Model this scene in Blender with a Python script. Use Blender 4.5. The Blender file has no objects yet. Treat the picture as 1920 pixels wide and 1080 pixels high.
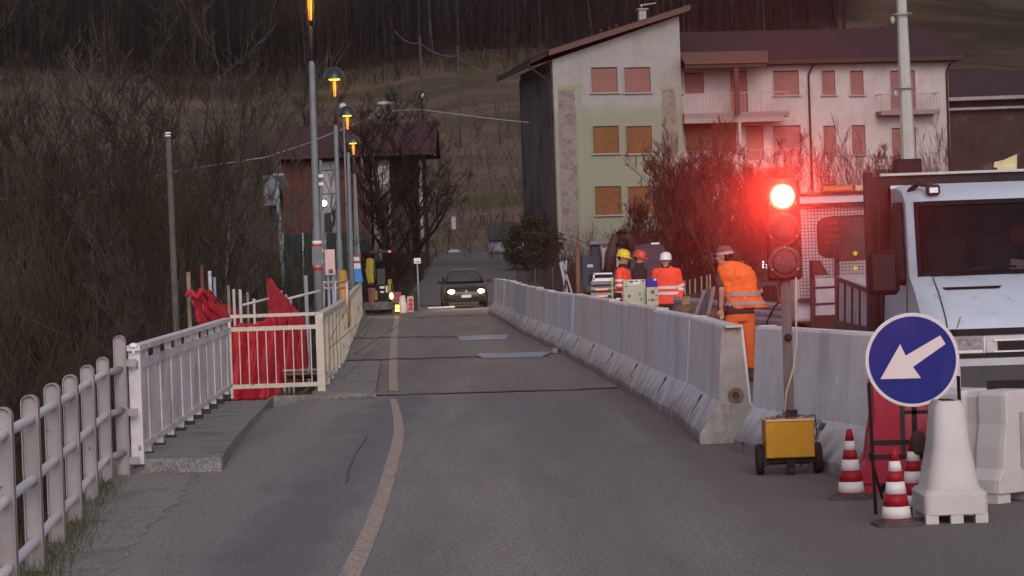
import bpy, bmesh, math, random
import numpy as np
from mathutils import Vector, Matrix, Quaternion
R = math.radians
SC = bpy.context.scene
COL = SC.collection
# ---------------------------------------------------------------- camera
CAMH = 1.65; FPX = 5000.0; ROLL = R(2.0); PITCH = 48.0
cam = bpy.data.cameras.new('camera'); camo = bpy.data.objects.new('camera', cam); COL.objects.link(camo)
cam.sensor_width = 36; cam.lens = FPX/1920*36; cam.clip_start = 0.5; cam.clip_end = 3000
camo.matrix_world = Matrix.Translation((0, 0, CAMH)) @ Matrix.Rotation(R(90)-math.atan(PITCH/FPX), 4, 'X') @ Matrix.Rotation(-ROLL, 4, 'Z')
SC.camera = camo
# ---------------------------------------------------------------- dusk sky
w = bpy.data.worlds.new('World'); SC.world = w; w.use_nodes = True
nt = w.node_tree; nt.nodes.clear()
sky = nt.nodes.new('ShaderNodeTexSky'); sky.sky_type = 'NISHITA'; sky.sun_disc = False
SUN_EL, SUN_ROT = R(28), R(172)
sky.sun_elevation = SUN_EL; sky.sun_rotation = SUN_ROT; sky.dust_density = 3.0; sky.ozone_density = 1.0
bg = nt.nodes.new('ShaderNodeBackground'); bg.inputs[1].default_value = 0.10
out = nt.nodes.new('ShaderNodeOutputWorld')
hs = nt.nodes.new('ShaderNodeHueSaturation'); hs.inputs['Saturation'].default_value = .30      # a dull evening overcast
tn = nt.nodes.new('ShaderNodeMix'); tn.data_type = 'RGBA'; tn.blend_type = 'MULTIPLY'; tn.inputs[0].default_value = 1; tn.inputs[7].default_value = (1.0, .93, 1.0, 1)
nt.links.new(sky.outputs[0], hs.inputs['Color']); nt.links.new(hs.outputs[0], tn.inputs[6]); nt.links.new(tn.outputs[2], bg.inputs[0]); nt.links.new(bg.outputs[0], out.inputs[0])
sl = bpy.data.lights.new('sun', 'SUN'); sl.energy = 0.5; sl.angle = R(25); sl.color = (1.0, 0.86, 0.80)
so = bpy.data.objects.new('sun', sl); COL.objects.link(so)
so.rotation_euler = (R(62), 0, R(8))
SC.view_settings.view_transform = 'Standard'; SC.view_settings.look = 'None'
SC.view_settings.exposure = 0.3; SC.view_settings.gamma = 1
SC.cycles.max_bounces = 6; SC.cycles.volume_bounces = 0
SC.cycles.use_denoising = True

# ---------------------------------------------------------------- helpers
def lev(px, py):
    x, y = px-960, py-540
    c, s = math.cos(ROLL), math.sin(ROLL)
    return x*c - y*s, x*s + y*c + PITCH
def P(px, py, Y):                       # the point seen at a photo pixel at distance Y
    u, v = lev(px, py)
    return Vector((u/FPX*Y, Y, CAMH - v/FPX*Y))
def G(px, py, z=0.0):                   # the point of the level plane z seen at a photo pixel
    u, v = lev(px, py)
    Y = (CAMH-z)*FPX/v
    return Vector((u/FPX*Y, Y, z))
RND = random.Random(7)

def M(name, col, rough=.7, metal=0, var=.12, sc=6., bump=0., bsc=40., stain=None, ssc=3., sthr=.55, sw=.08, emis=None, es=0., aniso=None, spec=None):
    m = bpy.data.materials.new(name); m.use_nodes = True
    t = m.node_tree; N = t.nodes; L = t.links
    b = N['Principled BSDF']; b.inputs['Roughness'].default_value = rough; b.inputs['Metallic'].default_value = metal
    if spec is None and rough > .4: spec = .2
    if spec is not None: b.inputs['Specular IOR Level'].default_value = spec
    tc = N.new('ShaderNodeTexCoord'); vec = tc.outputs['Object']
    if aniso:
        mp = N.new('ShaderNodeMapping'); mp.inputs['Scale'].default_value = aniso; L.new(vec, mp.inputs[0]); vec2 = mp.outputs[0]
    else: vec2 = vec
    n = N.new('ShaderNodeTexNoise'); n.inputs['Scale'].default_value = sc; n.inputs['Detail'].default_value = 5; n.inputs['Roughness'].default_value = .65
    L.new(vec2, n.inputs['Vector'])
    mr = N.new('ShaderNodeMapRange'); mr.inputs[1].default_value = .3; mr.inputs[2].default_value = .7
    L.new(n.outputs[0], mr.inputs[0])
    mx = N.new('ShaderNodeMix'); mx.data_type = 'RGBA'
    mx.inputs[6].default_value = (*[c*(1-var) for c in col], 1); mx.inputs[7].default_value = (*[min(1, c*(1+var)) for c in col], 1)
    L.new(mr.outputs[0], mx.inputs[0]); last = mx.outputs[2]
    for k, st in enumerate(stain if isinstance(stain, list) else ([(stain, ssc, sthr, sw)] if stain else [])):
        c2, s2, th, wd = st[:4]
        n2 = N.new('ShaderNodeTexNoise'); n2.inputs['Scale'].default_value = s2; n2.inputs['Detail'].default_value = 7; n2.inputs['Roughness'].default_value = .7
        if len(st) > 4:
            mp2 = N.new('ShaderNodeMapping'); mp2.inputs['Scale'].default_value = st[4]; mp2.inputs['Location'].default_value = (k*3.7, 1.3*k, 0); L.new(vec, mp2.inputs[0]); L.new(mp2.outputs[0], n2.inputs['Vector'])
        else: L.new(vec, n2.inputs['Vector'])
        r2 = N.new('ShaderNodeMapRange'); r2.inputs[1].default_value = th-wd; r2.inputs[2].default_value = th+wd; L.new(n2.outputs[0], r2.inputs[0])
        m2 = N.new('ShaderNodeMix'); m2.data_type = 'RGBA'; L.new(r2.outputs[0], m2.inputs[0]); L.new(last, m2.inputs[6]); m2.inputs[7].default_value = (*c2, 1); last = m2.outputs[2]
    L.new(last, b.inputs['Base Color'])
    if bump:
        n3 = N.new('ShaderNodeTexNoise'); n3.inputs['Scale'].default_value = bsc; n3.inputs['Detail'].default_value = 4; L.new(vec, n3.inputs['Vector'])
        bp = N.new('ShaderNodeBump'); bp.inputs['Strength'].default_value = bump; bp.inputs['Distance'].default_value = .02; L.new(n3.outputs[0], bp.inputs['Height']); L.new(bp.outputs[0], b.inputs['Normal'])
    if emis:
        b.inputs['Emission Color'].default_value = (*emis, 1); b.inputs['Emission Strength'].default_value = es
    return m
def slats(m, sc=20., strength=.6, axis='Z'):        # roller shutter / corrugation ridges
    t = m.node_tree; N = t.nodes; L = t.links
    tc = N.new('ShaderNodeTexCoord'); wv = N.new('ShaderNodeTexWave'); wv.bands_direction = axis; wv.inputs['Scale'].default_value = sc
    L.new(tc.outputs['Object'], wv.inputs[0]); bp = N.new('ShaderNodeBump'); bp.inputs['Strength'].default_value = strength; bp.inputs['Distance'].default_value = .03
    L.new(wv.outputs[1], bp.inputs['Height']); L.new(bp.outputs[0], N['Principled BSDF'].inputs['Normal']); return m

class MB:
    def __init__(s): s.v = []; s.f = []; s.mi = []; s.cm = 0
    def add(s, vs, fs):
        o = len(s.v); s.v += [Vector(v) for v in vs]; s.f += [tuple(i+o for i in f) for f in fs]; s.mi += [s.cm]*len(fs); return s
    def box(s, c, d, rz=0, rx=0, ry=0):
        c = Vector(c); h = Vector(d)/2; m = Matrix.Rotation(rz, 3, 'Z') @ Matrix.Rotation(rx, 3, 'X') @ Matrix.Rotation(ry, 3, 'Y')
        vs = [c + m @ Vector((x*h.x, y*h.y, z*h.z)) for x in (-1, 1) for y in (-1, 1) for z in (-1, 1)]
        return s.add(vs, [(0,1,3,2),(4,6,7,5),(0,4,5,1),(2,3,7,6),(0,2,6,4),(1,5,7,3)])
    def bb(s, a, b):                    # box between two corners
        a = Vector(a); b = Vector(b); return s.box((a+b)/2, [abs(x) for x in (b-a)])
    def cbox(s, c, d, bev=.02, rz=0):    # box with chamfered vertical section rings (soft edges)
        c = Vector(c); hx, hy, hz = d[0]/2, d[1]/2, d[2]/2; b = bev
        def ring(z, i):
            pts = [(-hx+b,-hy+i),(hx-b,-hy+i),(hx-i,-hy+b),(hx-i,hy-b),(hx-b,hy-i),(-hx+b,hy-i),(-hx+i,hy-b),(-hx+i,-hy+b)]
            m = Matrix.Rotation(rz, 3, 'Z'); return [c + m @ Vector((x, y, z)) for x, y in pts]
        rings = [ring(-hz, b), ring(-hz+b, 0), ring(hz-b, 0), ring(hz, b)]
        return s.loft(rings)
    def loft(s, rings, cap=True, closed=True):
        n = len(rings[0]); vs = [p for r in rings for p in r]; fs = []
        for i in range(len(rings)-1):
            for j in range(n if closed else n-1):
                k = (j+1) % n; fs.append((i*n+j, i*n+k, (i+1)*n+k, (i+1)*n+j))
        if cap: fs += [tuple(range(n-1, -1, -1)), tuple(range((len(rings)-1)*n, len(rings)*n))]
        return s.add(vs, fs)
    def tube(s, pts, r, n=8, cap=True, flat=1.0):
        pts = [Vector(p) for p in pts]; rs = r if isinstance(r, (list, tuple)) else [r]*len(pts); rings = []
        ref = None
        for i, p in enumerate(pts):
            d = (pts[min(i+1, len(pts)-1)] - pts[max(i-1, 0)])
            if d.length < 1e-9: d = Vector((0, 0, 1))
            d.normalize()
            if ref is None: ref = Vector((0, 1, 0)) if abs(d.y) < .9 else Vector((1, 0, 0))
            a = (ref - d*ref.dot(d)); a.normalize(); ref = a; b = d.cross(a)
            rings.append([p + a*math.cos(t)*rs[i]*flat + b*math.sin(t)*rs[i] for t in [2*math.pi*k/n for k in range(n)]])
        return s.loft(rings, cap)
    def lathe(s, c, prof, n=20, axis='Z', cap=True):
        c = Vector(c); rings = []
        for r, z in prof:
            ring = []
            for k in range(n):
                a = 2*math.pi*k/n; x, y = r*math.cos(a), r*math.sin(a)
                ring.append(c + (Vector((x, y, z)) if axis == 'Z' else Vector((x, z, y)) if axis == 'Y' else Vector((z, x, y))))
            rings.append(ring)
        return s.loft(rings, cap)
    def prism(s, pts, y0, y1, f=None):   # polygon in (x,z) extruded along y, or mapped through f(x,z,y)
        f = f or (lambda x, z, y: Vector((x, y, z)))
        return s.loft([[f(x, z, y0) for x, z in pts], [f(x, z, y1) for x, z in pts]])
    def hull(s, pts8, th):               # quad p0..p3 thickened by vector th
        t = Vector(th); p = [Vector(q) for q in pts8]
        return s.loft([p, [q+t for q in p]])
    def ell(s, c, r, n=12, rot=None):
        c = Vector(c); rings = []; rot = rot or Matrix.Identity(3)
        for i in range(1, n//2+2):
            a = math.pi*i/(n//2+2); rr = math.sin(a); z = -math.cos(a)
            rings.append([c + rot @ Vector((r[0]*rr*math.cos(t), r[1]*rr*math.sin(t), r[2]*z)) for t in [2*math.pi*k/n for k in range(n)]])
        return s.loft(rings)
    def build(s, name, mat, parent=None, smooth=False, bevel=0, world=False, fix=True):
        me = bpy.data.meshes.new(name)
        if world and parent is not None:
            r = parent
            while r.parent: r = r.parent
            inv = Matrix.LocRotScale(r.location, r.rotation_euler, None).inverted(); vs = [inv @ v for v in s.v]
        else: vs = s.v
        me.from_pydata([tuple(v) for v in vs], [], s.f); 
        for mm in (mat if isinstance(mat, (list, tuple)) else [mat]): me.materials.append(mm)
        if isinstance(mat, (list, tuple)): me.polygons.foreach_set('material_index', s.mi)
        me.update()
        if fix and len(s.f) < 60000:
            bm = bmesh.new(); bm.from_mesh(me); bmesh.ops.recalc_face_normals(bm, faces=bm.faces); bm.to_mesh(me); bm.free()
        if smooth: me.polygons.foreach_set('use_smooth', [True]*len(me.polygons))
        o = bpy.data.objects.new(name, me); COL.objects.link(o)
        if parent is not None: o.parent = parent
        if bevel:
            b = o.modifiers.new('bevel', 'BEVEL'); b.width = bevel; b.segments = 2; b.limit_method = 'ANGLE'; b.angle_limit = R(40); b.harden_normals = False
        return o
def tag(o, label, cat, group=None):
    o['label'] = label; o['category'] = cat
    if group: o['group'] = group
    return o
def struct(o, kind='structure'): o['kind'] = kind; return o
def thing(name, label, cat, loc=(0, 0, 0), rz=0, group=None):
    o = bpy.data.objects.new(name, None); COL.objects.link(o); o.location = loc; o.rotation_euler = (0, 0, rz); o.empty_display_size = .2
    return tag(o, label, cat, group)
def dup(root, loc, rz=0, label=None, sc=1.0):
    def cp(o, par):
        c = o.copy(); COL.objects.link(c); c.parent = par
        for ch in list(o.children): cp(ch, c)
        return c
    r = cp(root, None); r.location = loc; r.rotation_euler = (0, 0, rz); r.scale = (sc, sc, sc)
    if label: r['label'] = label
    return r
def text_mesh(txt, size, mat, name, parent, mtx, shear=0, extrude=.002):
    cu = bpy.data.curves.new(name, 'FONT'); cu.body = txt; cu.size = size; cu.extrude = extrude; cu.align_x = 'CENTER'; cu.align_y = 'CENTER'; cu.shear = shear
    ob = bpy.data.objects.new(name+'_tmp', cu); COL.objects.link(ob)
    dg = bpy.context.evaluated_depsgraph_get(); dg.update(); me = bpy.data.meshes.new_from_object(ob.evaluated_get(dg))
    bpy.data.objects.remove(ob); bpy.data.curves.remove(cu)
    me.transform(mtx); me.materials.clear(); me.materials.append(mat)
    o = bpy.data.objects.new(name, me); COL.objects.link(o); o.parent = parent; return o

# ---------------------------------------------------------------- shared materials
m_black = M('black_plastic', (.012, .010, .012), .5, spec=.15)
m_dark = M('dark_metal', (.03, .03, .033), .5, var=.3)
m_rubber = M('rubber', (.02, .019, .018), .85)
m_steel = M('galvanised_steel', (.30, .32, .34), .45, .35, var=.2, sc=9)
m_whiteplate = M('white_sign_plate', (.75, .73, .72), .5)
m_red = M('red_paint', (.5, .03, .03), .5)
m_tube = M('tube_white_paint', (.56, .54, .56), .5, var=.1, stain=[((.25, .2, .18), 9., .68, .03)])
m_rail = M('rail_white_paint', (.32, .295, .30), .6, var=.12, sc=12, stain=[((.10, .05, .035), 16., .66, .03), ((.20, .175, .17), 3., .60, .12)])
m_rail2 = M('panel_white_paint', (.60, .57, .58), .6, var=.1, sc=8, stain=[((.18, .10, .06), 7., .68, .03, (1, 1, .25)), ((.30, .28, .27), 1.6, .6, .15)])
m_rail3 = M('yellowed_white_paint', (.50, .46, .37), .65, var=.12, sc=9, stain=[((.19, .13, .05), 6., .62, .05, (1, 1, .5)), ((.10, .09, .04), 10., .66, .03)])
m_conc = M('concrete', (.33, .32, .30), .85, var=.15, sc=5, bump=.3, bsc=30, stain=[((.12, .11, .09), 1.7, .66, .08)])
# ---------------------------------------------------------------- terrain, road, deck
def sm(x): x = min(1, max(0, x)); return x*x*(3-2*x)
HY = [0, 97, 109, 130, 160, 200, 260, 420, 700, 900]; HZ = [0, .0, .0, 1.2, 1.6, 2.6, 10.5, 30.2, 125, 160]
def railx(Y): return float(np.interp(Y, [0, 14.5, 21, 31, 34, 87, 110], [-2.5, -2.65, -3.0, -3.3, -2.4, -4.95, -6]))
def terr(X, Y):
    z = float(np.interp(Y, HY, HZ)); zz = -.06
    e = railx(Y) if Y < 110 else -9
    # ravine under and beside the bridge
    dl = sm((e-.35-X)/3.5)*7.5
    far = 1-sm((Y-112)/75) if X < -7 else 1-sm((Y-94)/8)
    if Y < 36: rav = dl
    else:
        k = sm((Y-36)/5) if X > -3 else 1
        rav = max(dl, 5.5*k)
    if X > 0 and X < 40 and Y < 44: rav = 5.5*sm((Y-39)/5)
    n = .35*math.sin(X*.21+Y*.13)*math.cos(Y*.09-X*.07) * sm((Y-120)/60)
    return z + zz - rav*far + n + (1.6*math.sin(X*.035)+.9*math.sin(X*.09+2))*sm((Y-230)/120)
xs = np.concatenate([np.arange(-200, -30, 6), np.arange(-30, 30, .8), np.arange(30, 206, 6)])
ys = np.concatenate([np.arange(-8, 130, 1.2), np.arange(130, 300, 4), np.arange(300, 906, 12)])
mb = MB(); mb.v = [Vector((x, y, terr(x, y))) for y in ys for x in xs]
nx = len(xs); mb.f = [(j*nx+i, j*nx+i+1, (j+1)*nx+i+1, (j+1)*nx+i) for j in range(len(ys)-1) for i in range(nx-1)]; mb.mi = [0]*len(mb.f)
def terrain_mat():
    m = bpy.data.materials.new('hill_ground'); m.use_nodes = True; t = m.node_tree; N = t.nodes; L = t.links
    b = N['Principled BSDF']; b.inputs['Roughness'].default_value = .95; b.inputs['Specular IOR Level'].default_value = .1
    g = N.new('ShaderNodeNewGeometry'); sp = N.new('ShaderNodeSeparateXYZ'); L.new(g.outputs['Position'], sp.inputs[0])
    def noise(sc, sx=1, sy=1):
        mp = N.new('ShaderNodeMapping'); mp.inputs['Scale'].default_value = (sx, sy, 1); L.new(g.outputs['Position'], mp.inputs[0])
        n = N.new('ShaderNodeTexNoise'); n.inputs['Scale'].default_value = sc; n.inputs['Detail'].default_value = 7; n.inputs['Roughness'].default_value = .7; L.new(mp.outputs[0], n.inputs[0]); return n.outputs[0]
    def math_(op, a, bb):
        k = N.new('ShaderNodeMath'); k.operation = op
        for i, q in enumerate((a, bb)):
            if isinstance(q, (int, float)): k.inputs[i].default_value = q
            else: L.new(q, k.inputs[i])
        return k.outputs[0]
    def rng(v, a, bb):
        r = N.new('ShaderNodeMapRange'); r.interpolation_type = 'SMOOTHSTEP'; r.inputs[1].default_value = a; r.inputs[2].default_value = bb; L.new(v, r.inputs[0]); return r.outputs[0]
    def mix(f, a, bb):
        k = N.new('ShaderNodeMix'); k.data_type = 'RGBA'; L.new(f, k.inputs[0])
        for i, q in ((6, a), (7, bb)):
            if isinstance(q, tuple): k.inputs[i].default_value = (*q, 1)
            else: L.new(q, k.inputs[i])
        return k.outputs[2]
    yy = math_('ADD', sp.outputs[1], math_('MULTIPLY', math_('SUBTRACT', noise(.03), .5), 60))
    litter = mix(rng(noise(.5), .35, .65), (.022, .018, .014), (.045, .034, .026))
    grass = mix(rng(noise(.35), .4, .6), (.040, .048, .020), (.055, .048, .028))
    mead = mix(rng(noise(.12, .35, 1), .35, .65), (.085, .064, .045), (.150, .112, .082))
    mead = mix(rng(noise(1.3, .6, 1), .5, .75), mead, (.06, .05, .03))
    mead = mix(rng(noise(.05), .52, .62), mead, (.075, .065, .034))
    c = mix(rng(sp.outputs[1], 96, 106), litter, grass)
    c = mix(rng(yy, 165, 215), c, mead)
    # the wood starts at the top of the meadow; on the right the pasture runs on
    lim = math_('SUBTRACT', yy, 0)
    fo = rng(lim, 428, 446)
    rightp = rng(math_('SUBTRACT', sp.outputs[0], math_('MULTIPLY', sp.outputs[1], .135)), -5, 8)
    fo = math_('MULTIPLY', fo, math_('SUBTRACT', 1.0, rightp))
    c = mix(fo, c, (.014, .011, .010))
    c = mix(math_('MULTIPLY', rightp, rng(sp.outputs[1], 250, 330)), c, mix(rng(noise(.07, .4, 1), .4, .62), (.036, .030, .018), (.085, .068, .042)))
    L.new(c, b.inputs['Base Color']); return m
struct(mb.build('hillside', terrain_mat(), smooth=True, fix=False))

def asphalt(name, a, bcol, dusty, yscale=.12):
    return M(name, a, .93, var=.28, sc=52, bump=.7, bsc=80, spec=.25, stain=[
        (dusty, 1.1, .58, .20, (1.0, yscale, 1)), (bcol, 2.3, .64, .16, (1.0, .10, 1)), (bcol, .62, .53, .14, (1.0, .06, 1)),
        ((.065, .064, .07), 38., .59, .06), (tuple(c*2.0 for c in a), 60., .61, .05), (bcol, .9, .70, .10, (1, .3, 1))])
m_asph = asphalt('asphalt', (.205, .197, .198), (.140, .136, .140), (.262, .250, .244))
m_deck = asphalt('bridge_asphalt', (.215, .19, .178), (.145, .128, .126), (.29, .25, .22))
m_path = M('footpath_concrete', (.215, .208, .20), .92, var=.25, sc=45, bump=.6, bsc=60, stain=[((.13, .125, .115), 1.8, .60, .12), ((.31, .30, .29), 60., .64, .04), ((.075, .075, .055), 3.5, .68, .05), ((.10, .095, .09), 34., .63, .04)])
def grain(m, wear=False):
    t = m.node_tree; N = t.nodes; L = t.links; b = N['Principled BSDF']; src = b.inputs['Base Color'].links[0].from_socket; tc = N.new('ShaderNodeTexCoord')
    for sc_, a_, b_ in ((150, .62, 1.38), (75, .70, 1.30), (24, .86, 1.14)):
        n = N.new('ShaderNodeTexNoise'); n.inputs['Scale'].default_value = sc_; n.inputs['Detail'].default_value = 1; L.new(tc.outputs['Object'], n.inputs[0])
        r = N.new('ShaderNodeMapRange'); r.inputs[1].default_value = .3; r.inputs[2].default_value = .7; r.inputs[3].default_value = a_; r.inputs[4].default_value = b_; L.new(n.outputs[0], r.inputs[0])
        v = N.new('ShaderNodeVectorMath'); v.operation = 'SCALE'; L.new(src, v.inputs[0]); L.new(r.outputs[0], v.inputs['Scale']); src = v.outputs[0]
    if wear:            # tyre-polished band left of the line, brown grit along the barriers
        sp = N.new('ShaderNodeSeparateXYZ'); L.new(tc.outputs['Object'], sp.inputs[0]); n = N.new('ShaderNodeTexNoise'); n.inputs['Scale'].default_value = 1.6; n.inputs['Detail'].default_value = 7; n.inputs['Roughness'].default_value = .7
        mp = N.new('ShaderNodeMapping'); mp.inputs['Scale'].default_value = (1, .35, 1); L.new(tc.outputs['Object'], mp.inputs[0]); L.new(mp.outputs[0], n.inputs[0])
        def mth(op, a, bb, c=None):
            k = N.new('ShaderNodeMath'); k.operation = op
            for i, q_ in enumerate((a, bb, c)):
                if q_ is None: continue
                if isinstance(q_, (int, float)): k.inputs[i].default_value = q_
                else: L.new(q_, k.inputs[i])
            return k.outputs[0]
        X_ = mth('MULTIPLY_ADD', n.outputs[0], .9, sp.outputs[0]); e_ = mth('MULTIPLY_ADD', sp.outputs[1], .03, X_)
        for val, lo, hi, mx_, col in ((e_, 2.25, 2.55, .75, (.145, .130, .122)), (mth('ABSOLUTE', mth('ADD', X_, .95), 0), .45, .10, .6, (.115, .112, .120)), (mth('ABSOLUTE', mth('ADD', X_, -1.15), 0), .5, .1, .35, (.15, .146, .15)), (mth('ABSOLUTE', mth('ADD', X_, 1.75), 0), .4, .12, .45, (.25, .238, .23))):
            r = N.new('ShaderNodeMapRange'); r.interpolation_type = 'SMOOTHSTEP'; r.inputs[1].default_value = min(lo, hi); r.inputs[2].default_value = max(lo, hi); r.inputs[3].default_value = 0 if lo < hi else mx_; r.inputs[4].default_value = mx_ if lo < hi else 0; L.new(val, r.inputs[0])
            k2 = N.new('ShaderNodeTexNoise'); k2.inputs['Scale'].default_value = 60; L.new(tc.outputs['Object'], k2.inputs[0])
            g_ = N.new('ShaderNodeMapRange'); g_.inputs[1].default_value = .3; g_.inputs[2].default_value = .7; g_.inputs[3].default_value = .55; g_.inputs[4].default_value = 1.45; L.new(k2.outputs[0], g_.inputs[0])
            cv = N.new('ShaderNodeVectorMath'); cv.operation = 'SCALE'; cv.inputs[0].default_value = col; L.new(g_.outputs[0], cv.inputs['Scale'])
            mx = N.new('ShaderNodeMix'); mx.data_type = 'RGBA'; L.new(r.outputs[0], mx.inputs[0]); L.new(src, mx.inputs[6]); L.new(cv.outputs[0], mx.inputs[7]); src = mx.outputs[2]
    L.new(src, b.inputs['Base Color'])
grain(m_asph, True); grain(m_deck); grain(m_path)
def sheet(name, pts, z, mat, th=None, nsub=0):
    mb = MB()
    if th: mb.loft([[Vector((p[0], p[1], z-th)) for p in pts], [Vector((p[0], p[1], z)) for p in pts]])
    else: mb.add([(p[0], p[1], z) for p in pts], [tuple(range(len(pts)))])
    return struct(mb.build(name, mat))
# asphalt approach, its left edge follows the kerb
L1 = [(railx(Y)-.25, Y) for Y in (4, 12, 16, 21, 28, 33.8)]
sheet('road', L1 + [(14, 33.8), (14, 4)], 0.0, m_asph)
deckL = [(railx(Y)-.22, Y) for Y in (33.8, 45, 60, 75, 87, 97)]
deckR = [(4.6, 97), (4.9, 60), (5.6, 44), (14, 40), (14, 33.8)]
sheet('bridge_deck', deckL + deckR, -.004, m_deck, th=.7)
sheet('bridge_apron', [(-5.6, 96.9), (5, 96.9), (7, 108), (-6.4, 108)], -.002, m_deck)
# the road goes on uphill beyond the bridge
mb = MB(); rows = []
for Y in np.linspace(107.5, 205, 50):
    cx = float(np.interp(Y, [105, 140, 175, 205], [-1.3, -1.9, -2.35, -2.0])); hw = float(np.interp(Y, [105, 125, 205], [3.3, 2.5, 2.7]))
    z = float(np.interp(Y, [107, 108, 130, 160, 200, 206], [.0, .06, 1.35, 1.75, 2.80, 2.8]))
    rows.append([Vector((cx-hw, Y, z)), Vector((cx+hw, Y, z))])
mb.loft(rows, cap=False, closed=False)
struct(mb.build('uphill_road', M('uphill_asphalt', (.10, .10, .105), .9, var=.15, sc=3, spec=.2)))
# raised footpaths with kerbs
def pz(px, py, z): g = G(px, py, z); return (g.x, g.y)
HA = .12
A = [pz(262, 860, HA), pz(415, 857, HA), pz(440, 820, .11), pz(513, 742, .055)]
mb = MB(); pp = [(A[0][0]-.35, A[0][1], HA), (*A[1], HA), (*A[2], .108), (*A[3], .057), (A[3][0], 33.0, .056), (-3.65, 33.0, .056)]
mb.loft([[Vector((a, b, -.3)) for a, b, c in pp], [Vector(q) for q in pp]]); struct(mb.build('footpath', m_path))
sheet('kerb_ledge', [(A[3][0]+.003, A[3][1]), pz(705, 736, .055), (pz(705, 736, .055)[0], 33.9), (A[3][0]+.003, 33.9)], .055, m_path, th=.3)
HB = .055; B = [pz(705, 734, HB), pz(713, 676, HB)]
sheet('bridge_footpath', [(railx(34)-.2, 33.95), (B[0][0], 33.95), (B[1][0], B[1][1]), (railx(B[1][1])-.2, B[1][1])], HB, m_path, th=.3)
# dirt verge strip between near railing and asphalt: concrete slab edge
edge_ = [pz(200, 1085, .006), pz(312, 960, .006), pz(372, 888, .006)]; ed = []
for i in range(2):
    for k in range(14):
        f = k/14; ed.append((edge_[i][0]*(1-f)+edge_[i+1][0]*f+RND.uniform(-.05, .05), edge_[i][1]*(1-f)+edge_[i+1][1]*f))
sheet('verge_slab', [(-2.75, 11.5), (-2.10, 11.5)] + ed + [edge_[2], (A[0][0]-.3, A[0][1]-.01), (-3.05, 20.3)], .006, m_path, th=.1)
# edge line, worn orange-yellow
m_line = M('worn_yellow_line', (.36, .29, .24), .9, var=.15, sc=30, stain=[((.19, .18, .175), 18., .55, .08), ((.13, .12, .115), 1.3, .66, .06)])
grain(m_line)
def ribbon(name, pts, z, mat):
    mb = MB(); rows = []
    for px, py, wd in pts:
        rows.append([G(px-wd/2, py, z), G(px+wd/2, py, z)])
    mb.loft(rows, cap=False, closed=False); return struct(mb.build(name, mat))
ribbon('yellow_edge_line', [(640, 1110, 44), (657, 1075, 40), (683, 1020, 35), (700, 980, 31), (718, 930, 27), (732, 880, 25), (743, 840, 22), (748, 810, 20), (746, 785, 17), (741, 762, 14), (737, 748, 12)], .004, m_line)
ribbon('yellow_edge_line', [(738, 733, 17), (737, 705, 16), (737, 676, 15), (738, 650, 13), (739, 630, 12), (743, 605, 10), (744, 590, 8)], .004, m_line)
# transverse joints
m_joint = M('tar_joint', (.07, .062, .058), .8, var=.3, sc=8)
for (x0, y0, x1, y1, wd) in ((706, 741, 1160, 727, 1.8), (640, 675, 900, 669, 1.7), (900, 669, 1030, 667, 1.4), (700, 633, 860, 631, 1.2), (640, 634, 700, 633, 1.1), (745, 595, 905, 590, 1.0)):
    mb = MB(); n = 14; rows = []
    for i in range(n+1):
        t = i/n; px = x0+(x1-x0)*t; py = y0+(y1-y0)*t + RND.uniform(-.8, .8); h = wd*RND.uniform(.5, 1.2)
        rows.append([G(px, py-h/2, .006), G(px, py+h/2, .006)])
    mb.loft(rows, cap=False, closed=False); struct(mb.build('road_joint', m_joint))
# cracks in the near asphalt
for pts in (((650, 905), (655, 880), (668, 850), (690, 815)), ((905, 745), (925, 757), (940, 766))):
    mb = MB(); rows = []
    for i in range((len(pts)-1)*5+1):
        k = min(i//5, len(pts)-2); t = i/5-k; px = pts[k][0]*(1-t)+pts[k+1][0]*t + RND.uniform(-2.5, 2.5); py = pts[k][1]*(1-t)+pts[k+1][1]*t+RND.uniform(-1, 1)
        wpx = RND.uniform(.2, 1.3); rows.append([G(px-wpx, py-.4, .005), G(px+wpx, py+.4, .005)])
    mb.loft(rows, cap=False, closed=False); struct(mb.build('road_crack', m_joint))
m_plate = M('steel_road_plate', (.25, .26, .33), .35, .3, var=.25, sc=4, stain=[((.12, .10, .09), 3., .6, .05)])
for nm, q, lab in (('road_plate', ((858, 630), (955, 627), (950, 634), (862, 637)), 'bluish steel plate lying on the bridge road, the farther and smaller one'), ('road_plate', ((890, 663), (1037, 659), (1018, 667), (904, 670)), 'long bluish steel plate lying on the road, the one nearer the camera')):
    mb = MB(); pp = [G(a, b, .02) for a, b in q]; mb.loft([[p-Vector((0, 0, .014)) for p in pp], pp]); tag(mb.build(nm, m_plate), lab, 'metal plate')
mb = MB(); mb.hull([G(1036, 657, .01), G(1046, 657, .01), G(1046, 662, .01), G(1036, 662, .01)], (0, 0, .05)); tag(mb.build('concrete_block', m_conc), 'small pale block at the foot of the concrete barriers beside the steel plate', 'block')

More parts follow.
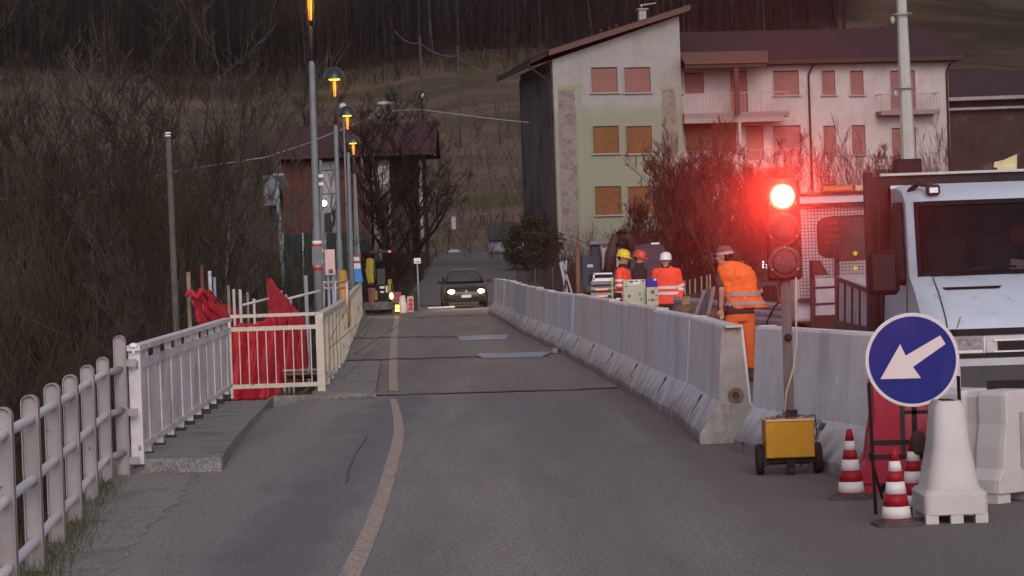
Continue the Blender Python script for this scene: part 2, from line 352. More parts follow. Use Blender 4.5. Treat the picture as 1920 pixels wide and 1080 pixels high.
# ---------------------------------------------------------------- concrete new-jersey barriers
basepx = [(1312, 834), (1245, 772), (1187, 743), (1130, 706), (1040, 655), (969, 620), (942, 601), (920, 589), (906, 586)]
bl = [G(a, b, 0) for a, b in basepx]
by = [p.y for p in bl]; bx = [p.x for p in bl]
def barx(Y): return float(np.interp(Y, by, bx)) + .31
NJ = [(-.31, .0), (-.31, .09), (-.135, .36), (-.085, 1.02), (-.07, 1.04), (.07, 1.04), (.085, 1.02), (.135, .36), (.31, .09), (.31, 0)]
def barrier_seg(pa, pb, tint, label, group, topdz=0., holes=True, stains=True, dirty=False):
    d = Vector((pb[0]-pa[0], pb[1]-pa[1], 0)); Ln = d.length; ang = math.atan2(d.y, d.x)
    t = thing('concrete_barrier', label, 'concrete barrier', (pa[0], pa[1], 0), ang, group)
    mb = MB(); L2 = Ln-.02; ns = max(2, int(L2/.5)); 
    prof = NJ
    # foot notches: alternate rings with a raised toe
    stations = []; x = .006; stations.append((x, 0))
    while x < L2-.3:
        stations += [(x+.22, 0), (x+.221, 1), (x+.33, 1), (x+.331, 0)]; x += .56
    stations.append((L2+.006, 0))
    rings = []
    for x, k in stations:
        r = []
        for (py, z) in prof:
            if z == 0 and k: z = .088
            r.append(Vector((x, py, z + (topdz if z > .9 else 0))))
        rings.append(r)
    mb.loft(rings)
    body = mb.build('body', tint, t)
    mj = MB(); mj.loft([[Vector((x, py*1.004, z+.002+(topdz if z > .9 else 0))) for py, z in NJ] for x in (Ln-.016, Ln+.002)]); mj.build('joint_shade', m_dark, t)  # dark plate closes the open gap in place of its shade
    for fx in (.5+RND.uniform(-.04, .04),):               # recessed lifting pockets seen as dark slots on the slope
        for s in (-1, 1):
            m2 = MB(); m2.hull([(Ln*fx-.03, s*.26, .165), (Ln*fx+.03, s*.26, .165), (Ln*fx+.03, s*.165, .315), (Ln*fx-.03, s*.165, .315)], (0, s*.0065, .0045)); m2.build('lifting_slot', M_slot, t)
            m2 = MB(); m2.hull([(Ln*fx-.05, s*.184, .282), (Ln*fx+.05, s*.184, .282), (Ln*fx+.05, s*.155, .335), (Ln*fx-.05, s*.155, .335)], (0, s*.009, .006)); m2.build('lifting_hole', m_dark, t)
    for xx in (.006, L2):
        m3 = MB(); m3.box((xx, 0, 1.035+topdz), (.16, .15, .022)); m3.build('end_cap', M_capc, t)
    return t
def foot_dirt(m):      # splash dirt along the foot of the barriers
    t = m.node_tree; N = t.nodes; L = t.links; b = N['Principled BSDF']; src = b.inputs['Base Color'].links[0].from_socket
    tc = N.new('ShaderNodeTexCoord'); sp = N.new('ShaderNodeSeparateXYZ'); L.new(tc.outputs['Object'], sp.inputs[0]); n = N.new('ShaderNodeTexNoise'); n.inputs['Scale'].default_value = 4; n.inputs['Detail'].default_value = 6; L.new(tc.outputs['Object'], n.inputs[0])
    a = N.new('ShaderNodeMath'); a.operation = 'MULTIPLY_ADD'; a.inputs[1].default_value = -.5; L.new(n.outputs[0], a.inputs[0]); L.new(sp.outputs[2], a.inputs[2])
    r = N.new('ShaderNodeMapRange'); r.inputs[1].default_value = -.22; r.inputs[2].default_value = .06; r.inputs[3].default_value = .8; r.inputs[4].default_value = 0; L.new(a.outputs[0], r.inputs[0])
    mx = N.new('ShaderNodeMix'); mx.data_type = 'RGBA'; L.new(r.outputs[0], mx.inputs[0]); L.new(src, mx.inputs[6]); mx.inputs[7].default_value = (.12, .10, .095, 1); L.new(mx.outputs[2], b.inputs['Base Color']); return m
M_slot = M('barrier_slot', (.17, .16, .165), .9, var=.3, sc=12)
M_capc = M('mortar_cap', (.46, .44, .38), .85)
def btint(n, c): return foot_dirt(M(n, c, .88, var=.08, sc=3, bump=.25, bsc=25, stain=[(tuple(q*.72 for q in c), 1.6, .60, .10, (1, 1, .35)), ((.12, .11, .10), 11., .72, .02), (tuple(q*1.15 for q in c), 5., .64, .05)]))
tints = [btint('barrier_concrete_grey', (.54, .53, .56)), btint('barrier_concrete_red_lit', (.56, .51, .52)), btint('barrier_concrete_blue', (.52, .525, .57)), btint('barrier_concrete_warm', (.55, .52, .52)), btint('barrier_concrete_dark', (.42, .425, .46))]  # the second tone has reddish light on the row put into its colour
ordw = ['nearest', 'second nearest', 'third nearest', 'fourth nearest', 'fifth nearest', 'sixth nearest', 'seventh nearest', 'eighth nearest', 'ninth nearest', 'tenth nearest', 'eleventh nearest', 'twelfth nearest', 'thirteenth nearest', 'fourteenth nearest', 'fifteenth nearest', 'sixteenth nearest', 'farthest']
yy = by[0]; k = 0; tseq = [0, 2, 1, 0, 1, 3, 2, 0, 1, 1, 4, 4, 3, 1, 2, 3, 3]
edges = [yy]
while edges[-1] < by[-1]-2.5: edges.append(edges[-1]+4.0)
for i in range(len(edges)-1):
    jx, jx2 = RND.uniform(-.022, .022), RND.uniform(-.022, .022)
    a = (barx(edges[i])+jx, edges[i]); b = (barx(edges[i+1])+jx2, edges[i+1])
    last = i == len(edges)-2
    barrier_seg(a, b, tints[tseq[i % len(tseq)]], ('%s grey concrete barrier of the long row along the open lane' % ('farthest' if last else ordw[i])), 'concrete barriers in a row along the open lane', topdz=.09*sm((edges[i]-50)/30)+RND.uniform(-.012, .012))
# rusty hole and stain on the end face of the nearest barrier
ex = barx(by[0]); ef = MB(); ef.lathe((ex+.02, by[0]-.012, .42), [(0.0, -.004), (.055, -.004), (.07, 0), (.07, .02)], 16, 'Y'); 
hp = thing('barrier_socket', 'round rusty coupling socket in the end of the nearest barrier', 'socket', (ex+.02, by[0], .42)); ef.build('rust_ring', M('rust', (.16, .125, .10), .9, var=.4, sc=14), hp, world=True)
e2 = MB(); e2.lathe((ex+.02, by[0]-.020, .42), [(0, 0), (.035, 0), (.035, .01)], 14, 'Y'); e2.build('hole', M('rust_dark', (.06, .04, .03), .9, var=.4), hp, world=True)
# weathered beige end face of that barrier
ff = MB(); yf = by[0]-.004; ff.loft([[Vector((barx(by[0])+q[0]*.985, yf, q[1]*.995+.004)) for q in NJ], [Vector((barx(by[0])+q[0]*.985, yf+.012, q[1]*.995+.004)) for q in NJ]])
ff.build('stained_face', M('end_face_beige', (.29, .275, .262), .9, var=.15, sc=6, bump=.4, stain=[((.20, .18, .16), 4., .60, .08), ((.08, .06, .05), 9., .66, .03)]), hp, world=True)
# second row turning toward the camera behind the traffic light
m_b2 = btint('barrier_concrete_pale', (.58, .59, .62))
def Bp(px, py): p = G(px, py, 0); return (p.x, p.y)
q0 = Bp(1376, 846); q1 = Bp(1660, 915)
def off(q, dx): return (q[0]+dx, q[1]+.1)
s0 = (q0[0]+.31, q0[1]+.12); s1 = (q1[0]+.31, q1[1]+.12)
mid = ((s0[0]+s1[0])/2, (s0[1]+s1[1])/2)
dirv = ((s1[0]-s0[0]), (s1[1]-s0[1])); ll = math.hypot(*dirv); dirv = (dirv[0]/ll, dirv[1]/ll)
b1 = barrier_seg(s0, (s0[0]+dirv[0]*4, s0[1]+dirv[1]*4), m_b2, 'pale concrete barrier behind the yellow battery box, with a small blue plate', 'pale barriers behind the traffic light')
s2 = (s0[0]+dirv[0]*4.0, s0[1]+dirv[1]*4.0)
# ---------------------------------------------------------------- near tube railing
t = thing('railing', 'old pale railing of round-topped flat posts and three tubes at the lower left corner', 'railing', (-2.7, 14, 0))
posts = [(-.62, None)]
ptop = [(4, 763), (55, 740), (97, 718), (131, 702), (163, 684), (192, 669)]
PY = []
for px, py in [(-62, 795)] + ptop:
    u, v = lev(px, py); z = 1.0; Y = (CAMH-z)*FPX/v; PY.append((u/FPX*Y, Y, z))
def flat_post(c, h, zb, wd=.098, th=.036):
    mb = MB(); n = 8
    pts = [(-wd/2, zb), (wd/2, zb)] + [(wd/2*math.cos(a), h-wd/2+wd/2*math.sin(a)) for a in [math.pi*k/n for k in range(n+1)]]
    # face of the post looks along the road; rim along its outline
    inner = [(x*.86, z) for x, z in pts]
    mb.prism(pts, -th*.15, th*.15, lambda x, z, y: Vector((c[0]+x, c[1]+y, z)))
    rim = [(x, z) for x, z in pts]
    o = rim[1:] + [rim[0]]
    path_o = rim[1:] + [rim[0]]
    vs = []
    rr = []
    for x, z in path_o:
        nx_ = x*.88 if z < h-wd/2 else x*.88; nz_ = z if z < h-wd/2 else (h-wd/2)+(z-(h-wd/2))*.88
        rr.append([Vector((c[0]+x, c[1]-th, z)), Vector((c[0]+x, c[1]+th, z)), Vector((c[0]+nx_, c[1]+th, nz_)), Vector((c[0]+nx_, c[1]-th, nz_))])
    mb.loft(rr); return mb
for i, c in enumerate(PY):
    flat_post(c, 1.0, -.35 if i > 3 else -.1).build('post', m_rail, t, world=True)
c = P(226, 700, 22.05); flat_post((c.x, c.y), 1.16, -.25, wd=.10).build('post', m_rail, t, world=True)
lastc = (c.x, c.y)
for zz in (.86, .52, .17):
    mb = MB(); pts = [Vector((q[0], q[1], zz)) for q in PY] + [Vector((lastc[0], lastc[1], zz+.02))]
    mb.tube(pts, .028, 10); mb.build('tube_rail', m_tube, t, smooth=True, world=True)
for zz in (.93, .52, .12): mb = MB(); mb.bb((lastc[0]+.05, lastc[1]-.012, zz-.03), (lastc[0]+.13, lastc[1]+.012, zz+.03)); mb.build('link_plate', m_rail, t, world=True)
# ---------------------------------------------------------------- white railing made of flat uprights
def pxz(px, py, z): u, v = lev(px, py); Y = (CAMH-z)*FPX/v; return Vector((u/FPX*Y, Y, z))
ra = pxz(258, 862, .12); rb = pxz(431, 736, .12)
t = thing('railing', 'white painted metal railing with flat uprights and wide top rail on the raised footpath', 'railing', (ra.x, ra.y, .12))
H2 = .95
d = (rb-ra); Lr = d.length; dn = d.normalized(); sd = Vector((dn.y, -dn.x, 0))
def seg(mb, s0, s1, z0, z1, th, o=0):
    a = ra+dn*s0+sd*(o-th/2); b = ra+dn*s1+sd*(o-th/2)
    mb.loft([[a+Vector((0,0,z0)), a+sd*th+Vector((0,0,z0)), a+sd*th+Vector((0,0,z1)), a+Vector((0,0,z1))], [b+Vector((0,0,z0)), b+sd*th+Vector((0,0,z0)), b+sd*th+Vector((0,0,z1)), b+Vector((0,0,z1))]])
mb = MB(); seg(mb, -.05, Lr+.05, H2-.045, H2, .11); mb.build('top_rail', m_rail2, t, world=True)
mb = MB(); seg(mb, 0, Lr, H2-.20, H2-.13, .03, .02); mb.build('upper_rail', m_rail2, t, world=True)
mb = MB(); seg(mb, 0, Lr, .07, .12, .03, .02); mb.build('lower_rail', m_rail2, t, world=True)
n = 10
mb = MB(); seg(mb, 0, .10, -.04, H2-.045, .10); mb.build('end_post', m_rail2, t, world=True)
for i in range(n):
    s = .32+(Lr-.4)*(i+.5)/n
    mb = MB(); seg(mb, s-.014, s+.014, -.05, H2-.046, .062); mb.build('upright', m_rail2, t, world=True)
    mb = MB(); seg(mb, s-.045, s+.045, -.05, .008, .10); mb.build('foot_plate', m_dark, t, world=True)
mb = MB(); seg(mb, .11, Lr-.02, .085, H2-.125, .012, .014)
mb.build('infill_panel', m_rail2, t, world=True)
mb = MB(); c = P(250, 652, 21.2); mb.lathe(c, [(0, 0), (.032, .0), (.038, .02), (.02, .035), (.0, .04)], 16)
mb.tube([c-Vector((0,0,.06)), c+Vector((0,0,.02))], .012, 6); tag(mb.build('bell_cap', m_whiteplate, smooth=True), 'small white domed cap between the tube railing and the white railing', 'cap')
# gate-like cross railing
ga = pxz(436, 733, .10); gb = pxz(603, 727, .10); H3 = .97
ga.z = gb.z = 0.1
t = thing('railing', 'rusty cream cross railing with nine thin bars in front of the red netting', 'railing', ga)
gd = (gb-ga); 
def gp(s, z): p = ga+gd*s; return Vector((p.x, p.y, .1+z))
for nm, z, r in (('top_rail', H3, .022), ('upper_rail', H3-.17, .028), ('lower_rail', .05, .028)):
    mb = MB(); mb.hull([gp(0, z-r), gp(1, z-r), gp(1, z+r), gp(0, z+r)], (0, .03, 0)); mb.build(nm, m_rail3, t, world=True)
for i in range(9):
    s = .10+i*.098 if i else .09
    mb = MB(); p = gp(.095+i*.1, .07); mb.bb(p-Vector((.007, -.008, 0)), p+Vector((.007, .022, H3-.26))); mb.build('bar', m_rail3, t, world=True)
mb = MB(); p = gp(-.01, -.1); mb.bb(p-Vector((.02, .02, 0)), p+Vector((.02, .03, H3+.07))); mb.build('post', m_rail3, t, world=True)
# long bridge railing
t = thing('railing', 'long cream bridge railing with rust spots running away along the left of the bridge', 'railing', gb)
ys_ = [gb.y+.05, 36, 40, 46, 54, 64, 75, 87]
def rp(Y, z): return Vector((railx(Y)+ (gb.x-railx(gb.y))*max(0, 1-(Y-gb.y)/10), Y, .08+z+.06*sm((Y-50)/30)))
p = rp(ys_[0], 0); mb = MB(); mb.bb(p+Vector((-.05, -.05, -.1)), p+Vector((.05, .05, H3+.03))); mb.build('corner_post', m_rail3, t, world=True)
def rrail(name, z0, z1, w0, w1):
    mb = MB(); rr = []
    for Y in ys_: rr.append([rp(Y, z0)+Vector((w0, 0, 0)), rp(Y, z0)+Vector((w1, 0, 0)), rp(Y, z1)+Vector((w1, 0, 0)), rp(Y, z1)+Vector((w0, 0, 0))])
    mb.loft(rr); mb.build(name, m_rail3, t, world=True)
rrail('top_rail', H3-.03, H3+.025, -.06, .05); rrail('lower_rail', .04, .09, -.02, .02)
mb = MB(); Y = gb.y+.2
while Y < 86.5:
    p = rp(Y, 0); mb.box(p+Vector((0, 0, H3/2)), (.02, .06, H3-.08)); Y += .155
struct(mb.build('bars', m_rail3, t, world=True), 'stuff')
Y = gb.y+2
while Y < 87:
    p = rp(Y, 0); mb = MB(); mb.box(p+Vector((.02, 0, H3/2-.05)), (.06, .06, H3)); mb.build('post', m_rail3, t, world=True); Y += 2.0

# ---------------------------------------------------------------- scaffold poles and red netting behind the railings
m_net = M('red_plastic_netting', (.40, .020, .032), .5, var=.25, sc=14, bump=.8, bsc=9, stain=[((.50, .07, .04), 3., .66, .05), ((.30, .02, .05), 2., .60, .06, (3, 3, .5))])
def cloth(name, pix, label, seed=0, cols=26, rows=26, amp=.05):
    # pix: four photo corners (tl, tr, br, bl) each with a distance
    rn = random.Random(seed); c = [P(a, b, Y) for a, b, Y in pix]; mb = MB(); ph = [rn.uniform(0, 6) for _ in range(6)]
    vs = []
    for j in range(rows+1):
        v = j/rows
        for i in range(cols+1):
            u = i/cols; p = (c[0]*(1-u)+c[1]*u)*(1-v)+(c[3]*(1-u)+c[2]*u)*v
            d = amp*(math.sin(u*19+ph[0]+2*math.sin(v*3+ph[1]))+.5*math.sin(u*41+v*7+ph[2])+.4*math.sin(v*11+u*5+ph[3]))
            sag = -.02*math.sin(u*math.pi*3+ph[4])*(1-v)
            vs.append(p+Vector((d*.3, d, sag+.01*math.sin(u*30+ph[5])*(1-v))))
    W = cols+1; mb.add(vs, [(j*W+i, j*W+i+1, (j+1)*W+i+1, (j+1)*W+i) for j in range(rows) for i in range(cols)])
    o = mb.build(name, m_net, smooth=True); so_ = o.modifiers.new('s', 'SOLIDIFY'); so_.thickness = .006
    return tag(o, label, 'netting')
cloth('safety_netting', [(432, 612, 35.9), (520, 596, 36.2), (526, 748, 36.2), (433, 752, 35.9)], 'red safety netting behind the left half of the cross railing', 1)
cloth('safety_netting', [(505, 583, 37.5), (574, 594, 38.5), (574, 712, 38), (512, 722, 37.5)], 'red safety netting behind the middle bars of the cross railing', 2)
cloth('safety_netting', [(501, 524, 39), (508, 524, 39.2), (566, 592, 40), (506, 600, 39)], 'red netting hanging in a pointed triangle from a rusty pole', 3, amp=.03)
cloth('safety_netting', [(366, 546, 36), (390, 542, 36.3), (432, 600, 37), (368, 612, 36)], 'bunched red netting hung over scaffold poles behind the white railing', 4, amp=.10)
cloth('safety_netting', [(412, 566, 38), (446, 580, 38.5), (450, 606, 38.5), (414, 610, 38)], 'low scrap of red netting between the white railing and the cross railing', 5, amp=.05)
mb = MB(); pts = [P(349+30*s, 556-8*math.sin(s*7)-10*s, 35.9) for s in [k/12 for k in range(13)]]; mb.tube(pts, .035, 6); tag(mb.build('netting_tail', m_net, smooth=True), 'loose rolled end of red netting curling to the left', 'netting')
m_pcol = {'w': M('pole_white', (.46, .44, .42), .6, stain=[((.2, .17, .13), 8., .6, .05)]), 'r': M('pole_rust', (.13, .055, .04), .8, var=.3), 'b': M('pole_blue', (.22, .27, .36), .6), 'y': M('pole_dirty', (.22, .18, .13), .8, var=.3), 'g': m_steel}
poles = [(353, 510, 'y', .03, 'dirty'), (378, 497, 'r', .022, 'rusty'), (393, 508, 'w', .025, 'white'), (402, 520, 'b', .02, 'pale blue'), (428, 535, 'y', .02, 'dirty'), (438, 542, 'w', .02, 'white'), (450, 543, 'w', .022, 'white'), (464, 548, 'y', .018, 'dirty'), (476, 560, 'w', .02, 'white'), (503, 527, 'r', .03, 'rusty'), (527, 545, 'w', .02, 'white'), (536, 552, 'b', .02, 'pale blue'), (545, 560, 'g', .02, 'grey'), (573, 516, 'g', .03, 'grey')]
for i, (px, py, c, r, nm) in enumerate(poles):
    Y = 36.2+i*.35; a = P(px, py, Y); b = P(px+(690-py)*.035, 690, Y); b.z = terr(b.x, b.y)-.1
    mb = MB(); mb.tube([b, a], r, 8)
    tag(mb.build('scaffold_pole', m_pcol[c], smooth=True), '%s scaffold pole %s' % (nm, 'behind the white railing' if px < 440 else 'behind the cross railing'), 'pole', 'scaffold poles behind the left railings')
for (x0, y0, x1, y1) in ((455, 572, 503, 560), (540, 560, 600, 545), (410, 700, 600, 693)):
    mb = MB(); mb.tube([P(x0, y0, 37.5), P(x1, y1, 37.8)], .02, 6); tag(mb.build('scaffold_tube', m_pcol['w'], smooth=True), 'thin level tube tied between the scaffold poles', 'pole', 'level scaffold tubes')
mb = MB()
for k in range(3): mb.bb(P(530, 700+k*5, 36)+Vector((0, .2*k, -.02)), P(596, 703+k*5, 36.3)+Vector((0, .2*k+.3, .02)))
tag(mb.build('timber_planks', M('old_timber', (.20, .15, .09), .9, var=.3)), 'weathered timber planks lying behind the cross railing', 'planks')
mb = MB(); g = P(565, 715, 36.6); 
for k in range(4): mb.tube([g+Vector((k*.05, k*.1, -.2)), g+Vector((.3+k*.05, k*.1, .12))], .03, 8)
tag(mb.build('pipe_bundle', m_steel, smooth=True), 'grey pipes leaning in a bundle at the foot of the cross railing', 'pipes')

# ---------------------------------------------------------------- street lamps
m_pole = M('lamp_pole_grey', (.155, .175, .185), .55, .1, var=.12, sc=6)
m_bell = M('lamp_bell', (.022, .034, .040), .35, .2, var=.2)
m_sod = M('sodium_tube', (.5, .2, .05), .5, emis=(1.0, .24, .012), es=2.2)
m_sodc = M('sodium_reflector', (.5, .2, .05), .5, emis=(1.0, .42, .04), es=5)
lampdata = [(581, -9, 598, 590, 42.4, .5), (627, 148, 639, 575, 60.6, .5), (651, 216, 660, 560, 75, .5), (662, 268, 677, 560, 90.6, .5)]
labs = ['nearest street lamp, its grey pole wrapped with two red and white bands', 'second street lamp with a dark bell and an orange glow', 'third street lamp with a dark bell and an orange glow', 'farthest lit street lamp with a small dark bell above the site cabinet']
for (tx, ty, bx_, by_, Y, dia), lab in zip(lampdata, labs):
    top = P(tx, ty, Y); bot = P(bx_, by_, Y); bot.z = -.5
    k = (top.z - (-.3))/max(.1, 1); base = Vector((bot.x, Y, -.35))
    t = thing('street_lamp', lab, 'street lamp', base, 0, 'street lamps along the left of the bridge')
    up = (Vector((top.x, Y, top.z))-base); h = up.z
    def at(z): return base+up*((z-base.z)/h)
    mb = MB(); mb.tube([at(base.z), at(base.z+2.6), at(base.z+2.65), at(top.z-1.1), at(top.z-1.05)], [.075, .072, .058, .048, .03], 14); mb.build('pole', m_pole, t, True, world=True)
    if Y < 50:
        for z0 in (.56, .90):
            a = P(596, 458, Y).z if z0 > .8 else P(597, 500, Y).z
            mb = MB(); mb.tube([at(a-.0), at(a+.055)], .078, 14); mb.build('white_band', m_whiteplate, t, True, world=True)
            mb = MB(); mb.tube([at(a-.055), at(a-.002)], .078, 14); mb.build('red_band', m_red, t, True, world=True)
        mb = MB(); a = P(596, 480, Y).z; mb.box(at(a)+Vector((0, -.06, 0)), (.16, .05, .30)); mb.build('notice_plate', m_pole, t, world=True)
    mb = MB(); mb.tube([at(top.z-1.06), at(top.z-.50)], .03, 8); mb.build('stem', m_dark, t, True, world=True)
    mb = MB(); mb.tube([at(top.z-.40), at(top.z-.06)], [.024, .034], 12); mb.build('lamp_tube', m_sod, t, True, world=True)
    for s in (0, 1, 2):
        mb = MB(); a = s*2.1+.4; o = Vector((.062*math.cos(a), .062*math.sin(a), 0)); mb.tube([at(top.z-.5)+o, at(top.z-.05)+o], .008, 5); mb.build('cage_bar', m_dark, t, world=True)
    mb = MB(); c = at(top.z); mb.lathe(c, [(.0, .26), (.08, .255), (.15, .22), (.21, .15), (.245, .06), (.262, .0), (.262, -.02), (.24, -.02), (.23, .0), (.19, .12), (.12, .19), (.0, .21)], 24, cap=False); mb.build('bell_shade', m_bell, t, True, world=True)
    mb = MB(); mb.lathe(c+Vector((0, 0, -.03)), [(0, 0), (.11, 0), (.13, .02), (.0, .021)], 16); mb.build('reflector', m_sodc, t, True, world=True)
    pl = bpy.data.lights.new('lamp_light', 'POINT'); pl.energy = 14; pl.color = (1, .42, .08); pl.shadow_soft_size = .12
    po = bpy.data.objects.new('lamp_light', pl); COL.objects.link(po); po.location = c+Vector((0, 0, -.16))
for (tx, ty, bx_, Y, lab) in ((664, 300, 667, 102, 'plain thin grey pole standing behind the third street lamp'), (601, 300, 606, 70, 'slim grey post with clamps behind the nearest street lamp')):
    top = P(tx, ty, Y); bot = P(bx_, 570, Y); bot.z = terr(bot.x, Y)-.3 if Y > 96 else -.4
    mb = MB(); mb.tube([bot, top], .04, 8); o = tag(mb.build('post', m_pole, smooth=True), lab, 'post')
    if Y == 70:
        for py in (330, 345, 470, 490): mb = MB(); c = P(602, py, Y); mb.box(c+Vector((0, -.05, 0)), (.12, .05, .08)); mb.build('clamp', m_whiteplate, o)
# white flood lamp in front of the brick house
c = P(607, 381, 72); t = thing('flood_lamp', 'small lit white flood lamp in front of the red brick house', 'lamp', c)
mb = MB(); mb.ell((0, 0, 0), (.085, .06, .085), 14); mb.build('bulb', M('lit_bulb', (.8, .8, .8), emis=(1, .98, .80), es=9), t, True)
mb = MB(); mb.box((-.03, .09, 0), (.22, .08, .22)); mb.build('housing', m_black, t)
mb = MB(); mb.tube([(-.03, .14, -.05), (-.09, .16, -3.9)], .03, 8); mb.build('post', m_pole, t, True)
# site cabinet on its post
c = P(619, 492, 44.5); t = thing('site_cabinet', 'pinkish white narrow cabinet on a post beside the nearest street lamp', 'cabinet', (c.x, c.y, -.1))
m_cab = M('pinkish_cabinet', (.60, .43, .40), .55, var=.05)
mb = MB(); mb.cbox((0, 0, c.z+.1), (.165, .12, .43), .01); mb.build('body', m_cab, t)
mb = MB(); mb.box((.01, -.064, c.z+.1-.15), (.07, .008, .07)); mb.build('lock_plate', M('lock_plate', (.14, .09, .08), .7), t)
mb = MB(); mb.tube([(-.04, 0, -.3), (-.04, 0, c.z-.1)], .025, 8); mb.tube([(.04, 0, -.3), (.04, 0, c.z-.1)], .025, 8); mb.build('post', m_steel, t, True)
# handrails next to it
t = thing('handrail', 'two pale level rails on short posts behind the near end of the bridge railing', 'handrail', P(620, 545, 47))
for py in (530, 541):
    mb = MB(); mb.tube([P(603, py, 46), P(655, py-2, 49)], .02, 8); mb.build('rail', m_cab, t, True, world=True)
for px in (606, 628, 650): mb = MB(); mb.tube([P(px, 529, 46.5), P(px+1, 590, 46.5)], .022, 8); mb.build('post', m_cab, t, True, world=True)
# tarps, banner behind the railing
def lump(name, px, py, Y, sx, sz, mat, label, cat, seed=1, sy=.5):
    rn = random.Random(seed); c = P(px, py, Y); mb = MB(); rings = []; n = 14; m = 8
    for i in range(m+1):
        f = i/m; z = (f-.5)*sz; rad = 1-.45*f**2.5
        rings.append([Vector((math.cos(a)*sx/2*rad*(1+rn.uniform(-.12, .12)), math.sin(a)*sy/2*rad*(1+rn.uniform(-.12, .12)), z+rn.uniform(-.02, .02))) for a in [2*math.pi*k/n for k in range(n)]])
    mb.loft(rings); o = mb.build(name, mat, smooth=True); o.location = c; return tag(o, label, cat)
m_otarp = M('orange_tarp', (.42, .22, .05), .6, var=.2, bump=.6, bsc=8); m_btarp = M('blue_tarp', (.12, .20, .42), .5, var=.25, bump=.6, bsc=8)
lump('tarp_bundle', 643, 560, 52, .28, 1.1, m_otarp, 'orange tarpaulin bundle behind the bridge railing', 'tarpaulin', 1)
lump('tarp_bundle', 628, 555, 50, .16, 1.0, m_btarp, 'light blue tarpaulin bundle behind the bridge railing', 'tarpaulin', 2)
c = P(677, 508, 86); t = thing('banner', 'blue, white and red striped banner beside the far end of the railing', 'banner', c)
for i, (cl, z0, z1) in enumerate((((.06, .22, .5), -.35, .08), ((.6, .6, .62), .08, .25), ((.4, .05, .05), .25, .33), ((.6, .58, .6), .33, .46), ((.35, .05, .06), .46, .52))):
    mb = MB(); mb.hull([(-.22, 0, z0), (-.06+.20*(.5-z0)*.6, .1, z0), (-.06+.20*(.5-z1)*.6, .1, z1), (-.22, 0, z1)], (0, .02, 0)); mb.build('stripe', M('banner_colour_%s' % 'abcde'[i], cl, .6), t)
# ---------------------------------------------------------------- portable traffic light
X0 = G(1478, 872); Yt = 20.0
def T(px, py, Y=Yt): return P(px, py, Y)
base = Vector((T(1483, 860).x, Yt, 0))
t = thing('traffic_light', 'portable traffic light showing red, standing on the yellow battery box', 'traffic light', (base.x, base.y, .42))
tp = T(1466, 330); tb = T(1481, 785)
mb = MB(); a = T(1473, 525); mb.tube([tb+Vector((0, 0, -.03)), a+Vector((0, .02, .1))], .038, 4); mb.build('mast', M('mast_grey', (.20, .17, .165), .5, .3, var=.2), t, world=True)
mb = MB(); mb.box(T(1482, 776), (.10, .10, .06)); mb.build('mast_socket', m_black, t, world=True)
mb = MB(); mb.lathe(T(1477, 633)+Vector((0, -.05, 0)), [(0, -.01), (.022, -.01), (.03, .0), (.03, .03)], 12, 'Y'); mb.build('clamp_knob', m_black, t, True, world=True)
mb = MB(); hc = T(1467, 430); up = (T(1464, 335)-T(1471, 525)).normalized(); 
ang = math.atan2(up.x, up.z)
hm = MB(); hm.cbox((0, 0, 0), (.262, .16, .76), .02)
def rotv(mb_, c, ang):
    mm = Matrix.Rotation(ang, 3, 'Y'); mb_.v = [Vector(c)+mm @ v for v in mb_.v]; return mb_
rotv(hm, hc, ang).build('housing', m_black, t, world=True)
m_ringp = M('lens_ring', (.035, .03, .03), .4)
m_lens = M('smoked_lens', (.055, .028, .03), .25, var=.3, sc=60, bump=.8, bsc=70)
m_redlens = M('lit_red_lens', (.8, .1, .05), .4, emis=(1.0, .20, .09), es=40)
m_redrim = M('red_lens_rim', (.6, .03, .02), .4, emis=(1.0, .05, .015), es=4)
for zc, lit in ((.245, 1), (0, 0), (-.245, 0)):
    c = hc + Matrix.Rotation(ang, 3, 'Y') @ Vector((0, 0, zc)) + Vector((0, -.083, 0))
    mb = MB(); mb.lathe(c, [(.100, -.012), (.118, -.012), (.122, .0), (.122, .01), (.100, .01)], 32, 'Y', cap=False); mb.build('lens_ring', m_ringp, t, True, world=True)
    mb = MB(); mb.lathe(c, [(0, -.028), (.04, -.026), (.075, -.018), (.102, -.002), (.102, .005)], 32, 'Y'); o = mb.build('lit_red_lens' if lit else 'lens', m_redlens if lit else m_lens, t, True, world=True)
    mb = MB(); 
    for k in range(3):
        a2 = R(90+120*k); mb.lathe(c+Vector((.111*math.cos(a2), -.014, .111*math.sin(a2))), [(0, -.004), (.006, -.004), (.006, .004)], 8, 'Y')
    mb.build('screw', m_steel, t, world=True)
    if lit:
        redc = c; mb = MB(); mb.lathe(c, [(.084, -.022), (.1025, -.0045), (.1025, -.002), (.084, -.012)], 32, 'Y', cap=False); mb.build('lens_rim_glow', m_redrim, t, True, world=True)
mb = MB(); c = T(1437, 510); mb.cbox(c, (.05, .07, .17), .01); mb.box(T(1443, 531), (.13, .07, .035)); mb.build('control_unit', m_dark, t, world=True)
mb = MB()
for (px, py) in ((1430, 491), (1430, 496), (1430, 501), (1437, 496.5), (1437, 501.5)): mb.box(T(px, py)+Vector((0, -.04, 0)), (.012, .006, .012))
mb.build('indicator_light', M('indicator', (.7, .7, .7), emis=(.9, .85, .9), es=1.0), t, world=True)
mb = MB(); mb.tube([T(1490, 520)+Vector((0, -.09, 0)), T(1489, 560)+Vector((0, -.1, 0)), T(1491, 640)+Vector((0, -.1, 0)), T(1485, 690)+Vector((0, -.1, 0)), T(1472, 735)+Vector((0, -.1, 0)), T(1468, 782)+Vector((0, -.08, 0))], .008, 6); mb.build('cable', M('beige_cable', (.42, .33, .25), .6), t, True, world=True)
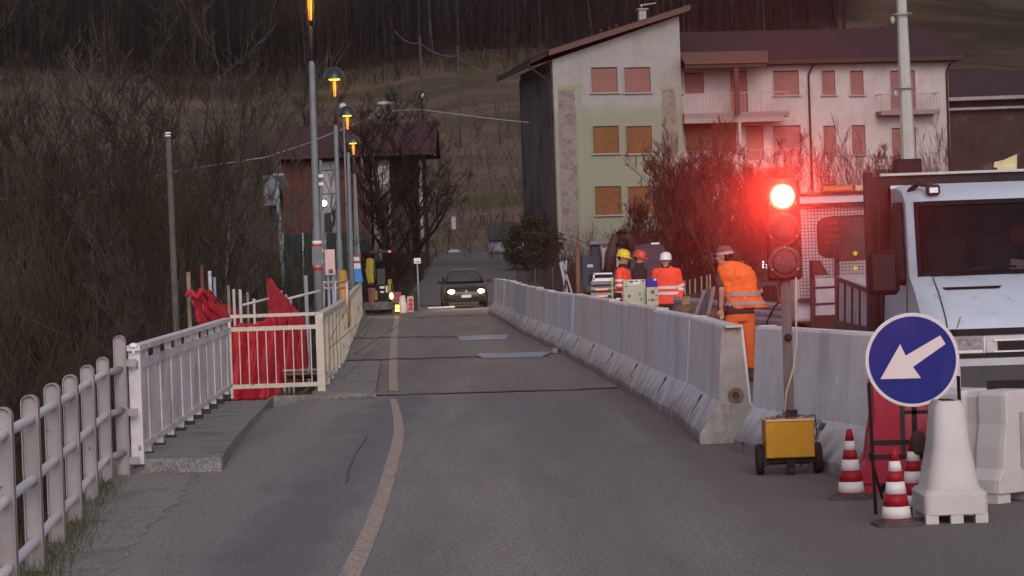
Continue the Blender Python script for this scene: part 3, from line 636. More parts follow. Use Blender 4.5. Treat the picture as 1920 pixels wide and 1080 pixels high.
rl = bpy.data.lights.new('red_beam', 'SPOT'); rl.energy = 1750; rl.color = (1, .035, .02); rl.spot_size = R(30); rl.spot_blend = 1; rl.shadow_soft_size = .1
ro = bpy.data.objects.new('red_beam', rl); COL.objects.link(ro); ro.location = redc+Vector((0, -.05, 0)); ro.rotation_euler = (R(90), 0, R(180-0))
ro.rotation_euler = (Vector((0, 0, 2.9))-ro.location).to_track_quat('-Z', 'Y').to_euler()
# ---------------------------------------------------------------- yellow battery box on wheels
bc = Vector((T(1478, 825, 19.9).x, 19.9, 0))
t = thing('battery_trolley', 'yellow battery box on two small wheels carrying the traffic light', 'trolley', bc)
m_yel = M('yellow_paint', (.42, .205, .014), .5, var=.15, sc=5, stain=[((.22, .11, .02), 7., .68, .04), ((.42, .25, .05), 2., .6, .1)])
mb = MB(); mb.cbox((0, 0, .265), (.365, .30, .27), .008); mb.build('box', m_yel, t)
mb = MB(); mb.cbox((0, 0, .408), (.375, .31, .018), .005); mb.build('lid', M('faded_lid', (.55, .36, .20), .6), t)
mb = MB(); mb.bb((-.2, -.1, .09), (.2, -.05, .125)); mb.bb((-.03, -.14, .0), (.03, -.10, .12)); mb.bb((-.22, .02, .07), (.22, .05, .1)); mb.build('chassis', m_black, t)
for s in (-1, 1):
    mb = MB(); mb.lathe((s*.215, .0, .115), [(.03, -.03), (.075, -.03), (.105, -.028), (.115, -.015), (.115, .015), (.105, .028), (.075, .03), (.03, .03)], 24, 'X'); wh = mb.build('wheel', m_rubber, t, True)
    mb = MB(); mb.lathe((s*.215, .0, .115), [(.0, -.02), (.07, -.02), (.07, .02), (.0, .02)], 16, 'X'); mb.build('rim', m_dark, wh)
m_chain = M('chain', (.12, .09, .08), .5, .6, var=.3)
def chain(pts, parent, r=.012):
    pts = [Vector(p) for p in pts]; mb = MB(); tot = sum((pts[i+1]-pts[i]).length for i in range(len(pts)-1)); n = int(tot/(r*2.6)); k = 0
    for i in range(n):
        s = i/n*tot; acc = 0
        for j in range(len(pts)-1):
            l = (pts[j+1]-pts[j]).length
            if acc+l >= s: break
            acc += l
        q = (s-acc)/l; p = pts[j].lerp(pts[j+1], q); d = (pts[j+1]-pts[j]).normalized(); o = Vector((0, 1, 0)) if i % 2 else Vector((0, 0, 1))
        o = (o-d*o.dot(d)); o = o.normalized() if o.length > .01 else Vector((1, 0, 0))
        ring = [p+d*math.cos(a)*r*1.5+o*math.sin(a)*r*.8 for a in [2*math.pi*m/8 for m in range(9)]]
        mb.tube(ring, r*.28, 4, cap=False)
    return mb.build('chain', m_chain, parent)
rn = random.Random(4)
chain([(-.19, -.16, .05), (-.192, -.16, .30), (-.185, -.155, .42)] + [(-.17+.36*i/11, -.12+.05*rn.uniform(-1, 1), .428+.012*rn.uniform(0, 1)) for i in range(12)] + [(.192, -.14, .42), (.197, -.16, .33), (.195, -.16, .2), (.2, -.1, .1)], t)
chain([(-.05, -.1, .44), (-.02, -.1, .47), (.01, -.1, .44), (-.01, -.05, .46)], t)
chain([(-.18, -.13, .09), (-.08, -.14, .05), (.0, -.14, .04), (.1, -.14, .05), (.18, -.12, .1)], t)
# small plate on the pale barrier
pc = [P(1527, 788, 21.0), P(1560, 793, 20.6), P(1546, 815, 20.5), P(1527, 816, 20.9)]
t = thing('name_plate', 'small blue plate with white letters on the pale barrier beside the battery box', 'plate', pc[0])
mb = MB()
# lies on the sloping flank of the barrier (same slope, 6 mm proud)
nd = Vector((dirv[0], dirv[1], 0)); sdv = Vector((-dirv[1], dirv[0], 0)); side = -1 if (sdv.x > 0) else 1
sdv = sdv*side    # toward the road (-x)
O = Vector((s0[0], s0[1], 0))+nd*1.15
def flank(s, z): wd = .135+(.31-.135)*(.36-z)/(.27); return O+nd*s+sdv*(wd+.006)+Vector((0, 0, z+.003))
mb.hull([flank(.02, .20), flank(.62, .20), flank(.88, .355), flank(.02, .355)], sdv*.004); mb.build('plate', M('pale_blue_plate', (.20, .30, .38), .5), t, world=True)
mb = MB(); mb.hull([flank(.02, .292), flank(.79, .292), flank(.88, .352), flank(.02, .352)], sdv*.006); mb.build('upper_band', M('slate_band', (.22, .24, .30), .5), t, world=True)
ex_ = nd; up_ = (flank(0, .3)-flank(0, .2)).normalized(); nrm = ex_.cross(up_); cc = flank(.40, .245)+sdv*.006
mt = Matrix((( ex_.x, up_.x, nrm.x, cc.x), (ex_.y, up_.y, nrm.y, cc.y), (ex_.z, up_.z, nrm.z, cc.z), (0, 0, 0, 1)))
inv = Matrix.LocRotScale(t.location, None, None).inverted()
text_mesh('VO', .13, m_whiteplate, 'lettering', t, inv @ mt @ Matrix.Scale(1, 4) @ Matrix.Diagonal((2.6, 1, 1, 1)), shear=.3)
# ---------------------------------------------------------------- round keep-left sign on its stand
Ys = 16.6
c = P(1711, 675, Ys); m_blue = M('sign_blue', (.010, .019, .165), .55, spec=.12, var=.10, sc=5, stain=[((.03, .04, .16), 3., .62, .1), ((.02, .025, .12), 14., .68, .05)])
t = thing('road_sign', 'round blue sign with a white arrow pointing down left on a black stand', 'road sign', (c.x, Ys, 0))
mb = MB(); mb.lathe(c, [(0, .0), (.290, .0), (.294, .004), (.290, .012), (0, .012)], 56, 'Y'); mb.build('white_rim', M('sign_white', (.60, .55, .54), .45, var=.05), t, world=True)
mb = MB(); mb.lathe(c, [(0, -.003), (.272, -.003), (.272, -.0005), (0, -.0005)], 56, 'Y'); mb.build('disc', m_blue, t, world=True)
ap = [(1651, 711), (1688, 645), (1698, 667), (1763, 629), (1773, 645), (1712, 688), (1727, 709)]
mb = MB(); r1 = [P(a, b, Ys-.004) for a, b in ap]; mb.loft([r1, [p+Vector((0, -.003, 0)) for p in r1]]); mb.build('arrow', M('sign_arrow_white', (.62, .53, .51), .45, var=.05), t, world=True)
bk = MB()
yb = Ys+.03
def SP(px, py, Y=yb): return P(px, py, Y)
for (a, b) in (((1629, 718), (1643, 968)), ((1797, 705), (1800, 770))):
    mb = MB(); mb.tube([SP(*a), SP(*b)], .012, 6); mb.build('leg', m_black, t, world=True)
for a in ((1631, 850, 1655, 935), (1797, 760, 1805, 962)): mb = MB(); mb.tube([SP(a[0], a[1]), SP(a[2], a[3], yb+.45)], .009, 6); mb.build('rear_leg', m_black, t, world=True)
for py in (831, 858): mb = MB(); mb.hull([SP(1638, py-5), SP(1800, py-8), SP(1800, py+1), SP(1638, py+5)], (0, .012, 0)); mb.build('crossbar', m_black, t, world=True)
mb = MB(); mb.hull([SP(1710, 760), SP(1719, 760), SP(1721, 835), SP(1712, 835)], (0, .02, 0)); mb.hull([SP(1695, 770), SP(1740, 769), SP(1740, 776), SP(1695, 777)], (0, .02, 0)); mb.build('clamp', m_black, t, world=True)
mb = MB(); mb.ell(SP(1722, 830, yb-.03), (.05, .035, .08), 12); mb.build('counterweight', M('weight_bag', (.05, .035, .03), .9, var=.4), t, True, world=True)
# ---------------------------------------------------------------- traffic cones
m_cr = M('cone_red', (.27, .012, .018), .5, var=.1, sc=8, stain=[((.12, .02, .02), 6., .66, .05)]); m_cw = M('cone_white', (.62, .58, .57), .45, var=.06, sc=9, stain=[((.35, .32, .3), 8., .65, .05)]); m_cb = M('cone_base', (.075, .06, .058), .85, var=.3)
def cone(loc, h, label, tilt=0):
    t = thing('traffic_cone', label, 'traffic cone', loc, RND.uniform(0, 1.5), 'red and white traffic cones by the sign')
    mb = MB(); b = .135; 
    r0 = [(-b, -b+.03), (-b+.03, -b), (b-.03, -b), (b, -b+.03), (b, b-.03), (b-.03, b), (-b+.03, b), (-b, b-.03)]
    mb.loft([[Vector((x*q, y*q, z)) for x, y in r0] for z, q in ((0, 1), (.014, 1), (.022, .93))])
    mb.lathe((0, 0, .02), [(.108, 0), (.10, .012), (.092, .018)], 20); mb.build('base', m_cb, t)
    n = 6; z0 = .034; cuts = [z0, z0+.012, .125*h/.47+.0, .20*h/.47, .275*h/.47, .335*h/.47, .40*h/.47, h]
    cuts = [z0, z0+.012, .115, .19, .262, .325, .385, h]
    def rad(z): return .092-(.092-.018)*(z-z0)/(h-z0)
    for i in range(7):
        a, bz = cuts[i], cuts[i+1]; mat = m_cr if i % 2 == 0 else m_cw
        mb = MB(); e = .0012 if i % 2 else 0
        pr = [(rad(a)+e, a), (rad(bz)+e, bz)]
        if i == 6: pr.append((rad(bz)-.006, bz+.003)); 
        mb.lathe((0, 0, 0), pr, 28); mb.build('red_band' if i % 2 == 0 else 'white_band', mat, t, True)
    for ch in t.children:
        pass
    return t
def smooth_by_angle():
    pass
g = G(1682, 985); cone(g, .46, 'nearest red and white cone, in front of the sign stand')
g = G(1597, 935); cone(g, .46, 'red and white cone standing left of the sign, near the battery box')
g = G(1716, 962); cone(g, .47, 'red and white cone half hidden behind the nearest cone')
# ---------------------------------------------------------------- plastic barriers
m_wp = M('white_plastic', (.50, .47, .46), .5, var=.06, sc=3, bump=.1, bsc=20, stain=[((.40, .38, .35), 2., .58, .12), ((.30, .25, .14), 5., .70, .04)])
m_rp = M('red_plastic', (.33, .022, .045), .45, var=.12, sc=3, stain=[((.42, .09, .10), 2.5, .58, .08, (1, 1, .4))])
def plastic_barrier(name, label, c, h, w0, w1, ln, rz, mat, base_h=.19):
    t = thing(name, label, 'plastic barrier', c, rz)
    mb = MB(); 
    def ring(z, w_, l_):
        x, y = w_/2, l_/2; cr = min(x, y)*(.25 if z < base_h+.001 else .62); r_ = []
        for cx, cy, a0 in ((x-cr, -y+cr, -90), (x-cr, y-cr, 0), (-x+cr, y-cr, 90), (-x+cr, -y+cr, 180)):
            for k in range(6): a = R(a0+18*k); r_.append(Vector((cx+cr*math.cos(a), cy+cr*math.sin(a), z)))
        return r_
    mb.loft([ring(.055, w0*.99, ln), ring(base_h-.02, w0, ln), ring(base_h, w0-.03, ln-.03), ring(base_h+.015, w0-.06, ln-.06), ring(base_h+(h-base_h)*.5, (w0+w1)/2-.05, ln-.14), ring(h-.03, w1+.01, ln-.22), ring(h, w1-.03, ln-.27)])
    o = mb.build('body', mat, t, True); es_ = o.modifiers.new('e', 'EDGE_SPLIT'); es_.split_angle = R(35)
    for sx in (-1, 0, 1):
        for sy in (-1, 1):
            mb = MB(); mb.box((sx*(w0/2-.045), sy*(ln/2-.05), .03), (.075, .085, .058)); mb.build('foot', mat, t)
    mb = MB(); mb.box((0, 0, h+.001), (w1*.45, ln*.35, .004)); mb.build('filling_slot', m_black, t)
    return t
g = G(1792, 982); plastic_barrier('plastic_barrier', 'white plastic block tapering like a cone, with a slot in its top', (g.x+.01, g.y+.25, 0), .725, .385, .17, .55, 0, m_wp)
# new-jersey shaped white one at the right edge
def nj_plastic(label, c, ln, rz, mat, h=.74, waist=.30, foot=.48):
    t = thing('plastic_barrier', label, 'plastic barrier', c, rz)
    pr = [(-foot/2, .06), (-foot/2, .15), (-foot/2+.05, .22), (-waist/2-.03, .36), (-waist/2, .50), (-waist/2+.0, h-.03), (-waist/2+.03, h), (waist/2-.03, h), (waist/2, h-.03), (waist/2, .50), (waist/2+.03, .36), (foot/2-.05, .22), (foot/2, .15), (foot/2, .06)]
    mb = MB(); rings = []
    for y, sx, dz in ((-ln/2, .96, -.005), (-ln/2+.04, 1, 0), (-ln*.12, 1, 0), (-ln*.08, .8, -.02), (ln*.08, .8, -.02), (ln*.12, 1, 0), (ln/2-.04, 1, 0), (ln/2, .96, -.005)):
        rings.append([Vector((x*sx, y, z+(dz if z > .6 else 0))) for x, z in pr])
    mb.loft(rings); mb.build('body', mat, t, bevel=.008)
    for sy in (-1, 1):
        for sx in (-1, 1): mb = MB(); mb.box((sx*(foot/2-.07), sy*(ln/2-.12), .03), (.12, .2, .06)); mb.build('foot', mat, t)
    mb = MB(); mb.box((0, -ln/2-.004, h*.55), (.03, .012, h*.5)); mb.build('coupling_groove', m_dark if mat is not m_wp else M('groove', (.3, .28, .27), .7), t)
    return t
g = G(1872, 943); nj_plastic('stained white plastic barrier turned sideways, at the right edge in front of the truck', (g.x-.02, g.y+.28, 0), .62, R(38), m_wp, .72, .28, .46)
g = G(1720, 925); nj_plastic('dark red plastic barrier end on behind the sign and the cones', (g.x-.02, g.y+.55, 0), .95, R(-6), m_rp, .90, .40, .60)
g = G(1800, 905); nj_plastic('white plastic barrier showing a corner between the sign and the white block', (g.x-.1, g.y+.9, 0), .7, R(20), m_wp, .84, .26, .42)
# ---------------------------------------------------------------- white truck
m_cabw = M('white_van_paint', (.46, .52, .60), .3, var=.05, sc=2, stain=[((.36, .40, .45), 1.5, .62, .1), ((.24, .25, .26), 6., .66, .08)])
m_glass = bpy.data.materials.new('windscreen_glass'); m_glass.use_nodes = True
def glassy(m, tint=(.30, .27, .28), tr=.55):
    t = m.node_tree; N = t.nodes; L = t.links; N.clear(); o = N.new('ShaderNodeOutputMaterial'); a = N.new('ShaderNodeBsdfTransparent'); a.inputs[0].default_value = (*tint, 1)
    g = N.new('ShaderNodeBsdfGlossy'); g.inputs['Roughness'].default_value = .04; g.inputs[0].default_value = (.9, .9, .9, 1); mx = N.new('ShaderNodeMixShader'); f = N.new('ShaderNodeFresnel'); f.inputs[0].default_value = 1.5
    L.new(f.outputs[0], mx.inputs[0]); L.new(a.outputs[0], mx.inputs[1]); L.new(g.outputs[0], mx.inputs[2]); L.new(mx.outputs[0], o.inputs[0]); return m
glassy(m_glass)
m_bump = M('grey_bumper', (.055, .055, .06), .6); m_int = M('cab_interior', (.035, .03, .032), .9, var=.3); m_seat = M('seat_cloth', (.07, .062, .066), .9)
TX, TY = 4.62, 23.75
t = truck1 = thing('truck', 'white cab tipper truck with a black headboard at the right edge', 'truck', (TX, TY, 0))
prof = [(.02, .60, .94), (.0, .86, .95), (.03, .93, .93), (.14, 1.02, .925), (.52, 1.23, .915), (.88, 1.37, .905), (.96, 1.385, .90), (1.52, 2.08, .83), (1.62, 2.16, .83), (1.85, 2.235, .82), (2.2, 2.27, .82), (2.75, 2.28, .82)]   # (y, z, half width)
def cabpt(i, tt, off=0):
    y, z, hw = prof[i]; a = abs(tt); cy = .20*max(0, (a-.72)/.28)**2.2; bow = .05*tt*tt
    x = hw*(1-(1-a)) if False else hw*tt
    return Vector((x, y+cy+bow-off, z+off*.3 - .03*max(0, (a-.8)/.2)**2*(1 if i > 7 else 0)))
TS = [-1, -.97, -.92, -.84, -.7, -.35, 0, .35, .7, .84, .92, .97, 1]
mb = MB(); W = len(TS); vs = [cabpt(i, tt) for i in range(len(prof)) for tt in TS]
fs = []
for i in range(len(prof)-1):
    for j in range(W-1):
        if i == 6 and 2 <= j <= W-4: continue
        if i == 0 or False: pass
        fs.append((i*W+j, i*W+j+1, (i+1)*W+j+1, (i+1)*W+j))
mb.add(vs, fs)
for s, j in ((-1, 0), (1, W-1)):       # cab sides down to the sill
    side = [cabpt(i, s) for i in range(len(prof))]
    back = [Vector((s*prof[i][2]*1.0+0*s, 2.8 if i > 6 else 2.8, z)) for i, z in enumerate(np.linspace(.45, 2.28, len(prof)))]
    lo = [Vector((s*(.95 if z < 1.2 else .95-(z-1.2)*.12), 1.0+.9*min(1, max(0, (z-.45)/1.8))*0+max(y, .9), z)) for (y, z, hw) in prof]
    mb.add(side+back, [(i, i+1, len(prof)+i+1, len(prof)+i) for i in range(len(prof)-1)])
bk = len(mb.v); mb.add([(-.82, 2.8, .45), (.82, 2.8, .45), (.82, 2.8, 2.28), (-.82, 2.8, 2.28)], [(0, 1, 2, 3)])
cabo = mb.build('cab', m_cabw, t, True)
cabo.data.polygons.foreach_set('use_smooth', [True]*len(cabo.data.polygons))
# windscreen rubber surround and glass
mb = MB(); rows = []
def wsp(u, v, off): # v 0..1 along the windscreen
    a = cabpt(6, u); b = cabpt(7, u); return a.lerp(b, v)+Vector((0, -off, off*.6))
def patch(name, u0, u1, v0, v1, off, mat, parent, nu=12, th=.0):
    mb = MB(); r0 = [];
    for j in range(5):
        v = v0+(v1-v0)*j/4; r0.append([wsp(u0+(u1-u0)*i/nu, v, off) for i in range(nu+1)])
    mb.loft(r0, cap=False, closed=False); return mb.build(name, mat, parent, True)
ws = patch('windscreen', -.90, .90, .03, .97, .004, m_glass, t)
for a in ((-.93, -.885, -.0, 1.0), (.885, .93, -.0, 1.0), (-.93, .93, -.02, .05), (-.93, .93, .945, 1.01)):
    patch('rubber_seal', *a, .010, m_black, ws)
# inside: dark dash, two seats, papers
mb = MB(); mb.box((0, 1.35, 1.33), (1.5, .6, .08)); mb.box((0, 2.7, 1.6), (1.55, .04, 1.2)); mb.build('dashboard', m_int, t)
for sx in (-.42, .08, .52):
    mb = MB(); mb.cbox((sx, 2.1, 1.45), (.40, .16, .62), .05); mb.cbox((sx, 2.1, 1.86), (.24, .12, .17), .04); mb.build('seat', m_seat, t)
mb = MB(); mb.hull([(.02, 1.12, 1.42), (.16, 1.12, 1.40), (.18, 1.22, 1.50), (.06, 1.22, 1.52)], (0, .004, .003)); mb.build('paper', m_whiteplate, t)
mb = MB(); mb.ell((.32, 2.0, 1.75), (.16, .1, .12), 10); mb.build('red_jacket', m_red, t, True)
mb = MB(); mb.tube([(-.62, .86, 1.40), (-.25, .90, 1.455), (.05, .92, 1.45)], .012, 6); mb.tube([(.02, .86, 1.40), (.35, .90, 1.46), (.65, .92, 1.45)], .012, 6); mb.build('wiper', m_black, t, True)
# bonnet details
mb = MB(); 
def bon(u, f): a = cabpt(4, u); b = cabpt(5, u); return a.lerp(b, f)+Vector((0, -.004, .006))
mb.hull([bon(-.72, .18), bon(-.20, .18), bon(-.16, .30), bon(-.75, .30)], (0, -.004, .006)); mb.build('bonnet_vent', m_black, t)
mb = MB(); rows = [cabpt(i, -.80, .004) for i in (2, 3, 4, 5)]; mb.tube([r+Vector((.00+.05*(3-k)*0, 0, .003)) for k, r in enumerate(rows)], .006, 5); mb.build('bonnet_seam', m_dark, t)
mb = MB(); rr = []
def strip(name, z0, z1, y, mat, u0=-.96, u1=.96, depth=.05, parent=None):
    mb = MB(); r0 = []
    for k in range(17):
        u = u0+(u1-u0)*k/16; a = abs(u); yy = y+.20*max(0, (a-.72)/.28)**2.2+.05*u*u; x = .95*u
        r0.append([Vector((x, yy, z0)), Vector((x, yy, z1)), Vector((x, yy+depth, z1)), Vector((x, yy+depth, z0))])
    mb.loft(r0); return mb.build(name, mat, parent or t)
strip('upper_trim', .855, .915, -.02, m_black, depth=.05)
strip('grille_panel', .70, .85, -.008, M('grille_silver', (.42, .38, .40), .35, .2), -.435, .435)
strip('grille_opening', .715, .80, -.026, m_black, -.33, .33)
strip('grille_frame', .80, .815, -.03, M('bright_trim', (.55, .53, .50), .3, .3), -.37, .37); strip('grille_frame', .70, .714, -.03, bpy.data.materials['bright_trim'], -.37, .37)
m_hl = M('headlight_glass', (.30, .28, .30), .12, .5, var=.5, sc=25)
for s in (-1, 1):
    u0, u1 = (-.735, -.46) if s < 0 else (.46, .735)
    hl = strip('headlight', .695, .845, -.012, m_hl, u0, u1)
    strip('chrome_edge', .70, .725, -.018, bpy.data.materials['bright_trim'], u0+.01, u1-.01, parent=hl)
    mb = MB(); u = u0+.05 if s < 0 else u1-.05; mb.ell((.95*u, .075, .81), (.014, .014, .014), 8); mb.build('position_lamp', M('position_lamp', (.8, .7, .2), emis=(1, .85, .15), es=1.6) if s < 0 else bpy.data.materials['position_lamp'], hl, True)
strip('lower_trim', .655, .695, -.015, m_black); strip('bumper_stripe', .585, .650, -.05, M('bumper_stripe_grey', (.40, .42, .44), .5), -.97, .97)
strip('bumper', .20, .584, -.055, m_bump, -.98, .98, depth=.3)
strip('bumper_intake', .36, .45, -.06, m_black, -.45, .45, depth=.02)
# side windows, mirrors, horn lamp at roof corner
for s in (-1, 1):
    mb = MB(); q = [(1.35, 1.36), (2.55, 1.36), (2.55, 2.10), (1.95, 2.10)]
    mb.hull([Vector((s*(.905+.012-(z-1.36)*.10), y, z)) for y, z in q], (s*.004, 0, 0)); mb.build('side_window', m_dark if False else m_black, t)
    mb = MB(); mb.cbox((s*1.13, 1.30, 1.43), (.30, .12, .42), .04); mb.build('mirror', m_black, t, bevel=.01)
    mb = MB(); mb.tube([(s*.9, 1.4, 1.33), (s*1.0, 1.38, 1.34), (s*1.06, 1.36, 1.40)], .03, 8); mb.build('mirror_arm', m_black, t, True)
    mb = MB(); mb.ell((s*.965, .62, .93), (.03, .07, .025), 8); mb.build('side_lamp', m_black, t, True)
    mb = MB(); mb.lathe((s*.86, 1.05, .36), [(.08, -.12), (.30, -.12), (.36, -.1), (.36, .1), (.30, .12), (.08, .12)], 28, 'X'); wh = mb.build('wheel', m_rubber, t, True)
    mb = MB(); mb.lathe((s*.86, 1.05, .36), [(0, -.10), (.2, -.10), (.2, .10), (0, .10)], 18, 'X'); mb.build('rim', m_steel, wh, True)
    mb = MB(); mb.lathe((s*.80, 5.3, .36), [(.08, -.16), (.30, -.16), (.36, -.14), (.36, .14), (.30, .16), (.08, .16)], 28, 'X'); mb.build('wheel', m_rubber, t, True)
mb = MB(); mb.tube([(-.955, 2.72, 2.1), (-.962, 2.72, .6)], .006, 5); mb.tube([(-.935, 1.12, 1.30), (-.965, 1.10, .65)], .006, 5); mb.build('door_seam', m_dark, t)
mb = MB(); mb.tube([(-.62, .10, 1.02), (-.66, .04, .93)], .004, 5); mb.build('seam', m_dark, t)
# work lamp on the roof corner
mb = MB(); mb.tube([(-.76, 1.95, 2.20), (-.70, 1.80, 2.27), (-.60, 1.66, 2.25)], .028, 8); mb.cbox((-.59, 1.60, 2.20), (.13, .10, .10), .02); wl = mb.build('roof_lamp', m_dark, t, True)
mb = MB(); mb.box((-.59, 1.545, 2.195), (.08, .006, .05)); mb.build('roof_lamp_glass', m_whiteplate, wl)
# headboard and tipper body
mb = MB(); mb.box((.02, 3.02, 1.60), (2.12, .07, 1.56)); mb.box((-1.02, 3.0, 1.55), (.08, .12, 1.75)); mb.build('headboard', M('headboard_black', (.022, .017, .018), .6, var=.3), t)
mb = MB(); mb.box((.08, 2.99, 2.395), (1.96, .10, .025)); mb.build('headboard_edge', M('headboard_edge_white', (.45, .44, .44), .5), t)
mb = MB(); mb.box((.03, 5.0, .80), (1.96, 3.6, .10)); mb.box((1.03, 4.9, 1.2), (.05, 3.6, .42)); mb.build('tipper_body', m_dark, t)
mb = MB(); mb.box((-.4, 4.2, .62), (.12, 5.4, .2)); mb.box((.4, 4.2, .62), (.12, 5.4, .2)); mb.box((0, 1.9, .5), (1.5, 1.6, .3)); mb.build('chassis', m_black, t)
# pale yellow cloth on the truck body, and blue tip
c = P(1886, 322, TY+3.02); mb = MB(); 
pts = [(-.10, 0, 0), (.10, 0, -.01), (.11, 0, .17), (.05, 0, .15), (-.02, 0, .12), (-.12, 0, .10), (-.13, 0, .05), (-.09, 0, .04)]
mb.loft([[c+Vector(p)+Vector((0, -.04, 0)) for p in pts], [c+Vector(p)*.9+Vector((0.01, .06, .0)) for p in pts]]); tag(mb.build('yellow_cloth', M('pale_yellow_cloth', (.52, .46, .26), .8, var=.2, sc=12, bump=.6, bsc=12)), 'crumpled pale yellow sack on top of the black headboard', 'sack')
# ---------------------------------------------------------------- tall pale utility pole behind the truck
a = P(1703, 300, 29.5); b = P(1688, -40, 29.5); dz = (b-a); base = a - dz*(a.z/dz.z)
t = thing('utility_pole', 'pale octagonal pole with cable clamps rising from a black collar behind the truck', 'pole', base)
mb = MB(); mb.tube([base, a, b], [.09, .082, .052], 8); mb.build('pole', M('pale_pole', (.40, .42, .38), .6, .1, var=.08), t, world=True)
mb = MB(); q = P(1701, 313, 29.5); mb.cbox(q, (.29, .24, .17), .012); mb.build('collar_box', m_black, t, world=True)
for py in (28, 166):
    q = P(1689 if py < 100 else 1695, py, 29.5); mb = MB(); mb.tube([q+Vector((-.10, -.0, 0)), q+Vector((-.06, -.09, 0)), q+Vector((.06, -.09, .0)), q+Vector((.12, 0, .01))], .011, 6); mb.ell(q+Vector((-.10, -.03, -.06)), (.03, .02, .05), 8); mb.build('clamp', m_steel, t, True, world=True)
# ---------------------------------------------------------------- second truck: flatbed with a wire guard
Y2 = 36.0
c0 = P(1500, 640, Y2); xa = P(1488, 450, Y2).x; 
t = thing('flatbed_truck', 'flatbed truck seen from behind, wire guard over its window and an orange beacon', 'truck', (xa+1.0, Y2, 0))
m_cab2 = M('pale_cab_paint', (.42, .38, .41), .4, var=.06, stain=[((.28, .25, .26), 1.5, .6, .1)])
z1 = P(1560, 366, Y2).z; z0 = P(1560, 560, Y2).z
def hy(px, py, Y=Y2): return P(px, py, Y)
mb = MB(); mb.bb((xa, Y2+.1, .7), (xa+2.0, Y2+1.9, z1-.03)); mb.build('cab', m_cab2, t, world=True, bevel=.05)
mb = MB(); cw = [hy(1535, 408, Y2+.09), hy(1700, 400, Y2+.09), hy(1700, 478, Y2+.09), hy(1535, 482, Y2+.09)]
ctr = (cw[0]+cw[2])/2; hw, hh = (cw[1]-cw[0]).length/2, (cw[3]-cw[0]).length/2
ro_ = []
for k in range(28):
    a = 2*math.pi*k/28; cx, sx = math.cos(a), math.sin(a); ro_.append((hw*math.copysign(abs(cx)**.35, cx), hh*math.copysign(abs(sx)**.4, sx)))
def rnd(sc_, y): return [Vector((ctr.x+x*sc_[0], y, ctr.z+z*sc_[1])) for x, z in ro_]
mb.loft([rnd((1.04, 1.09), Y2+.098), rnd((1.04, 1.09), Y2+.085)]); rs = mb.build('window_seal', m_black, t, world=True)
mb = MB(); mb.loft([rnd((1, 1), Y2+.09), rnd((1, 1), Y2+.080)]); mb.build('rear_window', M('dark_glass', (.05, .025, .028), .12, var=.4, sc=3), t, world=True)
for i, px in enumerate((1562, 1600)):
    mb = MB(); 
    for k in range(4): q = hy(px, 418+k*12, Y2+.078); mb.box(q, (.13+.02*k, .004, .02))
    mb.build('headrest_slat', M('faint_slats', (.10, .04, .045), .5) if i == 0 else bpy.data.materials['faint_slats'], rs, world=True)
    break
mb = MB(); a = hy(1492, 385); b = hy(1700, 378)
n = 38
zt = hy(1500, 388).z; zb = hy(1500, 560).z; x0 = hy(1497, 450).x
for i in range(46): x = x0+i*.045; mb.bb((x-.0035, Y2, zb), (x+.0035, Y2+.006, zt))
for j in range(int((zt-zb)/.045)+1): z = zb+j*.045; mb.bb((x0, Y2+.007, z-.0035), (x0+2.05, Y2+.012, z+.0035))
mb.build('wire_guard', m_dark, t, world=True)
mb = MB(); mb.bb((x0-.02, Y2-.03, zt), (x0+2.05, Y2+.03, zt+.04)); mb.bb((x0-.02, Y2-.1, z1), (x0+2.05, Y2+.1, z1+.04)); mb.bb((x0-.03, Y2-.03, zb-.05), (x0+2.05, Y2+.03, zb)); mb.build('guard_frame', M('maroon_frame', (.06, .022, .025), .6), t, world=True)
mb = MB(); mb.bb((x0-.02, Y2-.06, zt+.041), (x0+2.05, Y2+.0, z1-.001)); mb.build('roof_bar', m_cab2, t, world=True)
m_amb = M('amber_beacon', (.42, .10, .02), .3, var=.2)
mb = MB(); q = hy(1569, 351); mb.cbox((q.x, Y2, z1+.085), (.42, .16, .09), .02); mb.build('beacon', m_amb, t, world=True)
mb = MB(); q = hy(1620, 350); mb.cbox((q.x, Y2, z1+.080), (.26, .16, .08), .015); mb.build('beacon_end', M('beacon_cream', (.42, .33, .20), .5), t, world=True)
# bed: side board with ribs and the frame at its end
bA, bB, bC, bD = P(1570, 518, 30.9), P(1645, 547, 27.0), P(1645, 634, 27.0), P(1570, 600, 30.9)
m_alu = M('aluminium_board', (.42, .41, .44), .5, .1, var=.1, stain=[((.22, .20, .20), 3., .6, .1)])
mb = MB(); mb.hull([bA, bB, bC, bD], (.05, .02, 0)); mb.build('side_board', m_alu, truck1, world=True)
mb = MB()
for k in range(6):
    f = .04+k*.19; p0 = bA.lerp(bB, f); p1 = bD.lerp(bC, f); mb.hull([p0+Vector((-.012, -.012, 0)), p0+Vector((.03, -.035, 0)), p1+Vector((.03, -.035, 0)), p1+Vector((-.012, -.012, 0))], (-.01, -.01, 0))
for f in (.0, 1.0):
    p0 = bA.lerp(bD, f); p1 = bB.lerp(bC, f); mb.hull([p0, p1, p1+Vector((0, 0, -.05)), p0+Vector((0, 0, -.05))], (-.02, -.02, 0))
mb.build('board_rib', m_dark, truck1, world=True)
mb = MB(); mb.bb((bA.x, 30.92, .85), (bA.x+1.95, 30.97, bA.z)); mb.build('tailboard', m_alu, truck1, world=True)
m_mar = bpy.data.materials['maroon_frame']
mb = MB()
for q in (((1519, 488), (1528, 488), (1528, 622), (1521, 622), 33.5), ((1565, 482), (1573, 482), (1575, 600), (1567, 600), 34.9)):
    mb.hull([hy(q[0][0], q[0][1], q[4]), hy(q[1][0], q[1][1], q[4]), hy(q[2][0], q[2][1], q[4]), hy(q[3][0], q[3][1], q[4])], (0, .07, 0))
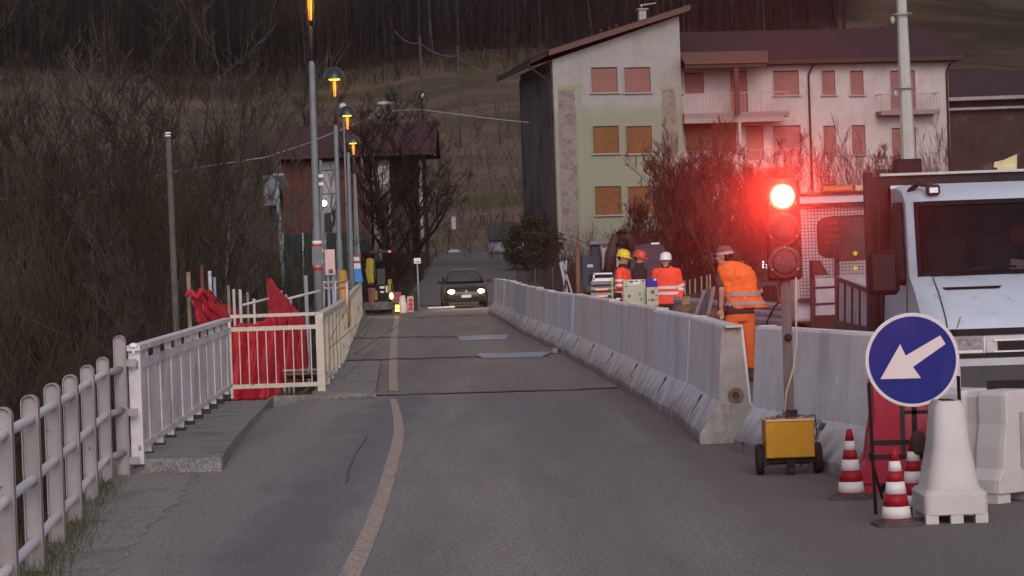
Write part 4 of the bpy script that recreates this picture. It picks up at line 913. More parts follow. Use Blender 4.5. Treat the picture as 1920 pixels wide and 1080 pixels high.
for py in (540, 571): mb.hull([hy(1524, py-2, 33.6), hy(1568, py-4, 34.8), hy(1568, py, 34.8), hy(1524, py+3, 33.6)], (0, .04, 0))
mb.hull([hy(1523, 488, 33.4), hy(1538, 488, 33.4), hy(1554, 515, 33.4), hy(1523, 517, 33.4)], (0, .05, 0))
mb.hull([hy(1568, 484, 34.9), hy(1640, 480, 34.9), hy(1640, 487, 34.9), hy(1568, 491, 34.9)], (0, .05, 0))
mb.hull([hy(1521, 592, 33.5), hy(1572, 590, 33.6), hy(1572, 640, 33.6), hy(1521, 640, 33.5)], (.1, .1, 0))
mb.build('end_frame', m_mar, t, world=True)
mb = MB(); mb.bb((xa, 32.6, .42), (xa+2, Y2+1, .62)); mb.build('chassis', m_black, t, world=True)
for yy_ in (33.6, 37.0):
    for s in (.12, 1.88): mb = MB(); mb.lathe((xa+s, yy_, .33), [(.06, -.12), (.3, -.12), (.33, -.1), (.33, .1), (.3, .12), (.06, .12)], 22, 'X'); mb.build('wheel', m_rubber, t, True, world=True)
m_hz = M('hazard_yellow', (.6, .5, .03), .5)
for k in range(2): q = hy(1603, 475+k*28, 34.9); mb = MB(); mb.box(q+Vector((0, -.03, 0)), (.05, .02, .05), ry=.5); mb.build('hazard_mark', m_hz, t, world=True)
mb = MB(); q = hy(1600, 575, 35.9); mb.hull([hy(1530, 522, 35.8), hy(1690, 516, 35.8), hy(1690, 590, 35.8), hy(1530, 592, 35.8)], (0, .05, 0)); mb.build('headboard', M('pale_headboard', (.36, .34, .36), .6), t, world=True)

# ---------------------------------------------------------------- oncoming car
cc = P(875, 570, 100.0); z_r = .10
t = thing('car', 'dark hatchback driving toward the camera with both headlights lit', 'car', (cc.x, 100.0, .02), R(4))
m_car = M('dark_car_paint', (.010, .010, .013), .3, .3, var=.05); m_tail = M('plate_white', (.7, .7, .62), .5)
def carloft(st, mat, name, parent, sm_=True):
    mb = MB(); rings = []
    for y, zb, zt, hw, hwt in st:
        rings.append([Vector(p) for p in ((-hw+.06, y, zb), (-hw, y, zb+.10), (-hw, y, zb+(zt-zb)*.55), (-hwt, y, zt-.05), (-hwt+.10, y, zt), (hwt-.10, y, zt), (hwt, y, zt-.05), (hw, y, zb+(zt-zb)*.55), (hw, y, zb+.10), (hw-.06, y, zb))])
    mb.loft(rings); return mb.build(name, mat, parent, sm_)
carloft([(-.02, .30, .58, .70, .62), (.06, .22, .68, .80, .72), (.3, .20, .80, .84, .76), (.9, .2, .90, .84, .78), (1.1, .2, .93, .84, .78), (3.2, .2, .95, .84, .78), (3.75, .25, .93, .82, .74), (3.85, .35, .8, .76, .68)], m_car, 'body', t)
carloft([(1.0, .88, .93, .72, .70), (1.7, .88, 1.36, .74, .55), (1.95, .88, 1.42, .74, .54), (3.0, .88, 1.42, .74, .54), (3.7, .88, .96, .72, .68)], m_car, 'cabin', t)
m_cg = M('car_glass', (.05, .055, .065), .08, .2, var=.5, sc=4)
mb = MB(); mb.hull([(-.66, 1.07, .955), (.66, 1.07, .955), (.50, 1.69, 1.335), (-.50, 1.69, 1.335)], (0, -.012, .012)); ws = mb.build('windscreen', m_cg, t)
mb = MB(); mb.cbox((-.35, 2.2, 1.12), (.4, .12, .3), .04); mb.build('seat', m_seat, t)
mb = MB(); mb.box((0, 1.93, 1.432), (.98, .06, .012)); mb.build('roof_edge', M('roof_edge_light', (.25, .27, .32), .3), t)
for s in (-1, 1):
    mb = MB(); mb.hull([(s*.745, 1.25, .95), (s*.745, 3.4, .95), (s*.60, 2.95, 1.32), (s*.60, 1.8, 1.30)], (s*.012, 0, .004)); mb.build('side_window', m_cg, t)
    mb = MB(); mb.ell((s*.56, .015, .60), (.135, .06, .085), 16); hl = mb.build('headlight', M('lit_headlight', (.9, .8, .6), .3, emis=(1, .60, .25), es=6) if s < 0 else bpy.data.materials['lit_headlight'], t, True)
    mb = MB(); mb.ell((s*.54, -.035, .60), (.085, .03, .07), 14); mb.build('bulb', M('headlight_bulb', (.9, .9, .8), emis=(1, .88, .62), es=30) if s < 0 else bpy.data.materials['headlight_bulb'], hl, True)
    mb = MB(); mb.ell((s*.93, 1.22, .97), (.10, .05, .07), 10); mb.build('mirror', m_car, t, True)
    for y in (.75, 3.15):
        mb = MB(); mb.lathe((s*.74, y, .29), [(.05, -.09), (.26, -.09), (.29, -.07), (.29, .07), (.26, .09), (.05, .09)], 24, 'X'); wh = mb.build('wheel', m_rubber, t, True)
        mb = MB(); mb.lathe((s*.75, y, .29), [(0, -.085), (.17, -.085), (.17, .085), (0, .085)], 12, 'X'); mb.build('rim', m_steel, wh)
    hlt = bpy.data.lights.new('headlight_beam', 'SPOT'); hlt.energy = 120; hlt.color = (1, .66, .33); hlt.spot_size = R(55); hlt.spot_blend = .8; hlt.shadow_soft_size = .06
    ho = bpy.data.objects.new('headlight_beam', hlt); COL.objects.link(ho); ho.location = Vector((cc.x+s*.55, 99.85, .62)); ho.rotation_euler = Vector((.0+.06*s, -1, -.42)).to_track_quat('-Z', 'Y').to_euler()
mb = MB(); mb.box((0, -.02, .42), (.36, .02, .10)); mb.build('number_plate', m_tail, t)
mb = MB(); mb.box((0, .0, .60), (.62, .03, .10)); mb.build('grille', m_black, t); mb = MB(); mb.lathe((0, -.022, .61), [(0, 0), (.05, 0), (.05, .01), (0, .01)], 14, 'Y'); mb.build('round_badge', m_steel, t)
mb = MB(); mb.box((0, -.0, .30), (1.1, .03, .08)); mb.build('bumper_intake', m_black, t)
# white bar lying on the road by the car
mb = MB(); a = P(822, 574, 99); mb.box(a+Vector((.1, 0, -.05)), (1.0, .12, .05), rz=.05); tag(mb.build('white_bar', m_whiteplate), 'low white bar lying on the road edge beside the dark car', 'bar')

# ---------------------------------------------------------------- mini excavator and roadworks signs at the far left
Ye = 92; c = P(718, 580, Ye); t = thing('mini_excavator', 'small yellow and dark excavator with a canopy standing at the far left of the bridge', 'excavator', (c.x, Ye, .05))
m_exy = M('excavator_yellow', (.30, .22, .03), .5, var=.2)
def ex_(px, py, dy=0): q = P(px, py, Ye+dy); return q
def bx2(name, x0, y0, x1, y1, mat, dy=0, th=.4, par=None): mb = MB(); a, b = ex_(x0, y0, dy), ex_(x1, y1, dy); mb.bb((min(a.x, b.x), Ye+dy, min(a.z, b.z)), (max(a.x, b.x), Ye+dy+th, max(a.z, b.z))); return mb.build(name, mat, par or t, world=True, bevel=.02)
bx2('undercarriage', 684, 572, 735, 587, m_black, 0, 1.6); bx2('blade', 682, 567, 742, 580, M('blade_grey', (.13, .14, .15), .6), -.5, .08)
bx2('body', 702, 534, 736, 567, m_black, .2, 1.2); bx2('side_cover', 727, 524, 734, 562, m_exy, .1, 1.0); bx2('side_cover', 702, 545, 708, 563, m_exy, .1, 1.0)
bx2('canopy', 693, 470, 732, 474, m_dark, -.2, 1.4); bx2('canopy_post', 701, 461, 704, 524, m_steel, .6, .06); bx2('canopy_post', 726, 474, 728, 524, m_dark, .6, .06)
bx2('seat', 706, 504, 722, 536, m_seat, .5, .4); bx2('rear_light', 728, 470, 733, 473, M('red_lamp', (.5, .05, .08), emis=(1, .12, .2), es=1.2), -.22, .02)
bx2('label_plate', 712, 537, 721, 541, m_whiteplate, .18, .02); bx2('label_plate', 713, 546, 720, 549, m_whiteplate, .18, .02); bx2('label_plate', 723, 536, 727, 548, m_whiteplate, .18, .02)
mb = MB(); mb.tube([ex_(694, 488, -.4), ex_(693, 510, -.7), ex_(696, 532, -.9)], [.14, .15, .12], 6); mb.build('boom', m_exy, t, world=True)
mb = MB(); mb.tube([ex_(697, 540, -1.0), ex_(697, 572, -1.0)], [.14, .09], 6); mb.build('bucket_arm', M('faded_red_arm', (.22, .08, .08), .6), t, world=True)
mb = MB(); mb.tube([ex_(690, 478, -.3), ex_(690, 530, -.3)], .02, 6); mb.build('hose', m_black, t, world=True)
def small(name, lab, cat, x0, y0, x1, y1, Y, mat, th=.1, bev=.01):
    a, b = P(x0, y0, Y), P(x1, y1, Y); o = thing(name, lab, cat, ((a.x+b.x)/2, Y, min(a.z, b.z)))
    mb = MB(); mb.bb((a.x, Y, min(a.z, b.z)), (b.x, Y+th, max(a.z, b.z))); mb.build('body', mat, o, world=True, bevel=bev); return o
o = small('warning_lantern', 'small lit orange warning lantern on the road in front of the white sack', 'lantern', 739, 570, 749, 587, 88, m_black, .16)
mb = MB()
for z in (0, 1):
    for x in (0, 1): a = P(741+x*4, 572+z*7, 87.99); mb.bb((a.x, 87.97, a.z-.09), (a.x+.06, 87.99, a.z))
mb.build('lit_pane', M('lantern_glow', (.8, .4, .1), emis=(1, .42, .06), es=7), o, world=True)
ll_ = bpy.data.lights.new('lantern_light', 'POINT'); ll_.energy = 10; ll_.color = (1, .6, .2); ll_.shadow_soft_size = .1; lo = bpy.data.objects.new('lantern_light', ll_); COL.objects.link(lo); lo.location = P(752, 572, 87.0)
o = small('headlamp', 'bright round lamp on the front of the excavator cover', 'lamp', 731, 548, 737, 562, 91, m_black, .1)
mb = MB(); mb.ell(P(734, 555, 90.95), (.055, .04, .11), 12); mb.build('lit_bulb', M('warm_bulb', (.9, .8, .5), emis=(1, .75, .38), es=12), o, True, world=True)
o = small('red_crate', 'faded red box standing behind the white sack', 'box', 737, 548, 752, 568, 90.5, M('faded_red', (.30, .07, .07), .6), .4)
lump('white_sack', 755, 571, 88.5, .30, .58, M('white_sack', (.60, .52, .46), .7, bump=.5, bsc=8), 'white plastic sack standing on the road by the orange lantern', 'sack', 5, .3)
o = small('roadworks_board', 'white board with small red traffic cones printed on it, leaning by the stop post', 'board', 763, 556, 776, 585, 89, M('board_white', (.5, .42, .40), .6), .03)
for k in range(3):
    mb = MB(); a = P(770, 562+k*8, 88.98); mb.hull([a+Vector((-.09, 0, -.06)), a+Vector((.09, 0, -.06)), a+Vector((.04, 0, .05)), a+Vector((-.04, 0, .05))], (0, -.008, 0)); mb.build('red_mark', m_red, o, world=True)
t = thing('stop_sign_post', 'thin post with a small white plate at the far left roadside', 'sign post', P(785, 582, 96))
mb = MB(); mb.tube([P(786, 586, 96), P(782, 484, 96)], .028, 8); mb.build('post', m_steel, t, True, world=True)
mb = MB(); a, b = P(776, 484, 95.95), P(789, 494, 95.95); mb.bb((a.x, 95.93, b.z), (b.x, 95.95, a.z)); mb.build('plate', m_whiteplate, t, world=True)
mb = MB(); a, b = P(779, 488.5, 95.9), P(787, 491.5, 95.9)
for k in range(5): mb.bb((a.x+k*.032, 95.915, b.z), (a.x+k*.032+.018, 95.93, b.z+.04))
mb.build('lettering', m_dark, t, world=True)
small('litter_bin', 'small dark bin at the foot of the stop post', 'bin', 774, 545, 786, 582, 97.5, m_dark, .3)
# ---------------------------------------------------------------- people
def fuse(mb, name, mat, parent, vox=.011, smooth_it=4, loc=None):
    o = mb.build(name, mat, parent, True, fix=True)
    r = o.modifiers.new('r', 'REMESH'); r.mode = 'VOXEL'; r.voxel_size = vox; r.use_smooth_shade = True
    s = o.modifiers.new('s', 'SMOOTH'); s.iterations = smooth_it; s.factor = .5
    dg = bpy.context.evaluated_depsgraph_get(); dg.update(); me = bpy.data.meshes.new_from_object(o.evaluated_get(dg))
    o.modifiers.clear(); o.data = me; me.materials.clear(); me.materials.append(mat)
    me.polygons.foreach_set('use_smooth', [True]*len(me.polygons)); return o
m_skin = M('skin', (.42, .24, .17), .55, var=.08, sc=20)
m_hiviz = M('hi_vis_orange', (.85, .16, .035), .65, var=.10, sc=9, bump=.5, bsc=11, emis=(1, .14, .03), es=0.0)
m_hired = M('hi_vis_red_orange', (.88, .085, .045), .65, var=.10, sc=9, bump=.5, bsc=11)
m_otrous = M('orange_trousers', (.62, .13, .035), .75, var=.16, sc=8, bump=.6, bsc=12)
m_refl = M('reflective_band', (.62, .58, .56), .4, var=.08); m_reflg = M('reflective_band_grey', (.30, .28, .30), .5, var=.1)
m_dcloth = M('dark_cloth', (.035, .028, .028), .85, var=.25, bump=.4, bsc=14)
m_boot = M('work_boot', (.05, .045, .04), .7, var=.3)
def sect(cx, cy, z, rx, ry, n=20, lean=0):
    return [Vector((cx+rx*math.copysign(abs(math.cos(a))**.85, math.cos(a)), cy+ry*math.copysign(abs(math.sin(a))**.85, math.sin(a)), z)) for a in [2*math.pi*k/n for k in range(n)]]
def torso(mb, secs, n=20): mb.loft([sect(*s, n=n) for s in secs])
def band(secs, z0, z1, off, mat, parent, name='reflective_band'):
    zs = [s[2] for s in secs]; rev = zs[0] > zs[-1]
    def it(z):
        q = [np.interp(z, zs[::-1] if rev else zs, [s[k] for s in (secs[::-1] if rev else secs)]) for k in (0, 1, 3, 4)]
        return sect(q[0], q[1], z, q[2]+off, q[3]+off)
    mb = MB(); mb.loft([it(z0+(z1-z0)*k/3) for k in range(4)], cap=False); return mb.build(name, mat, parent, True)
def limb_band(p0, p1, r, f0, f1, mat, parent):
    p0, p1 = Vector(p0), Vector(p1); mb = MB(); mb.tube([p0.lerp(p1, f0), p0.lerp(p1, f1)], r, 14, cap=False); mb.build('reflective_band', mat, parent, True)
def hand(mb, w_, d, side=1, r=.0085):
    w_ = Vector(w_); d = Vector(d).normalized(); s = d.cross(Vector((0, 1, 0))); s = s.normalized() if s.length > .1 else Vector((1, 0, 0)); n = d.cross(s).normalized()
    pc = w_+d*.05; mb.ell(pc, (.038, .022, .05), 10, rot=Matrix((s, n, d)).transposed())
    for i, L_ in enumerate((.066, .075, .07, .055)):
        o = w_+d*.085+s*(-.027+.018*i); mb.tube([o-d*.02, o+d*L_*.5+n*.006, o+d*L_*.9+n*.026], [r*1.1, r, r*.75], 7)
    o = w_+d*.03+s*(.03*side); mb.tube([o, o+d*.03+s*.022*side, o+d*.06+s*.026*side+n*.01], [.011, .010, .008], 7)
def head(mb, c, yaw, tilt=0):
    c = Vector(c); m = Matrix.Rotation(yaw, 3, 'Z') @ Matrix.Rotation(tilt, 3, 'X')     # face toward local -Y
    def L(x, y, z): return c+m @ Vector((x, y, z))
    mb.ell(c+m @ Vector((0, .01, .02)), (.078, .098, .10), 16, rot=m); mb.ell(L(0, -.025, -.055), (.058, .068, .065), 14, rot=m)
    mb.tube([L(0, -.092, .015), L(0, -.118, -.022)], [.010, .017], 8)
    for s in (-1, 1): mb.ell(L(s*.080, .012, -.005), (.010, .022, .032), 8, rot=m); mb.ell(L(s*.045, -.07, -.02), (.022, .02, .02), 8, rot=m)
    mb.ell(L(0, -.087, -.052), (.025, .012, .010), 8, rot=m); mb.ell(L(0, -.07, -.10), (.028, .026, .02), 8, rot=m)
    return L, m
def face_bits(L, parent, hair=(.02, .014, .010), beard=False):
    mb = MB()
    for s in (-1, 1): mb.ell(L(s*.031, -.088, .018), (.013, .008, .007), 8)
    e = mb.build('eye', m_black, parent, True)
    mb = MB()
    for s in (-1, 1): mb.tube([L(s*.014, -.098, .037), L(s*.045, -.088, .038)], .005, 6)
    mb.build('eyebrow', m_black, parent)
    mb = MB(); mb.tube([L(-.022, -.098, -.052), L(.022, -.098, -.052)], .005, 6); mb.build('mouth', M('lips', (.25, .08, .07), .6), parent)
    mb = MB(); mb.ell(L(0, .035, .015), (.083, .088, .09), 14); mb.build('hair', M('hair_dark', hair, .8), parent, True)
    if beard: mb = MB(); mb.ell(L(0, -.05, -.085), (.05, .05, .035), 10); mb.build('beard', m_dcloth, parent, True)
def helmet(L, m, mat, parent, strap=True):
    c = L(0, .012, .045); mb = MB(); rings = []; n = 24
    for r, z in ((.108, -.02), (.108, .0), (.105, .035), (.092, .07), (.066, .095), (.03, .106), (.0, .108)):
        rings.append([c+m @ Vector((r*math.cos(a)*.95, r*math.sin(a)*1.15, z)) for a in [2*math.pi*k/n for k in range(n)]])
    mb.loft(rings, cap=False); rings = []
    for r, z, f in ((.104, -.018, 0), (.122, -.024, 1), (.122, -.030, 1), (.104, -.026, 0)):
        rings.append([c+m @ Vector((r*math.cos(a)*.95, r*math.sin(a)*1.13 - (.035*f if math.sin(a) < -.3 else 0), z)) for a in [2*math.pi*k/n for k in range(n)]])
    mb.loft(rings, cap=False)
    mb.tube([c+m @ Vector((0, -.11, .04)), c+m @ Vector((0, -.05, .10)), c+m @ Vector((0, .05, .10)), c+m @ Vector((0, .11, .04))], .012, 6)
    return mb.build('helmet', mat, parent, True)
# --- worker seen from behind: sleeveless orange vest
Ym = 34.5; S = FPX/Ym
def ml(px, py): u, v = lev(px, py); return (u/S, CAMH-v/S)
mx0, _ = ml(1388, 600)
mxs = 1.12
t = thing('person', 'worker seen from behind in an orange sleeveless vest and a faded cap, hand on hip', 'person', (mx0, Ym, .02))
def q(px, py, y=0): x, z = ml(px, py); return Vector((x-mx0, y, z-.02))
mb = MB(); hc = q(1357, 481, -.04); L, m = head(mb, hc, R(180+68), R(6))
mb.tube([hc+Vector((0, 0, -.02)), q(1372, 503, 0), q(1380, 520, 0)], [.058, .06, .09], 12)
torsoc = [(0.0, .0, 1.40, .16, .10), (0.0, 0, 1.2, .17, .11), (0, 0, 1.0, .15, .11), (0, 0, .85, .16, .11)]
torso(mb, torsoc)
shl, ell_, wrl = q(1349, 517, .02), q(1353, 544, -.06), q(1352, 578, -.02)
shr, elr, wrr = q(1409, 518, .0), q(1426, 546, .04), q(1416, 556, .26)
mb.tube([shl, ell_], [.052, .043], 10); mb.ell(ell_, (.043, .043, .043), 10); mb.tube([ell_, wrl], [.043, .030], 10); hand(mb, wrl, (.03, 0, -1), -1)
mb.tube([shr, elr], [.052, .043], 10); mb.ell(elr, (.043, .043, .043), 10); mb.tube([elr, wrr], [.042, .03], 10); hand(mb, wrr, (-.5, 1, -.3), 1)
for s, fx in ((-1, 1366), (1, 1403)):
    hp = Vector((.075*s, 0, .86)); kn = Vector((.10*s, -.03 if s > 0 else -.1, .47)); an = Vector((.12*s, .03, .09))
    mb.tube([hp, kn, an], [.08, .052, .038], 12); mb.ell(an+Vector((0, -.08, -.05)), (.04, .12, .04), 10)
fuse(mb, 'body', m_skin, t)
face_bits(L, t)
mb = MB(); torso(mb, [(0, 0, .96, .165, .125), (0, 0, .86, .18, .135), (0, 0, .76, .175, .135)])
for s in (-1, 1):
    hp = Vector((.085*s, 0, .82)); kn = Vector((.105*s, -.03 if s > 0 else -.1, .47)); an = Vector((.12*s, .02, .16)); mb.tube([hp, kn, an], [.112, .085, .078], 14)
fuse(mb, 'trousers', m_otrous, t)
mb = MB(); torso(mb, [(0, 0, 1.0, .17, .125), (0, 0, .9, .185, .14), (0.0, 0, .85, .18, .135)]); mb.ell((.05, .14, .88), (.07, .04, .045), 10); mb.ell((-.08, -.0, .9), (.14, .14, .06), 10); fuse(mb, 'belt', m_dcloth, t)
mb = MB()
for a, b in ((shl, ell_), (shr, elr)): mb.tube([a, a.lerp(b, .55), a.lerp(b, .85)], [.072, .068, .066], 12)
torso(mb, [(-.02, 0, 1.44, .14, .09), (0, 0, 1.2, .18, .12)]); fuse(mb, 'shirt', M('brown_shirt', (.075, .045, .042), .85, var=.2), t)
vs_ = [(-.11, -.01, 1.55, .075, .075), (-.09, 0, 1.51, .14, .095), (-.05, 0, 1.46, .215, .125), (-.02, .0, 1.36, .25, .15), (.0, .01, 1.22, .235, .155), (.03, .02, 1.1, .235, .165), (.07, .03, 1.0, .26, .18), (.09, .04, .93, .285, .19)]
mb = MB(); torso(mb, vs_); 
ves = fuse(mb, 'vest', m_hiviz, t, .012, 3)
dp = ves.modifiers.new('folds', 'DISPLACE'); tx = bpy.data.textures.new('folds', 'CLOUDS'); tx.noise_scale = .11; dp.texture = tx; dp.strength = .055; dp.mid_level = .5
band(vs_, 1.09, 1.14, .012, m_reflg, t); band(vs_, .975, 1.02, .010, m_reflg, t)
mb = MB(); c = hc+Vector((0, 0, .045)); rings = []
for r, z in ((.100, -.01), (.102, .02), (.09, .06), (.06, .088), (.0, .098)): rings.append([c+m @ Vector((r*math.cos(a)*.9, .01+r*math.sin(a)*1.1, z)) for a in [2*math.pi*k/20 for k in range(20)]])
mb.loft(rings); mb.hull([c+m @ Vector((-.06, -.10, .01)), c+m @ Vector((.06, -.10, .01)), c+m @ Vector((.045, -.19, -.01)), c+m @ Vector((-.045, -.19, -.01))], (0, 0, .008)); mb.build('cap', M('faded_cap', (.16, .09, .11), .8, var=.2), t, True)
mb = MB(); rings = []
for z in (-.022, .012): rings.append([c+m @ Vector((.106*math.cos(a)*.9, .01+.106*math.sin(a)*1.1, z)) for a in [2*math.pi*k/20 for k in range(20)]])
mb.loft(rings, cap=False); mb.build('cap_band', M('cream_band', (.42, .36, .28), .8), t, True)
for s in (-1, 1): mb = MB(); mb.cbox((.12*s, -.02, .05), (.11, .28, .10), .03); mb.tube([(.12*s, .02, .08), (.12*s, .02, .18)], .055, 10); fuse(mb, 'boot', m_boot, t)
# --- worker with white helmet, facing the camera
def worker(name_lab, px, pytop, Y, yaw, jm, hm, prof_='front', tall=1.74, beard=False, collar=True, bands=True):
    S_ = FPX/Y; u, v = lev(px, 500); x0 = u/S_
    t = thing('person', name_lab, 'person', (x0, Y, .0), yaw)
    mb = MB(); hz = tall-.155
    L, m = head(mb, (0, -.02, hz), 0 if prof_ == 'front' else 0, R(14 if prof_ == 'down' else 0))
    mb.tube([(0, 0, hz-.05), (0, 0, hz-.16), (0, .01, hz-.24)], [.055, .058, .09], 12)
    torso(mb, [(0, 0, 1.38, .15, .09), (0, 0, 1.2, .16, .10), (0, 0, .95, .15, .10), (0, 0, .85, .15, .1)])
    arms = {}
    for s in (-1, 1):
        sh = Vector((.18*s, 0, 1.40)); 
        if prof_ == 'front': el = Vector((.235*s, .04, 1.13)); wr = Vector((.225*s, -.05, .90)); hd = (0, -.1, -1)
        else: el = Vector((.21*s, .0, 1.14)); wr = Vector((.14*s, -.24, 1.08)); hd = (0, -1, .1)
        arms[s] = (sh, el, wr); mb.tube([sh, el, wr], [.05, .042, .03], 10); hand(mb, wr, hd, -s)
        hp = Vector((.08*s, 0, .88)); kn = Vector((.09*s, -.02, .48)); an = Vector((.10*s, .02, .09)); mb.tube([hp, kn, an], [.08, .05, .036], 12); mb.ell(an+Vector((0, -.06, -.05)), (.04, .12, .04), 10)
    fuse(mb, 'body', m_skin, t); face_bits(L, t, beard=beard)
    js = [(0, .01, 1.50, .075, .075), (0, .01, 1.46, .13, .09), (0, .01, 1.42, .185, .11), (0, .01, 1.34, .205, .13), (0, .01, 1.15, .20, .135), (0, .01, 1.0, .21, .14), (0, .01, .84, .225, .145)]
    mb = MB(); torso(mb, js)
    for s in (-1, 1): sh, el, wr = arms[s]; mb.ell(sh-Vector((.01*s, 0, .01)), (.080, .08, .075), 12); mb.tube([sh, el, wr.lerp(el, .05)], [.076, .066, .055], 12)
    j = fuse(mb, 'jacket', jm, t, .012, 3); dp = j.modifiers.new('folds', 'DISPLACE'); dp.texture = bpy.data.textures['folds']; dp.strength = .02; dp.mid_level = .5
    if bands:
        band(js, 1.10, 1.15, .012, m_refl, t); band(js, 1.0, 1.05, .012, m_refl, t)
        for s in (-1, 1):
            sh, el, wr = arms[s]; 
            if prof_ == 'front': limb_band(el, wr, .070, .15, .36, m_refl, t); limb_band(sh, el, .077, .82, .98, m_refl, t)
            else: limb_band(sh, el, .081, .50, .68, m_refl, t); limb_band(sh, el, .077, .84, 1.0, m_refl, t)
    mb = MB(); torso(mb, [(0, .0, 1.56, .07, .07), (0, .0, 1.50, .085, .08), (0, 0, 1.44, .10, .085)]); fuse(mb, 'collar', m_dcloth if collar else jm, t)
    mb = MB(); torso(mb, [(0, 0, .98, .16, .115), (0, 0, .8, .17, .125)])
    for s in (-1, 1): mb.tube([(.085*s, 0, .85), (.09*s, -.02, .48), (.10*s, .02, .12)], [.10, .08, .07], 12)
    fuse(mb, 'trousers', m_dcloth, t)
    helmet(L, m, hm, t)
    for s in (-1, 1): mb = MB(); mb.cbox((.10*s, -.05, .05), (.10, .28, .10), .03); mb.build('boot', m_boot, t)
    return t
m_hw = M('helmet_white', (.72, .72, .70), .3, var=.03); m_hy = M('helmet_yellow', (.72, .52, .02), .3, var=.05); m_hr = M('helmet_red', (.60, .06, .04), .35, var=.05)
worker('worker in a white helmet and red-orange jacket with pale bands, facing the camera', 1249, 485, 46, R(-12), m_hired, m_hw, 'front', 1.74)
worker('worker in a yellow helmet and red-orange jacket, turned to the right', 1168, 473, 48.5, R(66), m_hired, m_hy, 'down', 1.82)
worker('worker in a red helmet and dark jacket, looking down behind the control cabinet', 1199, 480, 50.5, R(62), m_dcloth, m_hr, 'down', 1.80, beard=True, bands=False)

# ---------------------------------------------------------------- work site behind the barriers
Yc = 44.0
def bxp(name, x0, y0, x1, y1, Y, mat, parent, th=.1, bev=.006):
    a, b = P(x0, y0, Y), P(x1, y1, Y); mb = MB(); mb.bb((min(a.x, b.x), Y, min(a.z, b.z)), (max(a.x, b.x), Y+th, max(a.z, b.z))); return mb.build(name, mat, parent, world=True, bevel=bev)
m_beige = M('control_box_beige', (.42, .44, .33), .5, var=.05, stain=[((.33, .33, .24), 2.5, .62, .08)])
a = P(1192, 578, Yc); t = thing('control_cabinet', 'large beige electric control cabinet with a white label, standing among the workers', 'cabinet', (a.x, Yc, .0))
bd = bxp('body', 1168, 525, 1212, 580, Yc, m_beige, t, .25, .01)
bxp('label_plate', 1178.5, 525.5, 1200.5, 533.5, Yc-.006, m_whiteplate, t, .005, 0); bxp('label_print', 1180, 526.5, 1187, 529.5, Yc-.009, m_dark, t, .003, 0); bxp('label_print', 1180, 531, 1187, 532, Yc-.009, m_red, t, .003, 0); bxp('label_print', 1189, 526.5, 1197, 528, Yc-.009, m_dark, t, .003, 0)
for (x, y) in ((1174, 537), (1200, 551), (1202, 561), (1206, 526)):
    mb = MB(); mb.lathe(P(x, y, Yc)+Vector((0, -.004, 0)), [(0, -.01), (.013, -.01), (.013, .004)], 10, 'Y'); mb.build('lock', m_dark, t, True, world=True)
mb = MB(); mb.lathe(P(1180, 555, Yc), [(0, -.02), (.02, -.02), (.025, .0)], 12, 'Y'); mb.build('switch', M('brown_switch', (.25, .12, .02), .5), t, True, world=True)
bxp('padlock', 1197, 567, 1202, 577, Yc-.03, M('pale_tag', (.6, .6, .5), .5), t, .02, 0)
bxp('stand', 1170, 580, 1210, 640, Yc+.02, m_dark, t, .2, 0)
a = P(1224, 574, Yc-.2); t = thing('control_box', 'small beige switch box with round brown sockets in front of the blue box', 'box', (a.x, Yc-.2, .0))
bxp('body', 1212, 539, 1235, 573, Yc-.2, m_beige, t, .12, .008)
for (x, y, r) in ((1224, 547, .028), (1223.5, 562, .022)): mb = MB(); mb.lathe(P(x, y, Yc-.2), [(0, -.02), (r, -.02), (r*1.15, .0)], 14, 'Y'); mb.build('socket', bpy.data.materials['brown_switch'], t, True, world=True)
for (x, y) in ((1217, 562), (1230, 562), (1230.5, 554)): mb = MB(); mb.lathe(P(x, y, Yc-.2), [(0, -.012), (.012, -.012), (.012, .0)], 10, 'Y'); mb.build('button', m_dark, t, True, world=True)
m_bluep = M('blue_plastic', (.035, .030, .25), .5)
for x in (1214, 1225): bxp('leg', x, 573, x+8, 583, Yc-.2, m_bluep, t, .1, .003)
bxp('tray', 1210, 582, 1232, 590, Yc-.25, M('cream_tray', (.5, .48, .38), .6), t, .25, .01)
o = small('blue_box', 'small blue plastic box standing behind the small beige switch box', 'box', 1211.5, 522, 1233, 541, Yc+.1, m_bluep, .15)
bxp('label', 1226, 523, 1231, 526, Yc+.09, m_whiteplate, o, .005, 0)
o = small('black_toolbox', 'black toolbox with white stripes at the left of the control cabinet', 'toolbox', 1151, 549, 1167, 572, 43.6, m_black, .2); bxp('stripe', 1155, 559, 1164, 561, 43.59, m_whiteplate, o, .005, 0); bxp('stripe', 1157, 564, 1163, 566, 43.59, m_whiteplate, o, .005, 0)
small('yellow_green_post', 'fluorescent yellow-green marker post left of the yellow helmet worker', 'post', 1146, 519, 1150.5, 573, 44.5, M('fluo_green', (.35, .62, .03), .5), .05)
